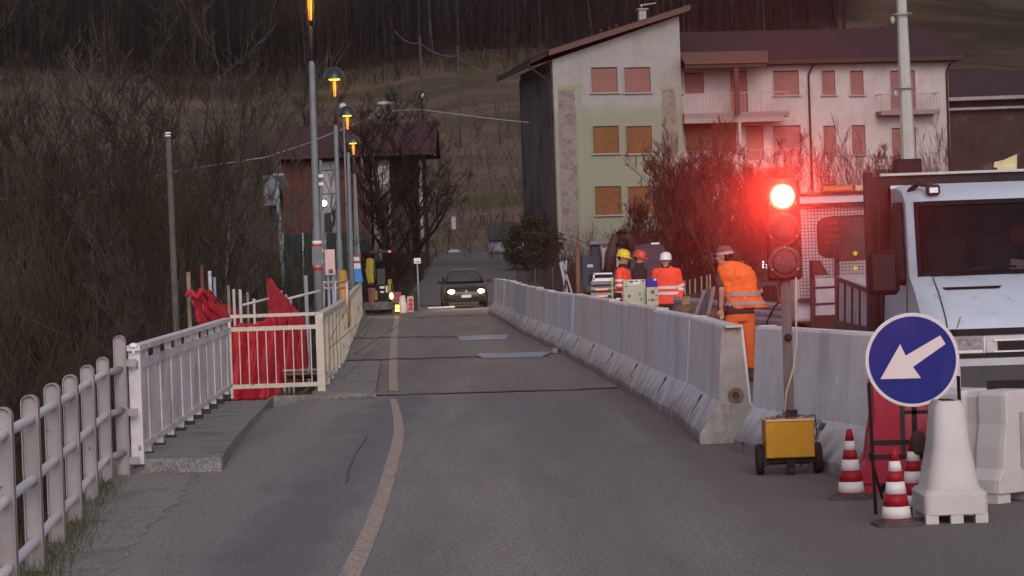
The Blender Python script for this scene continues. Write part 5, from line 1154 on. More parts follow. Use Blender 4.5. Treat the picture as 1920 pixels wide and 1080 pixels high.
# stack of barrier elements with reflectors
m_galv = M('galvanised_rail', (.27, .27, .30), .5, .4, var=.2, sc=6); m_ored = M('orange_reflector_glow', (.8, .25, .12), .4, emis=(1, .3, .15), es=.5)  # reflectors glow faintly by themselves, in place of light thrown back
t = thing('guard_rail_stack', 'stack of grey metal rail elements with orange reflectors topped by a white frame', 'guard rail stack', P(1128, 560, 47))
for k in range(4):
    y = 527+k*10.5; a, b = P(1108, y, 47), P(1150, y-1, 47); mb = MB()
    pr = [(-.0, .0), (-.05, -.02), (-.05, -.05), (.0, -.075), (.3, -.075), (.35, -.05), (.35, -.02), (.3, 0)]
    mb.loft([[Vector((a.x, 47+p, a.z+z*1.1)) for p, z in pr], [Vector((b.x, 47+p, b.z+z*1.1)) for p, z in pr]]); mb.build('rail', m_galv, t, world=True)
    if k in (1, 2): mb = MB(); c = P(1128, y+3.2+k*2, 46.94); mb.box(c, (.22, .01, .025)); mb.build('reflector', m_ored, t, world=True)
mb = MB()
for (x0, y0, x1, y1) in ((1112, 512, 1148, 515), (1111, 522, 1150, 528), (1112, 512, 1115, 526)): mb.hull([P(x0, y0, 46.9), P(x1, y0-1, 46.9), P(x1, y1-1, 46.9), P(x0, y1, 46.9)], (0, .05, 0))
mb.build('frame', m_whiteplate, t, world=True)
# leaning planks, steel parts, stacked guard rails
for i, (x0, y0, x1, y1) in enumerate(((1286, 556, 1272, 598), (1292, 556, 1278, 602))):
    mb = MB(); mb.hull([P(x0-4, y0, 43), P(x0+3, y0, 43), P(x1+3, y1+20, 42.6), P(x1-4, y1+20, 42.6)], (0, .04, 0)); tag(mb.build('timber_plank', M('yellow_timber', (.22, .16, .07), .8, var=.2) if i == 0 else bpy.data.materials['yellow_timber']), ('left' if i == 0 else 'right')+' one of two timber planks leaning beside the white helmet worker', 'plank')
t = thing('steel_channel', 'dark steel channel with red edges leaning behind the barriers left of the cap worker', 'steel beam', P(1330, 600, 41))
mb = MB(); mb.hull([P(1322, 545, 41.5), P(1338, 540, 41.5), P(1326, 590, 40.6), P(1306, 588, 40.6)], (0, .12, 0)); mb.build('web', M('dark_channel', (.10, .09, .10), .5, .3, var=.3), t, world=True)
for (a_, b_) in (((1321, 546), (1305, 590)), ((1338, 540), (1327, 591))): mb = MB(); mb.tube([P(*a_, 41.4), P(*b_, 40.5)], .03, 6); mb.build('flange', M('flange_metal', (.30, .27, .28), .4, .4, stain=[((.5, .05, .05), 9., .6, .05)]), t, world=True)
def wrail(x0, y0, x1, y1, Y0, Y1, h=.31):
    a, b = P(x0, y0, Y0), P(x1, y1, Y1); mb = MB(); pr = [(0, 0), (-.03, -.03), (-.07, -.05), (-.07, -.10), (-.02, -.13), (0, -.155), (-.02, -.18), (-.07, -.21), (-.07, -.26), (-.03, -.28), (0, -.31), (.02, -.31), (.02, 0)]
    mb.loft([[a+Vector((0, p, z)) for p, z in pr], [b+Vector((0, p, z)) for p, z in pr]]); return mb
for i, (x0, y0, x1, y1, Y0, Y1) in enumerate(((1262, 556, 1345, 562, 45, 43.5), (1268, 572, 1345, 580, 44.6, 43), (1405, 563, 1480, 569, 42, 41), (1405, 578, 1482, 584, 41.8, 40.6), (1410, 592, 1482, 598, 41.5, 40.4))):
    o = wrail(x0, y0, x1, y1, Y0, Y1).build('guard_rail', m_galv); tag(o, 'corrugated steel guard rail lying stacked behind the %s' % ('planks left of the cap worker' if i < 2 else 'cap worker, left of the traffic light mast'), 'guard rail', 'loose steel guard rails')
    mb = MB()
    for k in range(5): c = P(x0+(x1-x0)*(k+.5)/5, y0+(y1-y0)*(k+.5)/5+4, Y0-.1); mb.box(c, (.02, .02, .02))
    mb.build('bolt', M('bolt_bright', (.6, .55, .6), .3), o) if i == 0 else mb.build('bolt', bpy.data.materials['bolt_bright'], o)
mb = MB(); mb.tube([P(1468, 560, 41), P(1452, 575, 41), P(1440, 600, 41), P(1434, 618, 41)], .018, 6); tag(mb.build('black_hose', m_black, smooth=True), 'black hose curving down over the stacked guard rails', 'hose')
lump('debris_heap', 1300, 592, 42, .9, .35, M('debris_brown', (.13, .09, .06), .9, var=.5, sc=9, bump=1, bsc=12), 'small brown heap of rubble and sticks under the leaning planks', 'rubble heap', 9, .5)
mb = MB(); mb.ell(P(1465, 564, 40.8), (.04, .04, .05), 10); tag(mb.build('hose_plug', m_red, smooth=True), 'small red cap on the end of the black hose', 'cap')
# railing posts at the right edge of the deck
for i, (px, pt) in enumerate(((1284, 526), (1293, 524), (1303, 522), (1315, 518), (1325, 516), (1331, 514), (1392, 489))):
    Y = 66-i*1.6; a = P(px, pt, Y); b = P(px+1, 575, Y); mb = MB(); mb.tube([Vector((b.x, Y, .0)), a], .022, 6); tag(mb.build('rail_post', m_pcol['y']), 'thin pale post standing at the right edge of the bridge behind the workers', 'post', 'pale posts on the right edge of the bridge')
mb = MB(); a, b = P(1284, 556, 65), P(1345, 560, 56); mb.hull([P(1285, 553, 65), P(1345, 545, 56), P(1345, 565, 56), P(1285, 560, 65)], (0, .3, 0)); tag(mb.build('reddish_tarp', M('dusky_pink_tarp', (.19, .07, .10), .8, var=.3)), 'dusky red tarpaulin lying behind the pale posts', 'tarpaulin')
# leaning channel posts and a wooden stake near the excavator
t = thing('timber_stake', 'upright brown wooden stake in front of the dark excavator', 'stake', P(1083, 560, 56)); mb = MB(); mb.tube([P(1085, 620, 56), P(1083, 462, 56)], [.05, .045], 8); mb.build('stake', M('stake_wood', (.17, .085, .05), .85, var=.3), t, True, world=True)
t = thing('metal_trestle', 'grey metal trestle of leaning posts left of the wooden stake', 'trestle', P(1065, 560, 60))
for (x0, y0, x1, y1, w_) in ((1051, 492, 1066, 562, 5), (1055, 490, 1076, 562, 3), (1062, 488, 1059, 560, 3), (1062, 490, 1100, 492, 1.5)):
    mb = MB(); mb.hull([P(x0-w_/2, y0, 60), P(x0+w_/2, y0, 60), P(x1+w_/2, y1, 60), P(x1-w_/2, y1, 60)], (0, .06, 0)); mb.build('leg' if y1 > 500 else 'crossbar', m_galv, t, world=True)
# wire fence on the far right bank
t = thing('fence', 'dark brown wire fence on the far bank behind the concrete barriers', 'fence', P(1010, 560, 100))
mb = MB()
for k in range(34): px = 968+k*2.6; mb.tube([P(px, 510-(px-966)*.07, 100), P(px+.5, 560, 100)], .012, 3)
for k in range(9): mb.tube([P(967, 511+k*5, 100), P(1055, 504+k*5, 98)], .012, 3)
mb.build('wire_mesh', m_dark, t, world=True)
for px in (966, 1003, 1036, 1055): mb = MB(); mb.tube([P(px, 506-(px-966)*.07, 99.9), P(px+1, 575, 99.9)], .04, 6); mb.build('post', M('fence_post', (.09, .06, .055), .8) if px == 966 else bpy.data.materials['fence_post'], t, True, world=True)
# dark excavator
Yx = 82.0
t = thing('excavator', 'dark blue excavator with a glazed cab and raised boom behind the workers', 'excavator', P(1150, 560, Yx))
m_exd = M('excavator_dark_blue', (.035, .045, .065), .5, var=.25, sc=2); m_exp = M('excavator_purple_grey', (.055, .040, .052), .5, var=.25, sc=2)
bxp('body', 1090, 480, 1130, 556, Yx, m_exd, t, 2.0, .04); bxp('grille', 1104, 515, 1125, 542, Yx-.02, m_black, t, .03, 0)
bxp('label_plate', 1101, 496, 1112, 501, Yx-.02, M('cab_label', (.5, .45, .45), .5), t, .02, 0)
bxp('cab_roof', 1105, 453, 1165, 457, Yx-.1, M('roof_edge_grey', (.16, .17, .2), .5), t, 1.6, .02)
bxp('cab_back', 1108, 457, 1126, 510, Yx+.1, m_exd, t, 1.3, .02); bxp('cab_side', 1140, 457, 1143, 550, Yx-.05, m_black, t, .1, 0); bxp('cab_side', 1163, 457, 1167, 550, Yx-.05, m_black, t, .1, 0); bxp('cab_side', 1125, 457, 1128, 550, Yx-.05, m_black, t, .1, 0)
m_pane = M('pale_pane', (.36, .31, .30), .2, var=.35, sc=3, stain=[((.03, .02, .02), 3., .60, .02)])
bxp('window', 1128, 465, 1140, 505, Yx, m_pane, t, .03, 0); bxp('window', 1155, 465, 1163, 500, Yx, m_pane, t, .03, 0); bxp('cab_lower', 1126, 505, 1167, 556, Yx, m_exd, t, 1.2, .02)
mb = MB(); r1 = [P(1180, 556, Yx), P(1180, 466, Yx), P(1200, 459, Yx), P(1220, 456, Yx), P(1240, 458, Yx), P(1250, 470, Yx), P(1252, 556, Yx)]; mb.loft([r1, [p+Vector((0, 2, 0)) for p in r1]]); mb.build('engine_cover', m_exp, t, world=True, bevel=.05)
bxp('bright_handle', 1221, 455, 1236, 458, Yx-.05, m_whiteplate, t, .05, 0)
mb = MB(); mb.tube([P(1141, 512, Yx-.6), P(1146, 475, Yx-.7), P(1155, 440, Yx-.8)], [.16, .18, .13], 8); mb.tube([P(1182, 470, Yx-.6), P(1180, 445, Yx-.7), P(1160, 440, Yx-.8)], [.13, .12, .12], 8); mb.build('boom', M('boom_brown', (.060, .040, .035), .7, var=.4), t, True, world=True)
mb = MB(); mb.tube([P(1156, 437, Yx-1), P(1168, 433, Yx-1), P(1175, 438, Yx-1)], .05, 6); mb.tube([P(1158, 462, Yx-1), P(1162, 450, Yx-1)], .06, 6); mb.build('hose', m_black, t, True, world=True)
bxp('track', 1092, 552, 1250, 575, Yx-.1, m_black, t, .6, .1); mb = MB(); mb.tube([P(1096, 545, Yx-.3), P(1112, 542, Yx-.3)], .12, 10); mb.build('drum', M('drum_olive', (.08, .07, .03), .7), t, True, world=True)
# ---------------------------------------------------------------- big house with the mono-pitch gable
YH = 132.0; YAW = R(9)
hO = P(1048, 470, YH); hO.z = 1.1
EX = Vector((math.cos(YAW), math.sin(YAW), 0)); EY = Vector((-math.sin(YAW), math.cos(YAW), 0))
house = thing('house', 'large house with a grey-green gable and a long pale wing with closed pink shutters', 'house', hO, YAW)
def hp(px, py, dy=0.0):                # photo pixel -> house coordinates (x, z) on the plane y = dy
    u, v = lev(px, py); rd = Vector((u/FPX, 1, -v/FPX)); o = Vector((0, 0, CAMH))-hO
    tt = (dy - o.dot(EY))/rd.dot(EY); p = o+rd*tt; return p.dot(EX), p.z
def hbox(name, x0, y0, x1, y1, d0, d1, mat, parent=None, bev=0):
    a = hp(x0, y0, d0); b = hp(x1, y1, d0); mb = MB(); mb.bb((min(a[0], b[0]), d0, min(a[1], b[1])), (max(a[0], b[0]), d1, max(a[1], b[1]))); return mb.build(name, mat, parent or house, bevel=bev)
def plaster():
    m = bpy.data.materials['wall_green'] if 'wall_green' in bpy.data.materials else None
    m = M('gable_plaster', (.315, .305, .29), .9, var=.10, sc=1.2, stain=[((.24, .23, .20), .5, .58, .10, (1, 1, .4))])
    t = m.node_tree; N = t.nodes; L = t.links; b = N['Principled BSDF']; src = b.inputs['Base Color'].links[0].from_socket
    tc = N.new('ShaderNodeTexCoord'); sp = N.new('ShaderNodeSeparateXYZ'); L.new(tc.outputs['Object'], sp.inputs[0]); n = N.new('ShaderNodeTexNoise'); n.inputs['Scale'].default_value = .6; n.inputs['Detail'].default_value = 5; L.new(tc.outputs['Object'], n.inputs[0])
    ad = N.new('ShaderNodeMath'); ad.operation = 'MULTIPLY_ADD'; ad.inputs[1].default_value = 1.6; L.new(n.outputs[0], ad.inputs[0]); L.new(sp.outputs[2], ad.inputs[2])
    r = N.new('ShaderNodeMapRange'); r.inputs[1].default_value = 8.3; r.inputs[2].default_value = 9.2; L.new(ad.outputs[0], r.inputs[0])
    mx = N.new('ShaderNodeMix'); mx.data_type = 'RGBA'; L.new(r.outputs[0], mx.inputs[0]); mx.inputs[6].default_value = (.240, .258, .192, 1); L.new(src, mx.inputs[7]); L.new(mx.outputs[2], b.inputs['Base Color']); return m
m_gab = plaster()
m_wing = M('wing_plaster', (.45, .405, .395), .9, var=.08, sc=1, stain=[((.36, .30, .27), .7, .58, .10, (1, 1, .5)), ((.30, .24, .22), 2.5, .68, .05)])
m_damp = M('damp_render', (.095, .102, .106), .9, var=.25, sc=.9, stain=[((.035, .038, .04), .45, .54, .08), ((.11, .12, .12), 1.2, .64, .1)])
m_roof = M('dark_tile_roof', (.040, .026, .030), .9, var=.4, sc=9, bump=.8, bsc=9, stain=[((.09, .08, .075), 14., .72, .03)]); m_fas = M('roof_fascia_brown', (.12, .07, .058), .8, var=.15)
m_shp = slats(M('shutter_pink', (.29, .145, .125), .7, var=.10, sc=2), 8); m_sho = slats(M('shutter_orange', (.22, .105, .045), .7, var=.18, sc=2), 8)
m_shd = slats(M('shutter_dusky', (.30, .15, .135), .7, var=.12, sc=2), 8)
m_sill = M('sill_stone', (.32, .30, .28), .8); m_frame = M('window_frame_dark', (.05, .035, .03), .7)
DEP = 10.0
x1 = hp(1277, 150)[0]
zl = hp(1048, 112)[1]; zr = hp(1277, 30)[1]
# gable block (with the openings recessed)
mb = MB(); mb.loft([[Vector((0, y, -1.5)), Vector((x1, y, -1.5)), Vector((x1, y, zr)), Vector((0, y, zl))] for y in (0, DEP)]); mb.build('gable_wall', m_gab, house)
zlb = hp(988, 122, DEP)[1]
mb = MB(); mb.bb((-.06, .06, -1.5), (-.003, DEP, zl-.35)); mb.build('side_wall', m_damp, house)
sx = hp(988, 200, DEP)[0]
# the dark side wall reaches back past the gable block
# roof slab of the gable, front edge follows the photograph
ra_, rb_ = hp(1030, 97, -.7), hp(1293, 12, -.7)
sl_ = (rb_[1]-ra_[1])/(rb_[0]-ra_[0])
def rz(x): return ra_[1]+(x-ra_[0])*sl_
xL = ra_[0]; mb = MB(); mb.loft([[Vector((xL, y, rz(xL)-.16)), Vector((rb_[0], y, rz(rb_[0])-.16)), Vector((rb_[0], y, rz(rb_[0])+.10)), Vector((xL, y, rz(xL)+.10))] for y in (-.7, DEP+.6)])
rf = mb.build('roof', m_roof, house)
mb = MB(); mb.loft([[Vector((xL-.03, y, rz(xL)-.2)), Vector((rb_[0]+.03, y, rz(rb_[0])-.2)), Vector((rb_[0]+.03, y, rz(rb_[0])+.07)), Vector((xL-.03, y, rz(xL)+.07))] for y in (-.74, -.703)]); mb.build('fascia', m_fas, rf)
la = hp(963, 108, 1.5); mb = MB(); zz0 = rz(xL)-.05
mb.loft([[Vector((-1.15, y, zz0-.50)), Vector((xL+.2, y, zz0-.02)), Vector((xL+.2, y, zz0+.16)), Vector((-1.15, y, zz0-.33))] for y in (-.25, DEP+.6)]); mb.build('eaves', m_roof, rf)
mb = MB(); mb.bb((-1.25, -.1, zz0-.62), (-1.15, DEP, zz0-.5)); mb.tube([(-1.2, .1, zz0-.6), (-.5, .15, zz0-1.1), (-.12, .2, zz0-1.3), (-.12, .2, 1.0)], .05, 6); mb.build('gutter', m_frame, rf)
# chimney with cowl and aerial
c = hp(1205, 28, 2.0); mb = MB(); mb.bb((c[0]-.18, 2.0, rz(c[0])), (c[0]+.18, 2.4, rz(c[0])+.65)); mb.bb((c[0]-.28, 1.9, rz(c[0])+.66), (c[0]+.28, 2.5, rz(c[0])+.72)); ch = mb.build('chimney', m_conc, rf)
mb = MB(); mb.tube([(c[0]-.1, 2.2, rz(c[0])+.9), (c[0]+.75, 2.2, rz(c[0])+1.0)], .03, 5); mb.tube([(c[0], 2.2, rz(c[0])+.6), (c[0], 2.2, rz(c[0])+.95)], .02, 5); mb.build('aerial', m_steel, ch)
for px, py in ((1127, 48), (1142, 47), (1155, 46)): a = hp(px, py+4, .5); mb = MB(); mb.tube([(a[0], .5, rz(a[0])), (a[0], .5, rz(a[0])+.35)], .05, 6); mb.build('vent_pipe', m_frame, rf, True)
# stone facings: irregular stones
def stone_mat():
    m = bpy.data.materials.new('stone_facing'); m.use_nodes = True; t = m.node_tree; N = t.nodes; L = t.links; b = N['Principled BSDF']; b.inputs['Roughness'].default_value = .9
    tc = N.new('ShaderNodeTexCoord'); v = N.new('ShaderNodeTexVoronoi'); v.inputs['Scale'].default_value = 2.9; v2 = N.new('ShaderNodeTexVoronoi'); v2.feature = 'DISTANCE_TO_EDGE'; v2.inputs['Scale'].default_value = 2.9
    L.new(tc.outputs['Object'], v.inputs[0]); L.new(tc.outputs['Object'], v2.inputs[0]); mx = N.new('ShaderNodeMix'); mx.data_type = 'RGBA'; sp = N.new('ShaderNodeSeparateColor'); L.new(v.outputs['Color'], sp.inputs[0]); L.new(sp.outputs[0], mx.inputs[0])
    mx.inputs[6].default_value = (.155, .125, .105, 1); mx.inputs[7].default_value = (.23, .20, .175, 1); r = N.new('ShaderNodeMapRange'); r.inputs[1].default_value = .02; r.inputs[2].default_value = .05; L.new(v2.outputs[0], r.inputs[0])
    m2 = N.new('ShaderNodeMix'); m2.data_type = 'RGBA'; L.new(r.outputs[0], m2.inputs[0]); m2.inputs[6].default_value = (.24, .225, .20, 1); L.new(mx.outputs[2], m2.inputs[7]); L.new(m2.outputs[2], b.inputs['Base Color']); return m
m_stone = stone_mat()
hbox('stone_facing', 1046, 169, 1088, 470, -.03, .0-.001, m_stone); hbox('stone_facing', 1241, 168, 1276.5, 470, -.03, -.001, m_stone)
m_lime = M('pale_green_trim', (.26, .275, .195), .9)
hbox('green_band', 1046, 160, 1094, 169, -.012, -.001, m_lime); hbox('green_band', 1088.5, 169, 1094, 470, -.012, -.001, m_lime); hbox('green_band', 1236, 160, 1277, 168, -.012, -.001, m_lime)
def window(x0, y0, x1_, y1, mat, d=0, sill=True, lab=None):
    w_ = hbox('window', x0, y0, x1_, y1, d-.015, d-.004, m_frame)
    a, b = hp(x0, y0, d), hp(x1_, y1, d)
    mb = MB(); mb.bb((a[0]+.03, d-.022, min(a[1], b[1])+.0), (b[0]-.03, d-.016, max(a[1], b[1])-.07)); mb.build('shutter', mat, w_)
    e = MB(); zt_, zb_ = max(a[1], b[1]), min(a[1], b[1])
    e.bb((a[0]-.06, d-.05, zb_), (a[0], d-.002, zt_+.05)); e.bb((b[0], d-.05, zb_), (b[0]+.06, d-.002, zt_+.05)); e.bb((a[0], d-.05, zt_), (b[0], d-.002, zt_+.05)); e.build('frame', m_gab if d < .5 else m_wing, w_)
    if sill: mb = MB(); mb.bb((a[0]-.1, d-.14, zb_-.07), (b[0]+.1, d-.002, zb_-.002)); mb.build('sill', m_sill, w_)
    return w_
for (x0, x2) in ((1108, 1158), (1170, 1220)): window(x0, 127, x2, 173, m_shp)
for (x0, x2) in ((1111, 1161), (1173, 1223)): window(x0, 237, x2, 287, m_sho)
for (x0, x2) in ((1115, 1166), (1177, 1228)): window(x0, 350, x2, 402, m_sho)
# ------ wing, set back a little
WD = 1.2
xw0 = x1+.002; xw1 = hp(1779, 200, WD)[0]
ze = hp(1500, 112, WD)[1]
mb = MB(); mb.bb((xw0, WD, -1.5), (xw1, DEP, ze)); mb.build('wing_wall', m_wing, house)
# roof: front slope, ridge, hip on the right
e0 = hp(1277, 106, WD-.6); e1 = hp(1802, 106, WD-.6); r0 = hp(1277, 57, 5.2); r1_ = hp(1735, 62, 5.2)
ez = ze-.05
zrg = hp(1500, 59, 5.2)[1]
mb = MB()
def roofpts(o): return [Vector((xw0+.02, WD-.7, ez+o)), Vector((e1[0], WD-.7, ez+o)), Vector((e1[0], DEP+.6, ez+o)), Vector((xw0+.02, DEP+.6, ez+o)), Vector((xw0+.02, 5.5, zrg+o)), Vector((r1_[0], 5.5, zrg+o))]
A_, B_ = roofpts(-.12), roofpts(.10)
fs = [(0, 1, 5, 4), (1, 2, 5), (2, 3, 4, 5), (0, 4, 3)]
mb.add(B_, fs); mb.add(A_, [tuple(reversed(f)) for f in fs]); o = len(mb.v)
mb.add([A_[0], A_[1], B_[1], B_[0]], [(0, 1, 2, 3)]); mb.add([A_[1], A_[2], B_[2], B_[1]], [(0, 1, 2, 3)])
wr = mb.build('roof', m_roof, house)
mb = MB(); mb.bb((xw0+.2, WD-.82, ez-.20), (e1[0]+.02, WD-.704, ez+.0)); mb.bb((xw0+.2, WD-.7, ez-.22), (e1[0]-.1, WD-.002, ez-.14)); mb.build('gutter', m_frame, wr)
for px in (1300, 1335, 1380, 1420, 1468, 1510, 1560, 1600, 1655, 1700): a = hp(px, 60, 5.5); mb = MB(); mb.ell((a[0], 5.5, zrg+.13), (.12, .08, .04), 6); mb.build('ridge_tile', m_frame, wr)
# lean-to roof over the balcony
p0, p1 = hp(1284, 121, -1.0), hp(1440, 121, -1.0); mb = MB(); zt_ = hp(1290, 104, WD)[1]
mb.loft([[Vector((p0[0]+.0, -1.0, p0[1])), Vector((p0[0]+.0, -1.0, p0[1]+.12)), Vector((xw0+.01, WD-.71, zt_+.1)), Vector((xw0+.01, WD-.71, zt_-.05))], [Vector((p1[0], -1.0, p0[1])), Vector((p1[0], -1.0, p0[1]+.12)), Vector((p1[0]+.4, WD-.71, zt_+.1)), Vector((p1[0]+.4, WD-.71, zt_-.05))]])
lt = mb.build('lean_to_roof', m_fas, house); hbox('beam', 1284, 121, 1438, 125, -.9, -.8, m_frame, lt)
hbox('post', 1376, 123, 1388, 215, -.85, -.73, M('post_brown', (.10, .05, .045), .8), lt)
window(1283, 137, 1320, 176, m_shd, WD, False); window(1449, 133, 1498, 178, m_shd, WD)
window(1540, 133, 1566, 178, m_shd, WD); window(1593, 133, 1619, 178, m_shd, WD)
window(1368, 134, 1402, 210, m_shd, WD, False); window(1668, 133, 1717, 206, m_shd, WD, False)
window(1449, 236, 1502, 290, m_shd, WD); window(1543, 236, 1568, 290, m_shd, WD); window(1596, 235, 1623, 290, m_shd, WD); window(1671, 240, 1718, 300, m_shd, WD, False); window(1283, 228, 1381, 284, M('loggia_brown', (.16, .085, .05), .8, var=.2), WD, False); window(1398, 236, 1432, 300, m_shd, WD, False)
window(1449, 350, 1502, 400, m_shd, WD); window(1543, 350, 1570, 400, m_shd, WD)
# balconies
m_slab = M('balcony_slab', (.25, .19, .17), .85); m_brail = M('balcony_rail', (.38, .28, .27), .6)
def balcony(x0, x1_, yt, yb, d0, proud=1.1):
    b = hbox('balcony', x0, yb, x1_, yb+5, d0-proud, d0-.003, m_slab)
    a, c = hp(x0, yt, d0-proud), hp(x1_, yb, d0-proud); mb = MB(); zt_, zb_ = max(a[1], c[1]), min(a[1], c[1])
    mb.bb((a[0], d0-proud, zt_-.04), (c[0], d0-proud+.05, zt_)); mb.bb((a[0], d0-proud, zb_+.1), (c[0], d0-proud+.05, zb_+.13))
    n = int((c[0]-a[0])/.16)
    for k in range(n+1): x = a[0]+(c[0]-a[0])*k/n; w2 = .03 if k % 8 == 0 else .008; mb.bb((x-w2, d0-proud+.012, zb_), (x+w2, d0-proud+.038, zt_-.041))
    for x in (a[0], c[0]): mb.bb((x-.02, d0-proud+.051, zt_-.04), (x+.02, d0-.004, zt_))
    mb.build('railing', m_brail, b); return b
balcony(1283, 1480, 176, 213, WD, 1.6); balcony(1283, 1500, 284, 320, WD, 1.6); balcony(1652, 1762, 176, 208, WD, 1.0); balcony(1652, 1762, 288, 318, WD, 1.0)
hbox('pillar', 1384, 222, 1396, 420, -.38, -.1, M('pillar_pale', (.40, .35, .32), .8)); hbox('beam', 1283, 219, 1470, 227, -.39, -.1, M('beam_pale', (.30, .25, .23), .8))
for px in (1515, 1774):
    a = hp(px, 120, WD-.1); mb = MB(); mb.tube([(a[0]+.35, WD-.7, ez-.1), (a[0]+.1, WD-.35, ez-.4), (a[0], WD-.08, ez-.75), (a[0], WD-.08, -1)], .055, 8); mb.build('downpipe', m_frame, house, True)
# ---------------------------------------------------------------- low building at the far right
t = thing('outbuilding', 'low dark roofed building with a pale gutter line at the right edge of the photo', 'building', P(1860, 300, 150))
mb = MB(); a, b = P(1770, 190, 150), P(2010, 183, 150); c = P(1790, 148, 158); 
mb.loft([[Vector((a.x-1, 149.4, a.z)), Vector((a.x-1, 149.4, a.z+.2)), Vector((a.x-1, 158, a.z+2.1)), Vector((a.x-1, 158, a.z+1.9))], [Vector((b.x, 149.4, a.z)), Vector((b.x, 149.4, a.z+.2)), Vector((b.x, 158, a.z+2.1)), Vector((b.x, 158, a.z+1.9))]]); mb.build('roof', m_roof, t, world=True)
mb = MB(); mb.bb((a.x-1, 149.3, a.z-.02), (b.x, 149.39, a.z+.16)); mb.bb((a.x-1, 149.6, a.z-.55), (b.x, 149.7, a.z-.42)); mb.build('gutter', M('zinc_gutter', (.26, .25, .24), .5, var=.3, sc=1), t, world=True)
mb = MB(); mb.bb((a.x-1, 150, -1), (b.x, 157.8, a.z-.03)); mb.build('wall', M('brown_wall', (.055, .036, .030), .9, var=.3, sc=.6, stain=[((.15, .14, .145), .55, .62, .06)]), t, world=True)
# ---------------------------------------------------------------- red brick house
YB = 150; t = thing('brick_house', 'red brick house with a maroon tiled roof behind the street lamps', 'house', P(660, 480, YB))
def bb3(name, x0, y0, x1_, y1, d0, d1, mat, par=None):
    a, b = P(x0, y0, YB), P(x1_, y1, YB); mb = MB(); mb.bb((min(a.x, b.x), YB+d0, min(a.z, b.z)), (max(a.x, b.x), YB+d1, max(a.z, b.z))); return mb.build(name, mat, par or t, world=True)
m_brick = M('brick_red', (.095, .040, .032), .9, var=.22, sc=2.5, bump=.3, bsc=10, stain=[((.07, .025, .02), .8, .58, .1)])
m_mroof = slats(M('maroon_tiles', (.062, .030, .034), .85, var=.2, sc=3), 3.2, .8, 'X')
bb3('wall', 527, 292, 700, 540, 0, 7, m_brick); bb3('wall', 700.5, 292, 800, 540, 1.2, 7, M('tree_shaded_wall', (.045, .036, .033), .9, var=.3))  # right-hand wall has the darkness under the tree put into its colour
a, b = P(505, 296, YB-.8), P(818, 287, YB-.8); zl_ = P(600, 293, YB-.8).z; zrd = P(660, 234, YB+4).z
mb = MB(); mb.loft([[Vector((x, YB-.9, zl_)), Vector((x, YB-.9, zl_+.18)), Vector((x, YB+4, zrd)), Vector((x, YB+9, zl_)), Vector((x, YB+4, zrd-.25))] for x in (a.x, b.x)]); rf = mb.build('roof', m_mroof, t, world=True)
mb = MB(); mb.bb((a.x, YB-1.02, zl_-.12), (b.x, YB-.903, zl_+.02)); mb.build('gutter', m_frame, rf, world=True)
m_pw = M('pale_panel', (.33, .33, .35), .7, var=.12, sc=1.5)
bb3('entrance', 600, 304, 631, 318, -.02, -.002, m_pw); bb3('entrance', 602, 321, 631, 362, -.02, -.002, m_pw); o = bb3('door', 604, 365, 632, 440, -.02, -.002, m_pw); bb3('glass', 608, 400, 622, 436, -.03, -.021, m_frame, o)
bb3('pale_wall', 697, 300, 736, 490, -.05, 1.1, M('pale_wall', (.17, .165, .165), .85, var=.25, sc=1.2)); bb3('window', 704, 312, 730, 345, -.07, -.052, m_pw); bb3('window', 704, 368, 730, 400, -.07, -.052, m_frame)
bb3('pale_wall', 495, 330, 524, 385, -.5, 6, M('blue_grey_wall', (.14, .155, .17), .8, var=.2))
mb = MB(); mb.tube([P(788, 300, YB-.2), P(790, 400, YB-.2), P(794, 470, YB-.2)], .11, 6); mb.build('downpipe', m_pw, t, True, world=True)
mb = MB(); mb.tube([P(815, 240, YB+3), P(815, 292, YB+3)], .05, 5); mb.build('roof_post', m_pw, t, world=True)
# garage and dark green screens
t = thing('garage', 'small shed with a dark roof and a pale wall beside the uphill road', 'shed', P(935, 470, 188)); 
a, b = P(914, 420, 188), P(985, 448, 188); mb = MB(); mb.bb((a.x, 187.6, b.z), (b.x+.5, 193, a.z)); mb.build('roof', M('shed_roof', (.045, .045, .055), .7), t, world=True)
a, b = P(915, 451, 188), P(985, 478, 188); mb = MB(); mb.bb((a.x, 188, b.z-.5), (b.x, 192.8, a.z+.1)); mb.build('wall', M('shed_wall', (.22, .24, .28), .8, var=.1), t, world=True)
t = thing('screen_fence', 'dark green fabric screen on grey posts in front of the brick house', 'screen', P(560, 500, 118))
a, b = P(530, 440, 118), P(690, 505, 118); mb = MB(); 
n = 24; mb.loft([[Vector((a.x+(b.x-a.x)*k/n, 118+.1*math.sin(k*1.7), z)) for k in range(n+1)] for z in (b.z-1, a.z)], cap=False, closed=False); mb.build('fabric', M('green_fabric', (.022, .040, .036), .8, var=.3), t, world=True)
for px in (530, 568, 610, 660): mb = MB(); mb.tube([P(px, 436, 117.8), P(px+1, 540, 117.8)], .05, 6); mb.build('post', m_steel, t, True, world=True)
# white stuff by the uphill road
small('marker_post', 'small pale frame post on the slope above the uphill road', 'post', 846, 406, 855, 430, 195, m_pw, .1)
lump('stone_pile', 852, 471, 186, 1.0, .22, m_pw, 'low pile of pale stones at the left of the uphill road', 'stone pile', 6)
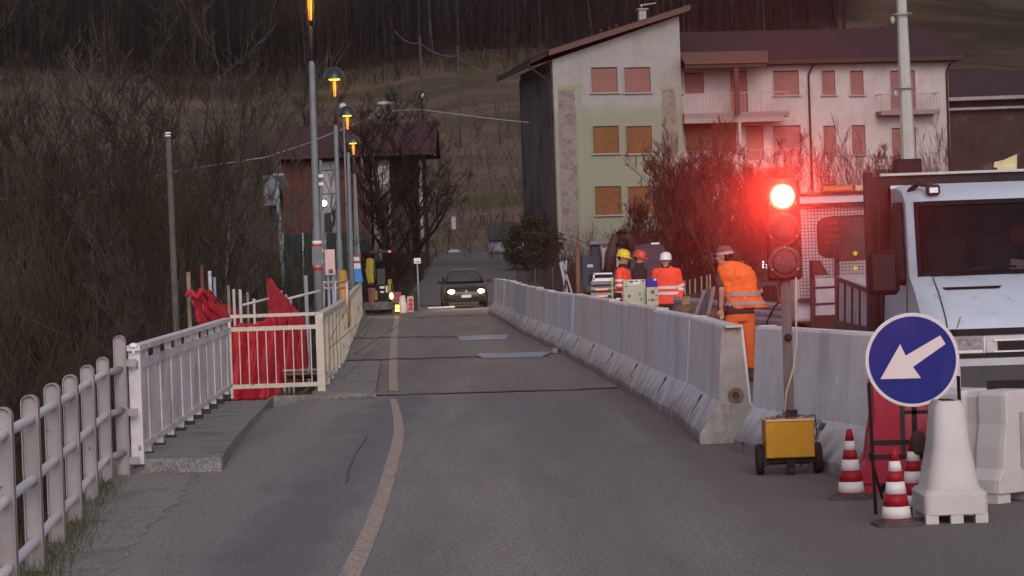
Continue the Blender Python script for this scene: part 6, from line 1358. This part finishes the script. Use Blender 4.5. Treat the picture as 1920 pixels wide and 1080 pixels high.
# ---------------------------------------------------------------- far poles, cable, other lamps
m_wood = M('pole_wood', (.062, .052, .047), .9, var=.3)
tops = []
for i, (px, pt, pb, lab) in enumerate(((787, 67, 195, 'left'), (858, 86, 250, 'middle'), (932, 120, 260, 'right'))):
    a, b = P(px, pt, 290), P(px+5, pb, 290); b = b+(b-a)*.6; t = thing('telegraph_pole', '%s one of the three thin wooden poles crossing the meadow left of the gable' % lab, 'telegraph pole', b, 0, 'wooden poles crossing the meadow'); mb = MB(); mb.tube([b, a], [.17, .12], 6); mb.build('pole', m_wood, t, True, world=True)
    if i == 0: mb = MB(); mb.ell(P(793, 180, 289.8), (.2, .2, .3), 6); mb.build('insulator', m_whiteplate, t, True, world=True)
cab = [(740, 58), (787, 81), (858, 105), (932, 137), (985, 170)]; mb = MB(); pts = []
for i in range(4):
    for k in range(8):
        s = k/8; a, b = cab[i], cab[i+1]; pts.append(P(a[0]+(b[0]-a[0])*s, a[1]+(b[1]-a[1])*s+ (9*4*s*(1-s)), 289.8))
pts.append(P(*cab[-1], 289.8)); mb.tube(pts, .05, 4); tag(mb.build('cable', M('cable_blue_grey', (.10, .10, .12), .6), smooth=True), 'thin sagging cable strung over the three poles on the meadow', 'cable')
mb = MB(); pts = [P(a, b, 128) for a, b in ((-5, 375), (90, 370), (180, 360), (250, 345), (310, 325), (400, 310), (500, 295), (580, 268), (640, 243), (690, 224), (740, 208), (790, 206), (860, 215), (930, 224), (992, 230))]; mb.tube(pts, .035, 4); tag(mb.build('cable', M('cable_white', (.20, .20, .22), .6), smooth=True), 'pale overhead cable running from the left woods over the brick house to the gable', 'cable')
t = thing('street_light', 'long pale street light head on a thin arm above the brick house', 'street light', P(690, 480, 125)); 
mb = MB(); mb.tube([P(700, 520, 125), P(672, 232, 125), P(690, 222, 125), P(712, 202, 125)], [.06, .045, .035, .03], 8); mb.build('arm', m_pole, t, True, world=True)
mb = MB(); mb.ell(P(723, 194, 125), (.42, .16, .11), 14); mb.build('lamp_head', M('lamp_head_pale', (.38, .40, .38), .5), t, True, world=True)
t = thing('globe_lamp', 'small white globe lamp behind the third street lamp', 'lamp', P(643, 240, 110)); mb = MB(); mb.ell(P(643, 200, 110), (.15, .15, .16), 12); mb.build('globe', M('globe_white', (.45, .45, .45), .5), t, True, world=True); mb = MB(); mb.tube([P(644, 206, 110), P(655, 560, 110)], .04, 6); mb.build('post', m_pole, t, True, world=True)
t = thing('street_light', 'grey street light with a flat square head at the left of the brick house', 'street light', P(530, 520, 105)); mb = MB(); mb.tube([P(519, 340, 105), P(531, 520, 105)], [.07, .09], 8); mb.build('pole', M('pale_grey_pole', (.20, .24, .25), .6), t, True, world=True)
mb = MB(); mb.hull([P(512, 330, 105), P(532, 329, 105), P(541, 354, 105.6), P(527, 355, 105.6)], (0, .06, .1)); mb.build('lamp_head', M('lamp_head_grey', (.18, .20, .21), .5), t, world=True)
t = thing('concrete_pole', 'tall concrete pole with a white top standing alone among the bare trees on the left', 'pole', P(328, 560, 46)); mb = MB(); b = P(337, 680, 46); b.z = -7; mb.tube([b, P(316, 258, 46)], [.085, .048], 10); mb.build('pole', M('old_concrete_pole', (.085, .082, .075), .9, var=.3), t, True, world=True)
for py in (250, 255): mb = MB(); mb.tube([P(315, py-2, 46), P(315, py+1.3, 46)], .052, 10); mb.build('white_cap', m_whiteplate, t, True, world=True)

# ---------------------------------------------------------------- bare trees
m_bark = {k: M('bark_'+k, c, .95, var=.3, sc=3, spec=.1) for k, c in dict(brown=(.050, .040, .034), olive=(.062, .050, .032), grey=(.095, .088, .080), dark=(.022, .018, .016), red=(.075, .038, .030)).items()}
m_twig = {k: M('twig_'+k, c, .95, var=.35, sc=.7, spec=.05) for k, c in dict(brown=(.043, .033, .028), olive=(.052, .040, .025), grey=(.068, .060, .054), dark=(.022, .017, .015), red=(.076, .046, .042)).items()}
def grow(rn, h, spread, nb=7, depth=4, r0=.13, up=.55, twigr=.010, start=.25, lean=0):
    T_, C_ = MB(), MB()
    def seg3(mb, a, b, r1, r2):
        d = (b-a).normalized(); u = d.orthogonal().normalized(); w_ = d.cross(u); o = len(mb.v)
        n = 5 if r1 > .05 else 3
        for p, r in ((a, r1), (b, r2)):
            for k in range(n): t = 2*math.pi*k/n; mb.v.append(p+(u*math.cos(t)+w_*math.sin(t))*r)
        for k in range(n): mb.f.append((o+k, o+(k+1) % n, o+n+(k+1) % n, o+n+k)); mb.mi.append(0)
    def br(p, d, ln, r, dp):
        mb = T_ if dp == depth else C_; n = 5 if dp >= depth-1 else 3; q = p; dd = d.copy(); pts = [p]
        for i in range(n):
            wob = .16 if dp == depth else .28
            dd = (dd+Vector((rn.uniform(-wob, wob), rn.uniform(-wob, wob), rn.uniform(-.1, .22)*(1 if dp < depth else .3)))).normalized()
            q2 = q+dd*(ln/n); ra2, rb2 = r*(1-.75*i/n), r*(1-.75*(i+1)/n); seg3(mb, q, q2, max(ra2, twigr*.8), max(rb2, twigr*.6)); q = q2; pts.append(q)
        if dp > 0:
            k = nb if dp == depth else (5 if dp >= 2 else 4)
            for j in range(k):
                f = rn.uniform(start if dp == depth else .15, 1); idx = min(int(f*n), n-1); pp = pts[idx].lerp(pts[idx+1], f*n-idx)
                a = rn.uniform(0, 2*math.pi); side = Vector((math.cos(a), math.sin(a), 0)); nd = (dd*rn.uniform(.3, .8)+side*spread*rn.uniform(.5, 1.1)+Vector((0, 0, up*rn.uniform(.2, 1)))).normalized()
                br(pp, nd, ln*rn.uniform(.38, .62)*(1.15-f*.4), r*(1-.7*f)*.6, dp-1)
    br(Vector((0, 0, -.3)), Vector((lean, 0, 1)).normalized(), h*.75, r0, depth); return T_, C_
def make_tree(name, label, cat, group, seed, mats, **kw):
    rn = random.Random(seed); T_, C_ = grow(rn, **kw); t = thing(name, label, cat, (0, 0, 0), 0, group)
    T_.build('trunk', m_bark[mats], t, fix=False); C_.build('crown', m_twig[mats], t, fix=False); return t
GL = 'bare trees filling the left valley'
LBL = 'bare leafless tree in the dark thicket left of the bridge'
protos = [make_tree('bare_tree', LBL, 'bare tree', GL, 11, 'brown', h=13, spread=.8, nb=12, r0=.14),
          make_tree('bare_tree', LBL, 'bare tree', GL, 12, 'olive', h=14, spread=.6, nb=11, r0=.13, up=.8),
          make_tree('bare_tree', LBL, 'bare tree', GL, 13, 'grey', h=12, spread=.7, nb=9, r0=.10, lean=.1),
          make_tree('bare_tree', LBL, 'bare tree', GL, 14, 'brown', h=9, spread=1.0, nb=14, r0=.09, start=.1),
          make_tree('bare_tree', LBL, 'bare tree', GL, 15, 'dark', h=11, spread=.9, nb=12, r0=.12)]
rn = random.Random(21); used = set(); cnt = 0
for k in range(125):
    Y = 44+95*rn.random()**.9; px = rn.uniform(-120, 560 if Y > 60 else 420); 
    if Y > 95: px = rn.uniform(-100, 640)
    X = (px-960)/5000*Y
    if X > railx(min(Y, 105))-2.2: continue
    i = rn.choice([0, 0, 1, 1, 2, 3, 3, 3, 4]); z = terr(X, Y); sc_ = rn.uniform(.6, .9)*(.85 if Y < 60 else 1)*(1.25 if rn.random() < .12 else 1)
    if i == 3 or px > 380: sc_ *= .72
    if i not in used: used.add(i); o = protos[i]; o.location = (X, Y, z); o.rotation_euler = (0, 0, rn.uniform(0, 6)); o.scale = (sc_,)*3
    else: dup(protos[i], (X, Y, z), rn.uniform(0, 6), sc=sc_)
rn = random.Random(61)
for k in range(6):     # the tall slender ones that stand out against the slope and the wood
    px = 20+k*72+rn.uniform(-25, 25); Y = rn.uniform(70, 104); X = (px-960)/5000*Y; z = terr(X, Y); i = rn.choice([1, 2, 2, 0]); ztop = P(px, rn.uniform(110, 260), Y).z; dup(protos[i], (X, Y, z), rn.uniform(0, 6), sc=(ztop-z)/({0: 13, 1: 14, 2: 12}[i]*.95))
rn = random.Random(33)
for k in range(34):     # smaller looking trees up the slope behind
    Y = rn.uniform(135, 215); px = rn.uniform(-60, 520); X = (px-960)/5000*Y; i = rn.choice([0, 1, 3, 4, 4]); dup(protos[i], (X, Y, terr(X, Y)), rn.uniform(0, 6), sc=rn.uniform(.55, .95))
# a few individual trees
def solo(label, px, pbase, Y, seed, mats, sc_=1, **kw):
    t = make_tree('bare_tree', label, 'bare tree', None, seed, mats, **kw); x = P(px, pbase, Y).x; t.location = (x, Y, terr(x, Y)); return t
solo('dark many-branched bare tree in front of the right half of the brick house', 745, 560, 120, 31, 'dark', h=9.5, spread=.9, nb=16, r0=.2, start=.15)
solo('dark bare tree between the brick house and the uphill road', 790, 560, 126, 32, 'dark', h=9.0, spread=.95, nb=14, r0=.16, start=.1)
solo('low dark bare tree right behind the mini excavator', 722, 570, 112, 33, 'dark', h=6, spread=1.0, nb=16, r0=.12, start=.05)
solo('branching bare tree on the meadow edge left of the maroon roof', 545, 300, 190, 34, 'dark', h=14, spread=.8, nb=10, r0=.2)
solo('pale slender bare tree in front of the gable windows', 1262, 560, 108, 36, 'grey', h=6.8, spread=.45, nb=10, r0=.07, up=.9)
GR = 'bare shrubs in front of the big house'
LBR = 'reddish bare shrub growing in front of the big house'
rp_ = [make_tree('bare_shrub', LBR, 'shrub', GR, 41, 'red', h=6.5, spread=.55, nb=13, r0=.06, start=.03, up=.9, twigr=.010),
       make_tree('bare_shrub', LBR, 'shrub', GR, 42, 'red', h=7.2, spread=.45, nb=12, r0=.06, start=.02, up=1.0, twigr=.010),
       make_tree('bare_shrub', LBR, 'shrub', GR, 43, 'brown', h=5.0, spread=.8, nb=15, r0=.05, start=.02, up=.8, twigr=.010)]
rn = random.Random(5); used = set()
def hcap(px): return float(np.interp(px, [960, 1060, 1150, 1240, 1330, 1420, 1560, 1700, 1790, 1930], [400, 360, 390, 270, 215, 215, 190, 200, 190, 230]))
for k in range(50):
    px = rn.uniform(1000, 1930) if k > 12 else rn.uniform(1120, 1480); Y = rn.uniform(98, 124); X = (px-960)/5000*Y; i = rn.randrange(3) if px > 1180 else 2; z = terr(X, Y)
    if px > 1480 and k % 2: continue
    ztop = P(px, hcap(px)+rn.uniform(0, 110), Y).z; s_ = max(.35, (ztop-z)/({0: 6.5, 1: 7.2, 2: 5.0}[i]*1.05))
    if i not in used: used.add(i); o = rp_[i]; o.location = (X, Y, z); o.scale = (s_,)*3
    else: dup(rp_[i], (X, Y, z), rn.uniform(0, 6), sc=s_)
GS = 'tall slender bare stems in front of the pale wing'
sp_ = [make_tree('bare_shrub', 'tall slender bare shrub in front of the pale wing of the big house', 'shrub', GS, 51+i, ('grey', 'red')[i], h=7.5, spread=.38, nb=9, depth=3, r0=.045, start=.05, up=1.1, twigr=.009) for i in range(2)]
for k in range(20):
    px = rn.uniform(1440, 1800); Y = rn.uniform(96, 116); X = (px-960)/5000*Y; i = k % 2; z = terr(X, Y); ztop = P(px, rn.uniform(170, 270), Y).z; s_ = (ztop-z)/8.2
    if k < 2: o = sp_[i]; o.location = (X, Y, z); o.scale = (s_,)*3
    else: dup(sp_[i], (X, Y, z), rn.uniform(0, 6), sc=s_)
# undergrowth: masses of thin stems (left valley, right bank)
def brush(name, n, fx, mat, hmin, hmax, r, seed, lean=.35, twigs=5):
    rng = np.random.default_rng(seed); V = []; F = []; 
    for _ in range(n):
        X, Y = fx(rng); z = terr(X, Y); h = rng.uniform(hmin, hmax); p = np.array([X, Y, z-.2]); d = np.array([rng.normal(0, lean), rng.normal(0, lean), 1.0]); d /= np.linalg.norm(d)
        segs = [(p, d, h, r)]
        for k in range(twigs):
            f = rng.uniform(.25, .95); d2 = d+rng.normal(0, .55, 3); d2[2] = abs(d2[2])*.8+.15; d2 /= np.linalg.norm(d2); segs.append((p+d*h*f, d2, h*rng.uniform(.2, .45), r*.6))
        for (a, dd, l, rr) in segs:
            u = np.cross(dd, [0.3, 1, 0.1]); u /= np.linalg.norm(u)+1e-9; w_ = np.cross(dd, u); o = len(V); b = a+dd*l
            for t in (0, 2.1, 4.2): V.append(a+(u*math.cos(t)+w_*math.sin(t))*rr)
            V.append(b); F += [(o, o+1, o+3), (o+1, o+2, o+3), (o+2, o, o+3)]
    me = bpy.data.meshes.new(name); me.from_pydata([tuple(v) for v in V], [], F); me.materials.append(mat); o = bpy.data.objects.new(name, me); COL.objects.link(o); return struct(o, 'stuff')
def fleft(rng):
    while True:
        Y = 38+100*rng.random(); X = rng.uniform(-.215*Y, -.06*Y)
        if X < railx(min(Y, 105))-1.2: return X, Y
brush('undergrowth', 9000, fleft, m_twig['brown'], 1.5, 5.0, .016, 3)
brush('thicket', 3500, fleft, m_twig['grey'], 3, 7.5, .014, 4, .15)
def fright(rng): Y = rng.uniform(96, 128); return rng.uniform(.012*Y, .2*Y), Y
brush('brambles', 2400, fright, m_twig['red'], .8, 3.2, .014, 5, .4)
def fmid(rng): Y = rng.uniform(104, 145); return rng.uniform(-.092*Y, -.034*Y) if Y > 120 else rng.uniform(-.10*Y, -.040*Y), Y
brush('brambles', 1500, fmid, m_twig['dark'], .4, 1.8, .014, 6, .4)
def fmead(rng): Y = rng.uniform(160, 330); return rng.uniform(-.2*Y, .03*Y), Y
def fedge(rng): Y = rng.uniform(424, 452); return rng.uniform(-.21*Y, .12*Y), Y
brush('forest_edge_scrub', 2600, fedge, m_twig['brown'], 2, 6.0, .05, 12, .3)
def fleft2(rng): Y = rng.uniform(130, 215); return rng.uniform(-.21*Y, -.10*Y), Y
brush('slope_scrub', 2600, fleft2, m_twig['brown'], 1.5, 4.5, .02, 13, .3)
brush('scrub', 1600, fmead, m_twig['brown'], .8, 3.5, .03, 8, .4)
# ---------------------------------------------------------------- evergreen bush beside the uphill road
def evergreen(label, px, pt, pb, Y, w_, seed, n=5200):
    rng = np.random.default_rng(seed); a, b = P(px, pt, Y), P(px, pb, Y); gz = terr(b.x, Y); h = a.z-gz; t = thing('evergreen_bush', label, 'evergreen bush', (a.x, Y, gz))
    mb = MB(); mb.tube([(0, 0, -.3), (0, 0, h*.5), (.1, 0, h*.85)], [.16, .1, .03], 7)
    for k in range(14): z = h*rng.uniform(.12, .8); an = rng.uniform(0, 6.28); l = w_*.4*(1.1-z/h); mb.tube([(0, 0, z), (l*math.cos(an), l*math.sin(an), z+l*.2)], [.04, .015], 4)
    mb.build('trunk', m_bark['dark'], t)
    cl = [(rng.uniform(-.38, .38)*w_, rng.uniform(-.38, .38)*w_, h*rng.uniform(.12, .9), rng.uniform(.12, .24)*w_) for _ in range(34)]
    V = []; F = []
    for _ in range(n):
        c = cl[rng.integers(len(cl))]; d = rng.normal(0, 1, 3); d /= np.linalg.norm(d); p = np.array(c[:3])+d*c[3]*rng.uniform(.5, 1.08); p[2] = max(p[2], .05)
        u = rng.normal(0, 1, 3); u /= np.linalg.norm(u); w2 = np.cross(u, rng.normal(0, 1, 3)); w2 /= np.linalg.norm(w2); s = rng.uniform(.04, .10); o = len(V); V += [p-u*s, p+w2*s*.5, p+u*s, p-w2*s*.5]; F.append((o, o+1, o+2, o+3))
    me = bpy.data.meshes.new('crown'); me.from_pydata([tuple(v) for v in V], [], F); me.materials.append(m_ever); o = bpy.data.objects.new('crown', me); COL.objects.link(o); o.parent = t; return t
m_ever = M('evergreen_leaf', (.026, .036, .018), .8, var=.4, sc=1.5)
evergreen('broad dark evergreen bush at the right of the uphill road', 985, 392, 500, 128, 2.5, 1)
evergreen('smaller dark evergreen bush beside the broad one, nearer the fence', 1022, 430, 505, 120, 1.7, 2, 2600)
# ---------------------------------------------------------------- the wood on the hillside: too many trunks to count
rng = np.random.default_rng(77); V = []; F = []; FM = []
def tri(a, b, wv, m_):
    o = len(V); V.extend([a-wv, a+wv, b]); F.append((o, o+1, o+2)); FM.append(m_)
for k in range(5200):
    Y = 436+240*rng.random()**1.6; X = rng.uniform(-.225, .16)*Y
    if X > .135*Y-4+6*math.sin(Y*.05): continue
    z = terr(X, Y); h = rng.uniform(10, 17); r = rng.uniform(.10, .26); m_ = int(rng.choice([0, 0, 0, 1, 2], p=[.3, .25, .2, .15, .1])); ln = rng.normal(0, .5)
    base_ = np.array([X, Y, z-.5]); top = base_+np.array([ln, rng.normal(0, .5), h]); tri(base_, top, np.array([r, 0, 0]), m_); tri(base_, top, np.array([0, r, 0]), m_)
    for j in range(24):
        f = rng.uniform(.15, .98); p = base_+(top-base_)*f; d = np.array([rng.normal(0, 1), rng.normal(0, 1), rng.uniform(.2, 1.4)]); d /= np.linalg.norm(d); l = rng.uniform(1.2, 4.2)*(1.15-f*.6)
        tri(p, p+d*l, np.array([rng.uniform(.03, .07), 0, rng.uniform(-.02, .02)]), 3 if rng.random() < .7 else 4)
me = bpy.data.meshes.new('wood'); me.from_pydata([tuple(v) for v in V], [], F)
for m_ in (m_bark['dark'], M('bark_hill', (.032, .026, .024), .95, spec=.1), M('bark_pale', (.065, .062, .058), .9, spec=.1), m_twig['dark'], M('twig_hill', (.042, .030, .028), .95, var=.4, sc=.05, spec=.05)): me.materials.append(m_)
me.polygons.foreach_set('material_index', FM); o = bpy.data.objects.new('bare_wood', me); COL.objects.link(o); struct(o, 'stuff')
# grass at the foot of the near railing
rng = np.random.default_rng(9); V = []; F = []
for k in range(2600):
    i = rng.integers(0, 6); c = PY[i]; c2 = PY[i+1]; f = rng.random(); X = c[0]*(1-f)+c2[0]*f+rng.normal(.03, .09); Y = c[1]*(1-f)+c2[1]*f
    if rng.random() < .45 and i > 3: continue
    z0 = -.05; h = rng.uniform(.03, .13); a = rng.normal(0, .05, 2); o = len(V); V += [(X-.004, Y, z0), (X+.004, Y, z0), (X+a[0], Y+a[1], z0+h+.03)]; F.append((o, o+1, o+2))
for k in range(900):    # tufts along the ledge
    g = G(rng.uniform(520, 700), 742+rng.normal(0, 3)-.02*k/100, .0); X, Y = g.x, g.y; h = rng.uniform(.01, .05); o = len(V); V += [(X-.006, Y, 0), (X+.006, Y, 0), (X+rng.normal(0, .02), Y, h)]; F.append((o, o+1, o+2))
me = bpy.data.meshes.new('grass'); me.from_pydata(V, [], F); me.materials.append(M('dull_grass', (.07, .075, .03), .9, var=.4, sc=3)); o = bpy.data.objects.new('grass', me); COL.objects.link(o); struct(o, 'stuff')
# gravel and grit along the slab edge
rng = np.random.default_rng(10); mb = MB()
for k in range(420):
    s = rng.random()
    if s < .5: f = rng.random(); g = G(300+(f*90)+rng.normal(0, 16), 1080-f*190+rng.normal(0, 3), .012)
    elif s < .75: g = G(rng.uniform(380, 520), 0, 0) if False else G(430+rng.uniform(0, 80), 860-rng.uniform(0, 100), .0); 
    else: f = rng.random(); g = G(1320-f*160+rng.normal(0, 8), 850-f*110+rng.normal(0, 4), 0)
    r = rng.uniform(.003, .009); mb.ell((g.x, g.y, g.z+r*.4), (r, r, r*.7), 5)
struct(mb.build('grit', M('grit_grey', (.15, .145, .14), .9, var=.4, sc=60)), 'stuff')
# ---------------------------------------------------------------- thin even haze added so the lamp beams show as bloom
mb = MB(); mb.bb((-240, -30, -12), (240, 940, 190)); hz = mb.build('bloom_haze', bpy.data.materials.new('bloom_haze_air')); struct(hz, 'stuff')
hm_ = hz.data.materials[0]; hm_.use_nodes = True; t = hm_.node_tree; t.nodes.clear(); o = t.nodes.new('ShaderNodeOutputMaterial'); pv = t.nodes.new('ShaderNodeVolumePrincipled')
pv.inputs['Color'].default_value = (.85, .86, .9, 1); pv.inputs['Density'].default_value = .00045; pv.inputs['Anisotropy'].default_value = .975
t.links.new(pv.outputs[0], o.inputs['Volume'])
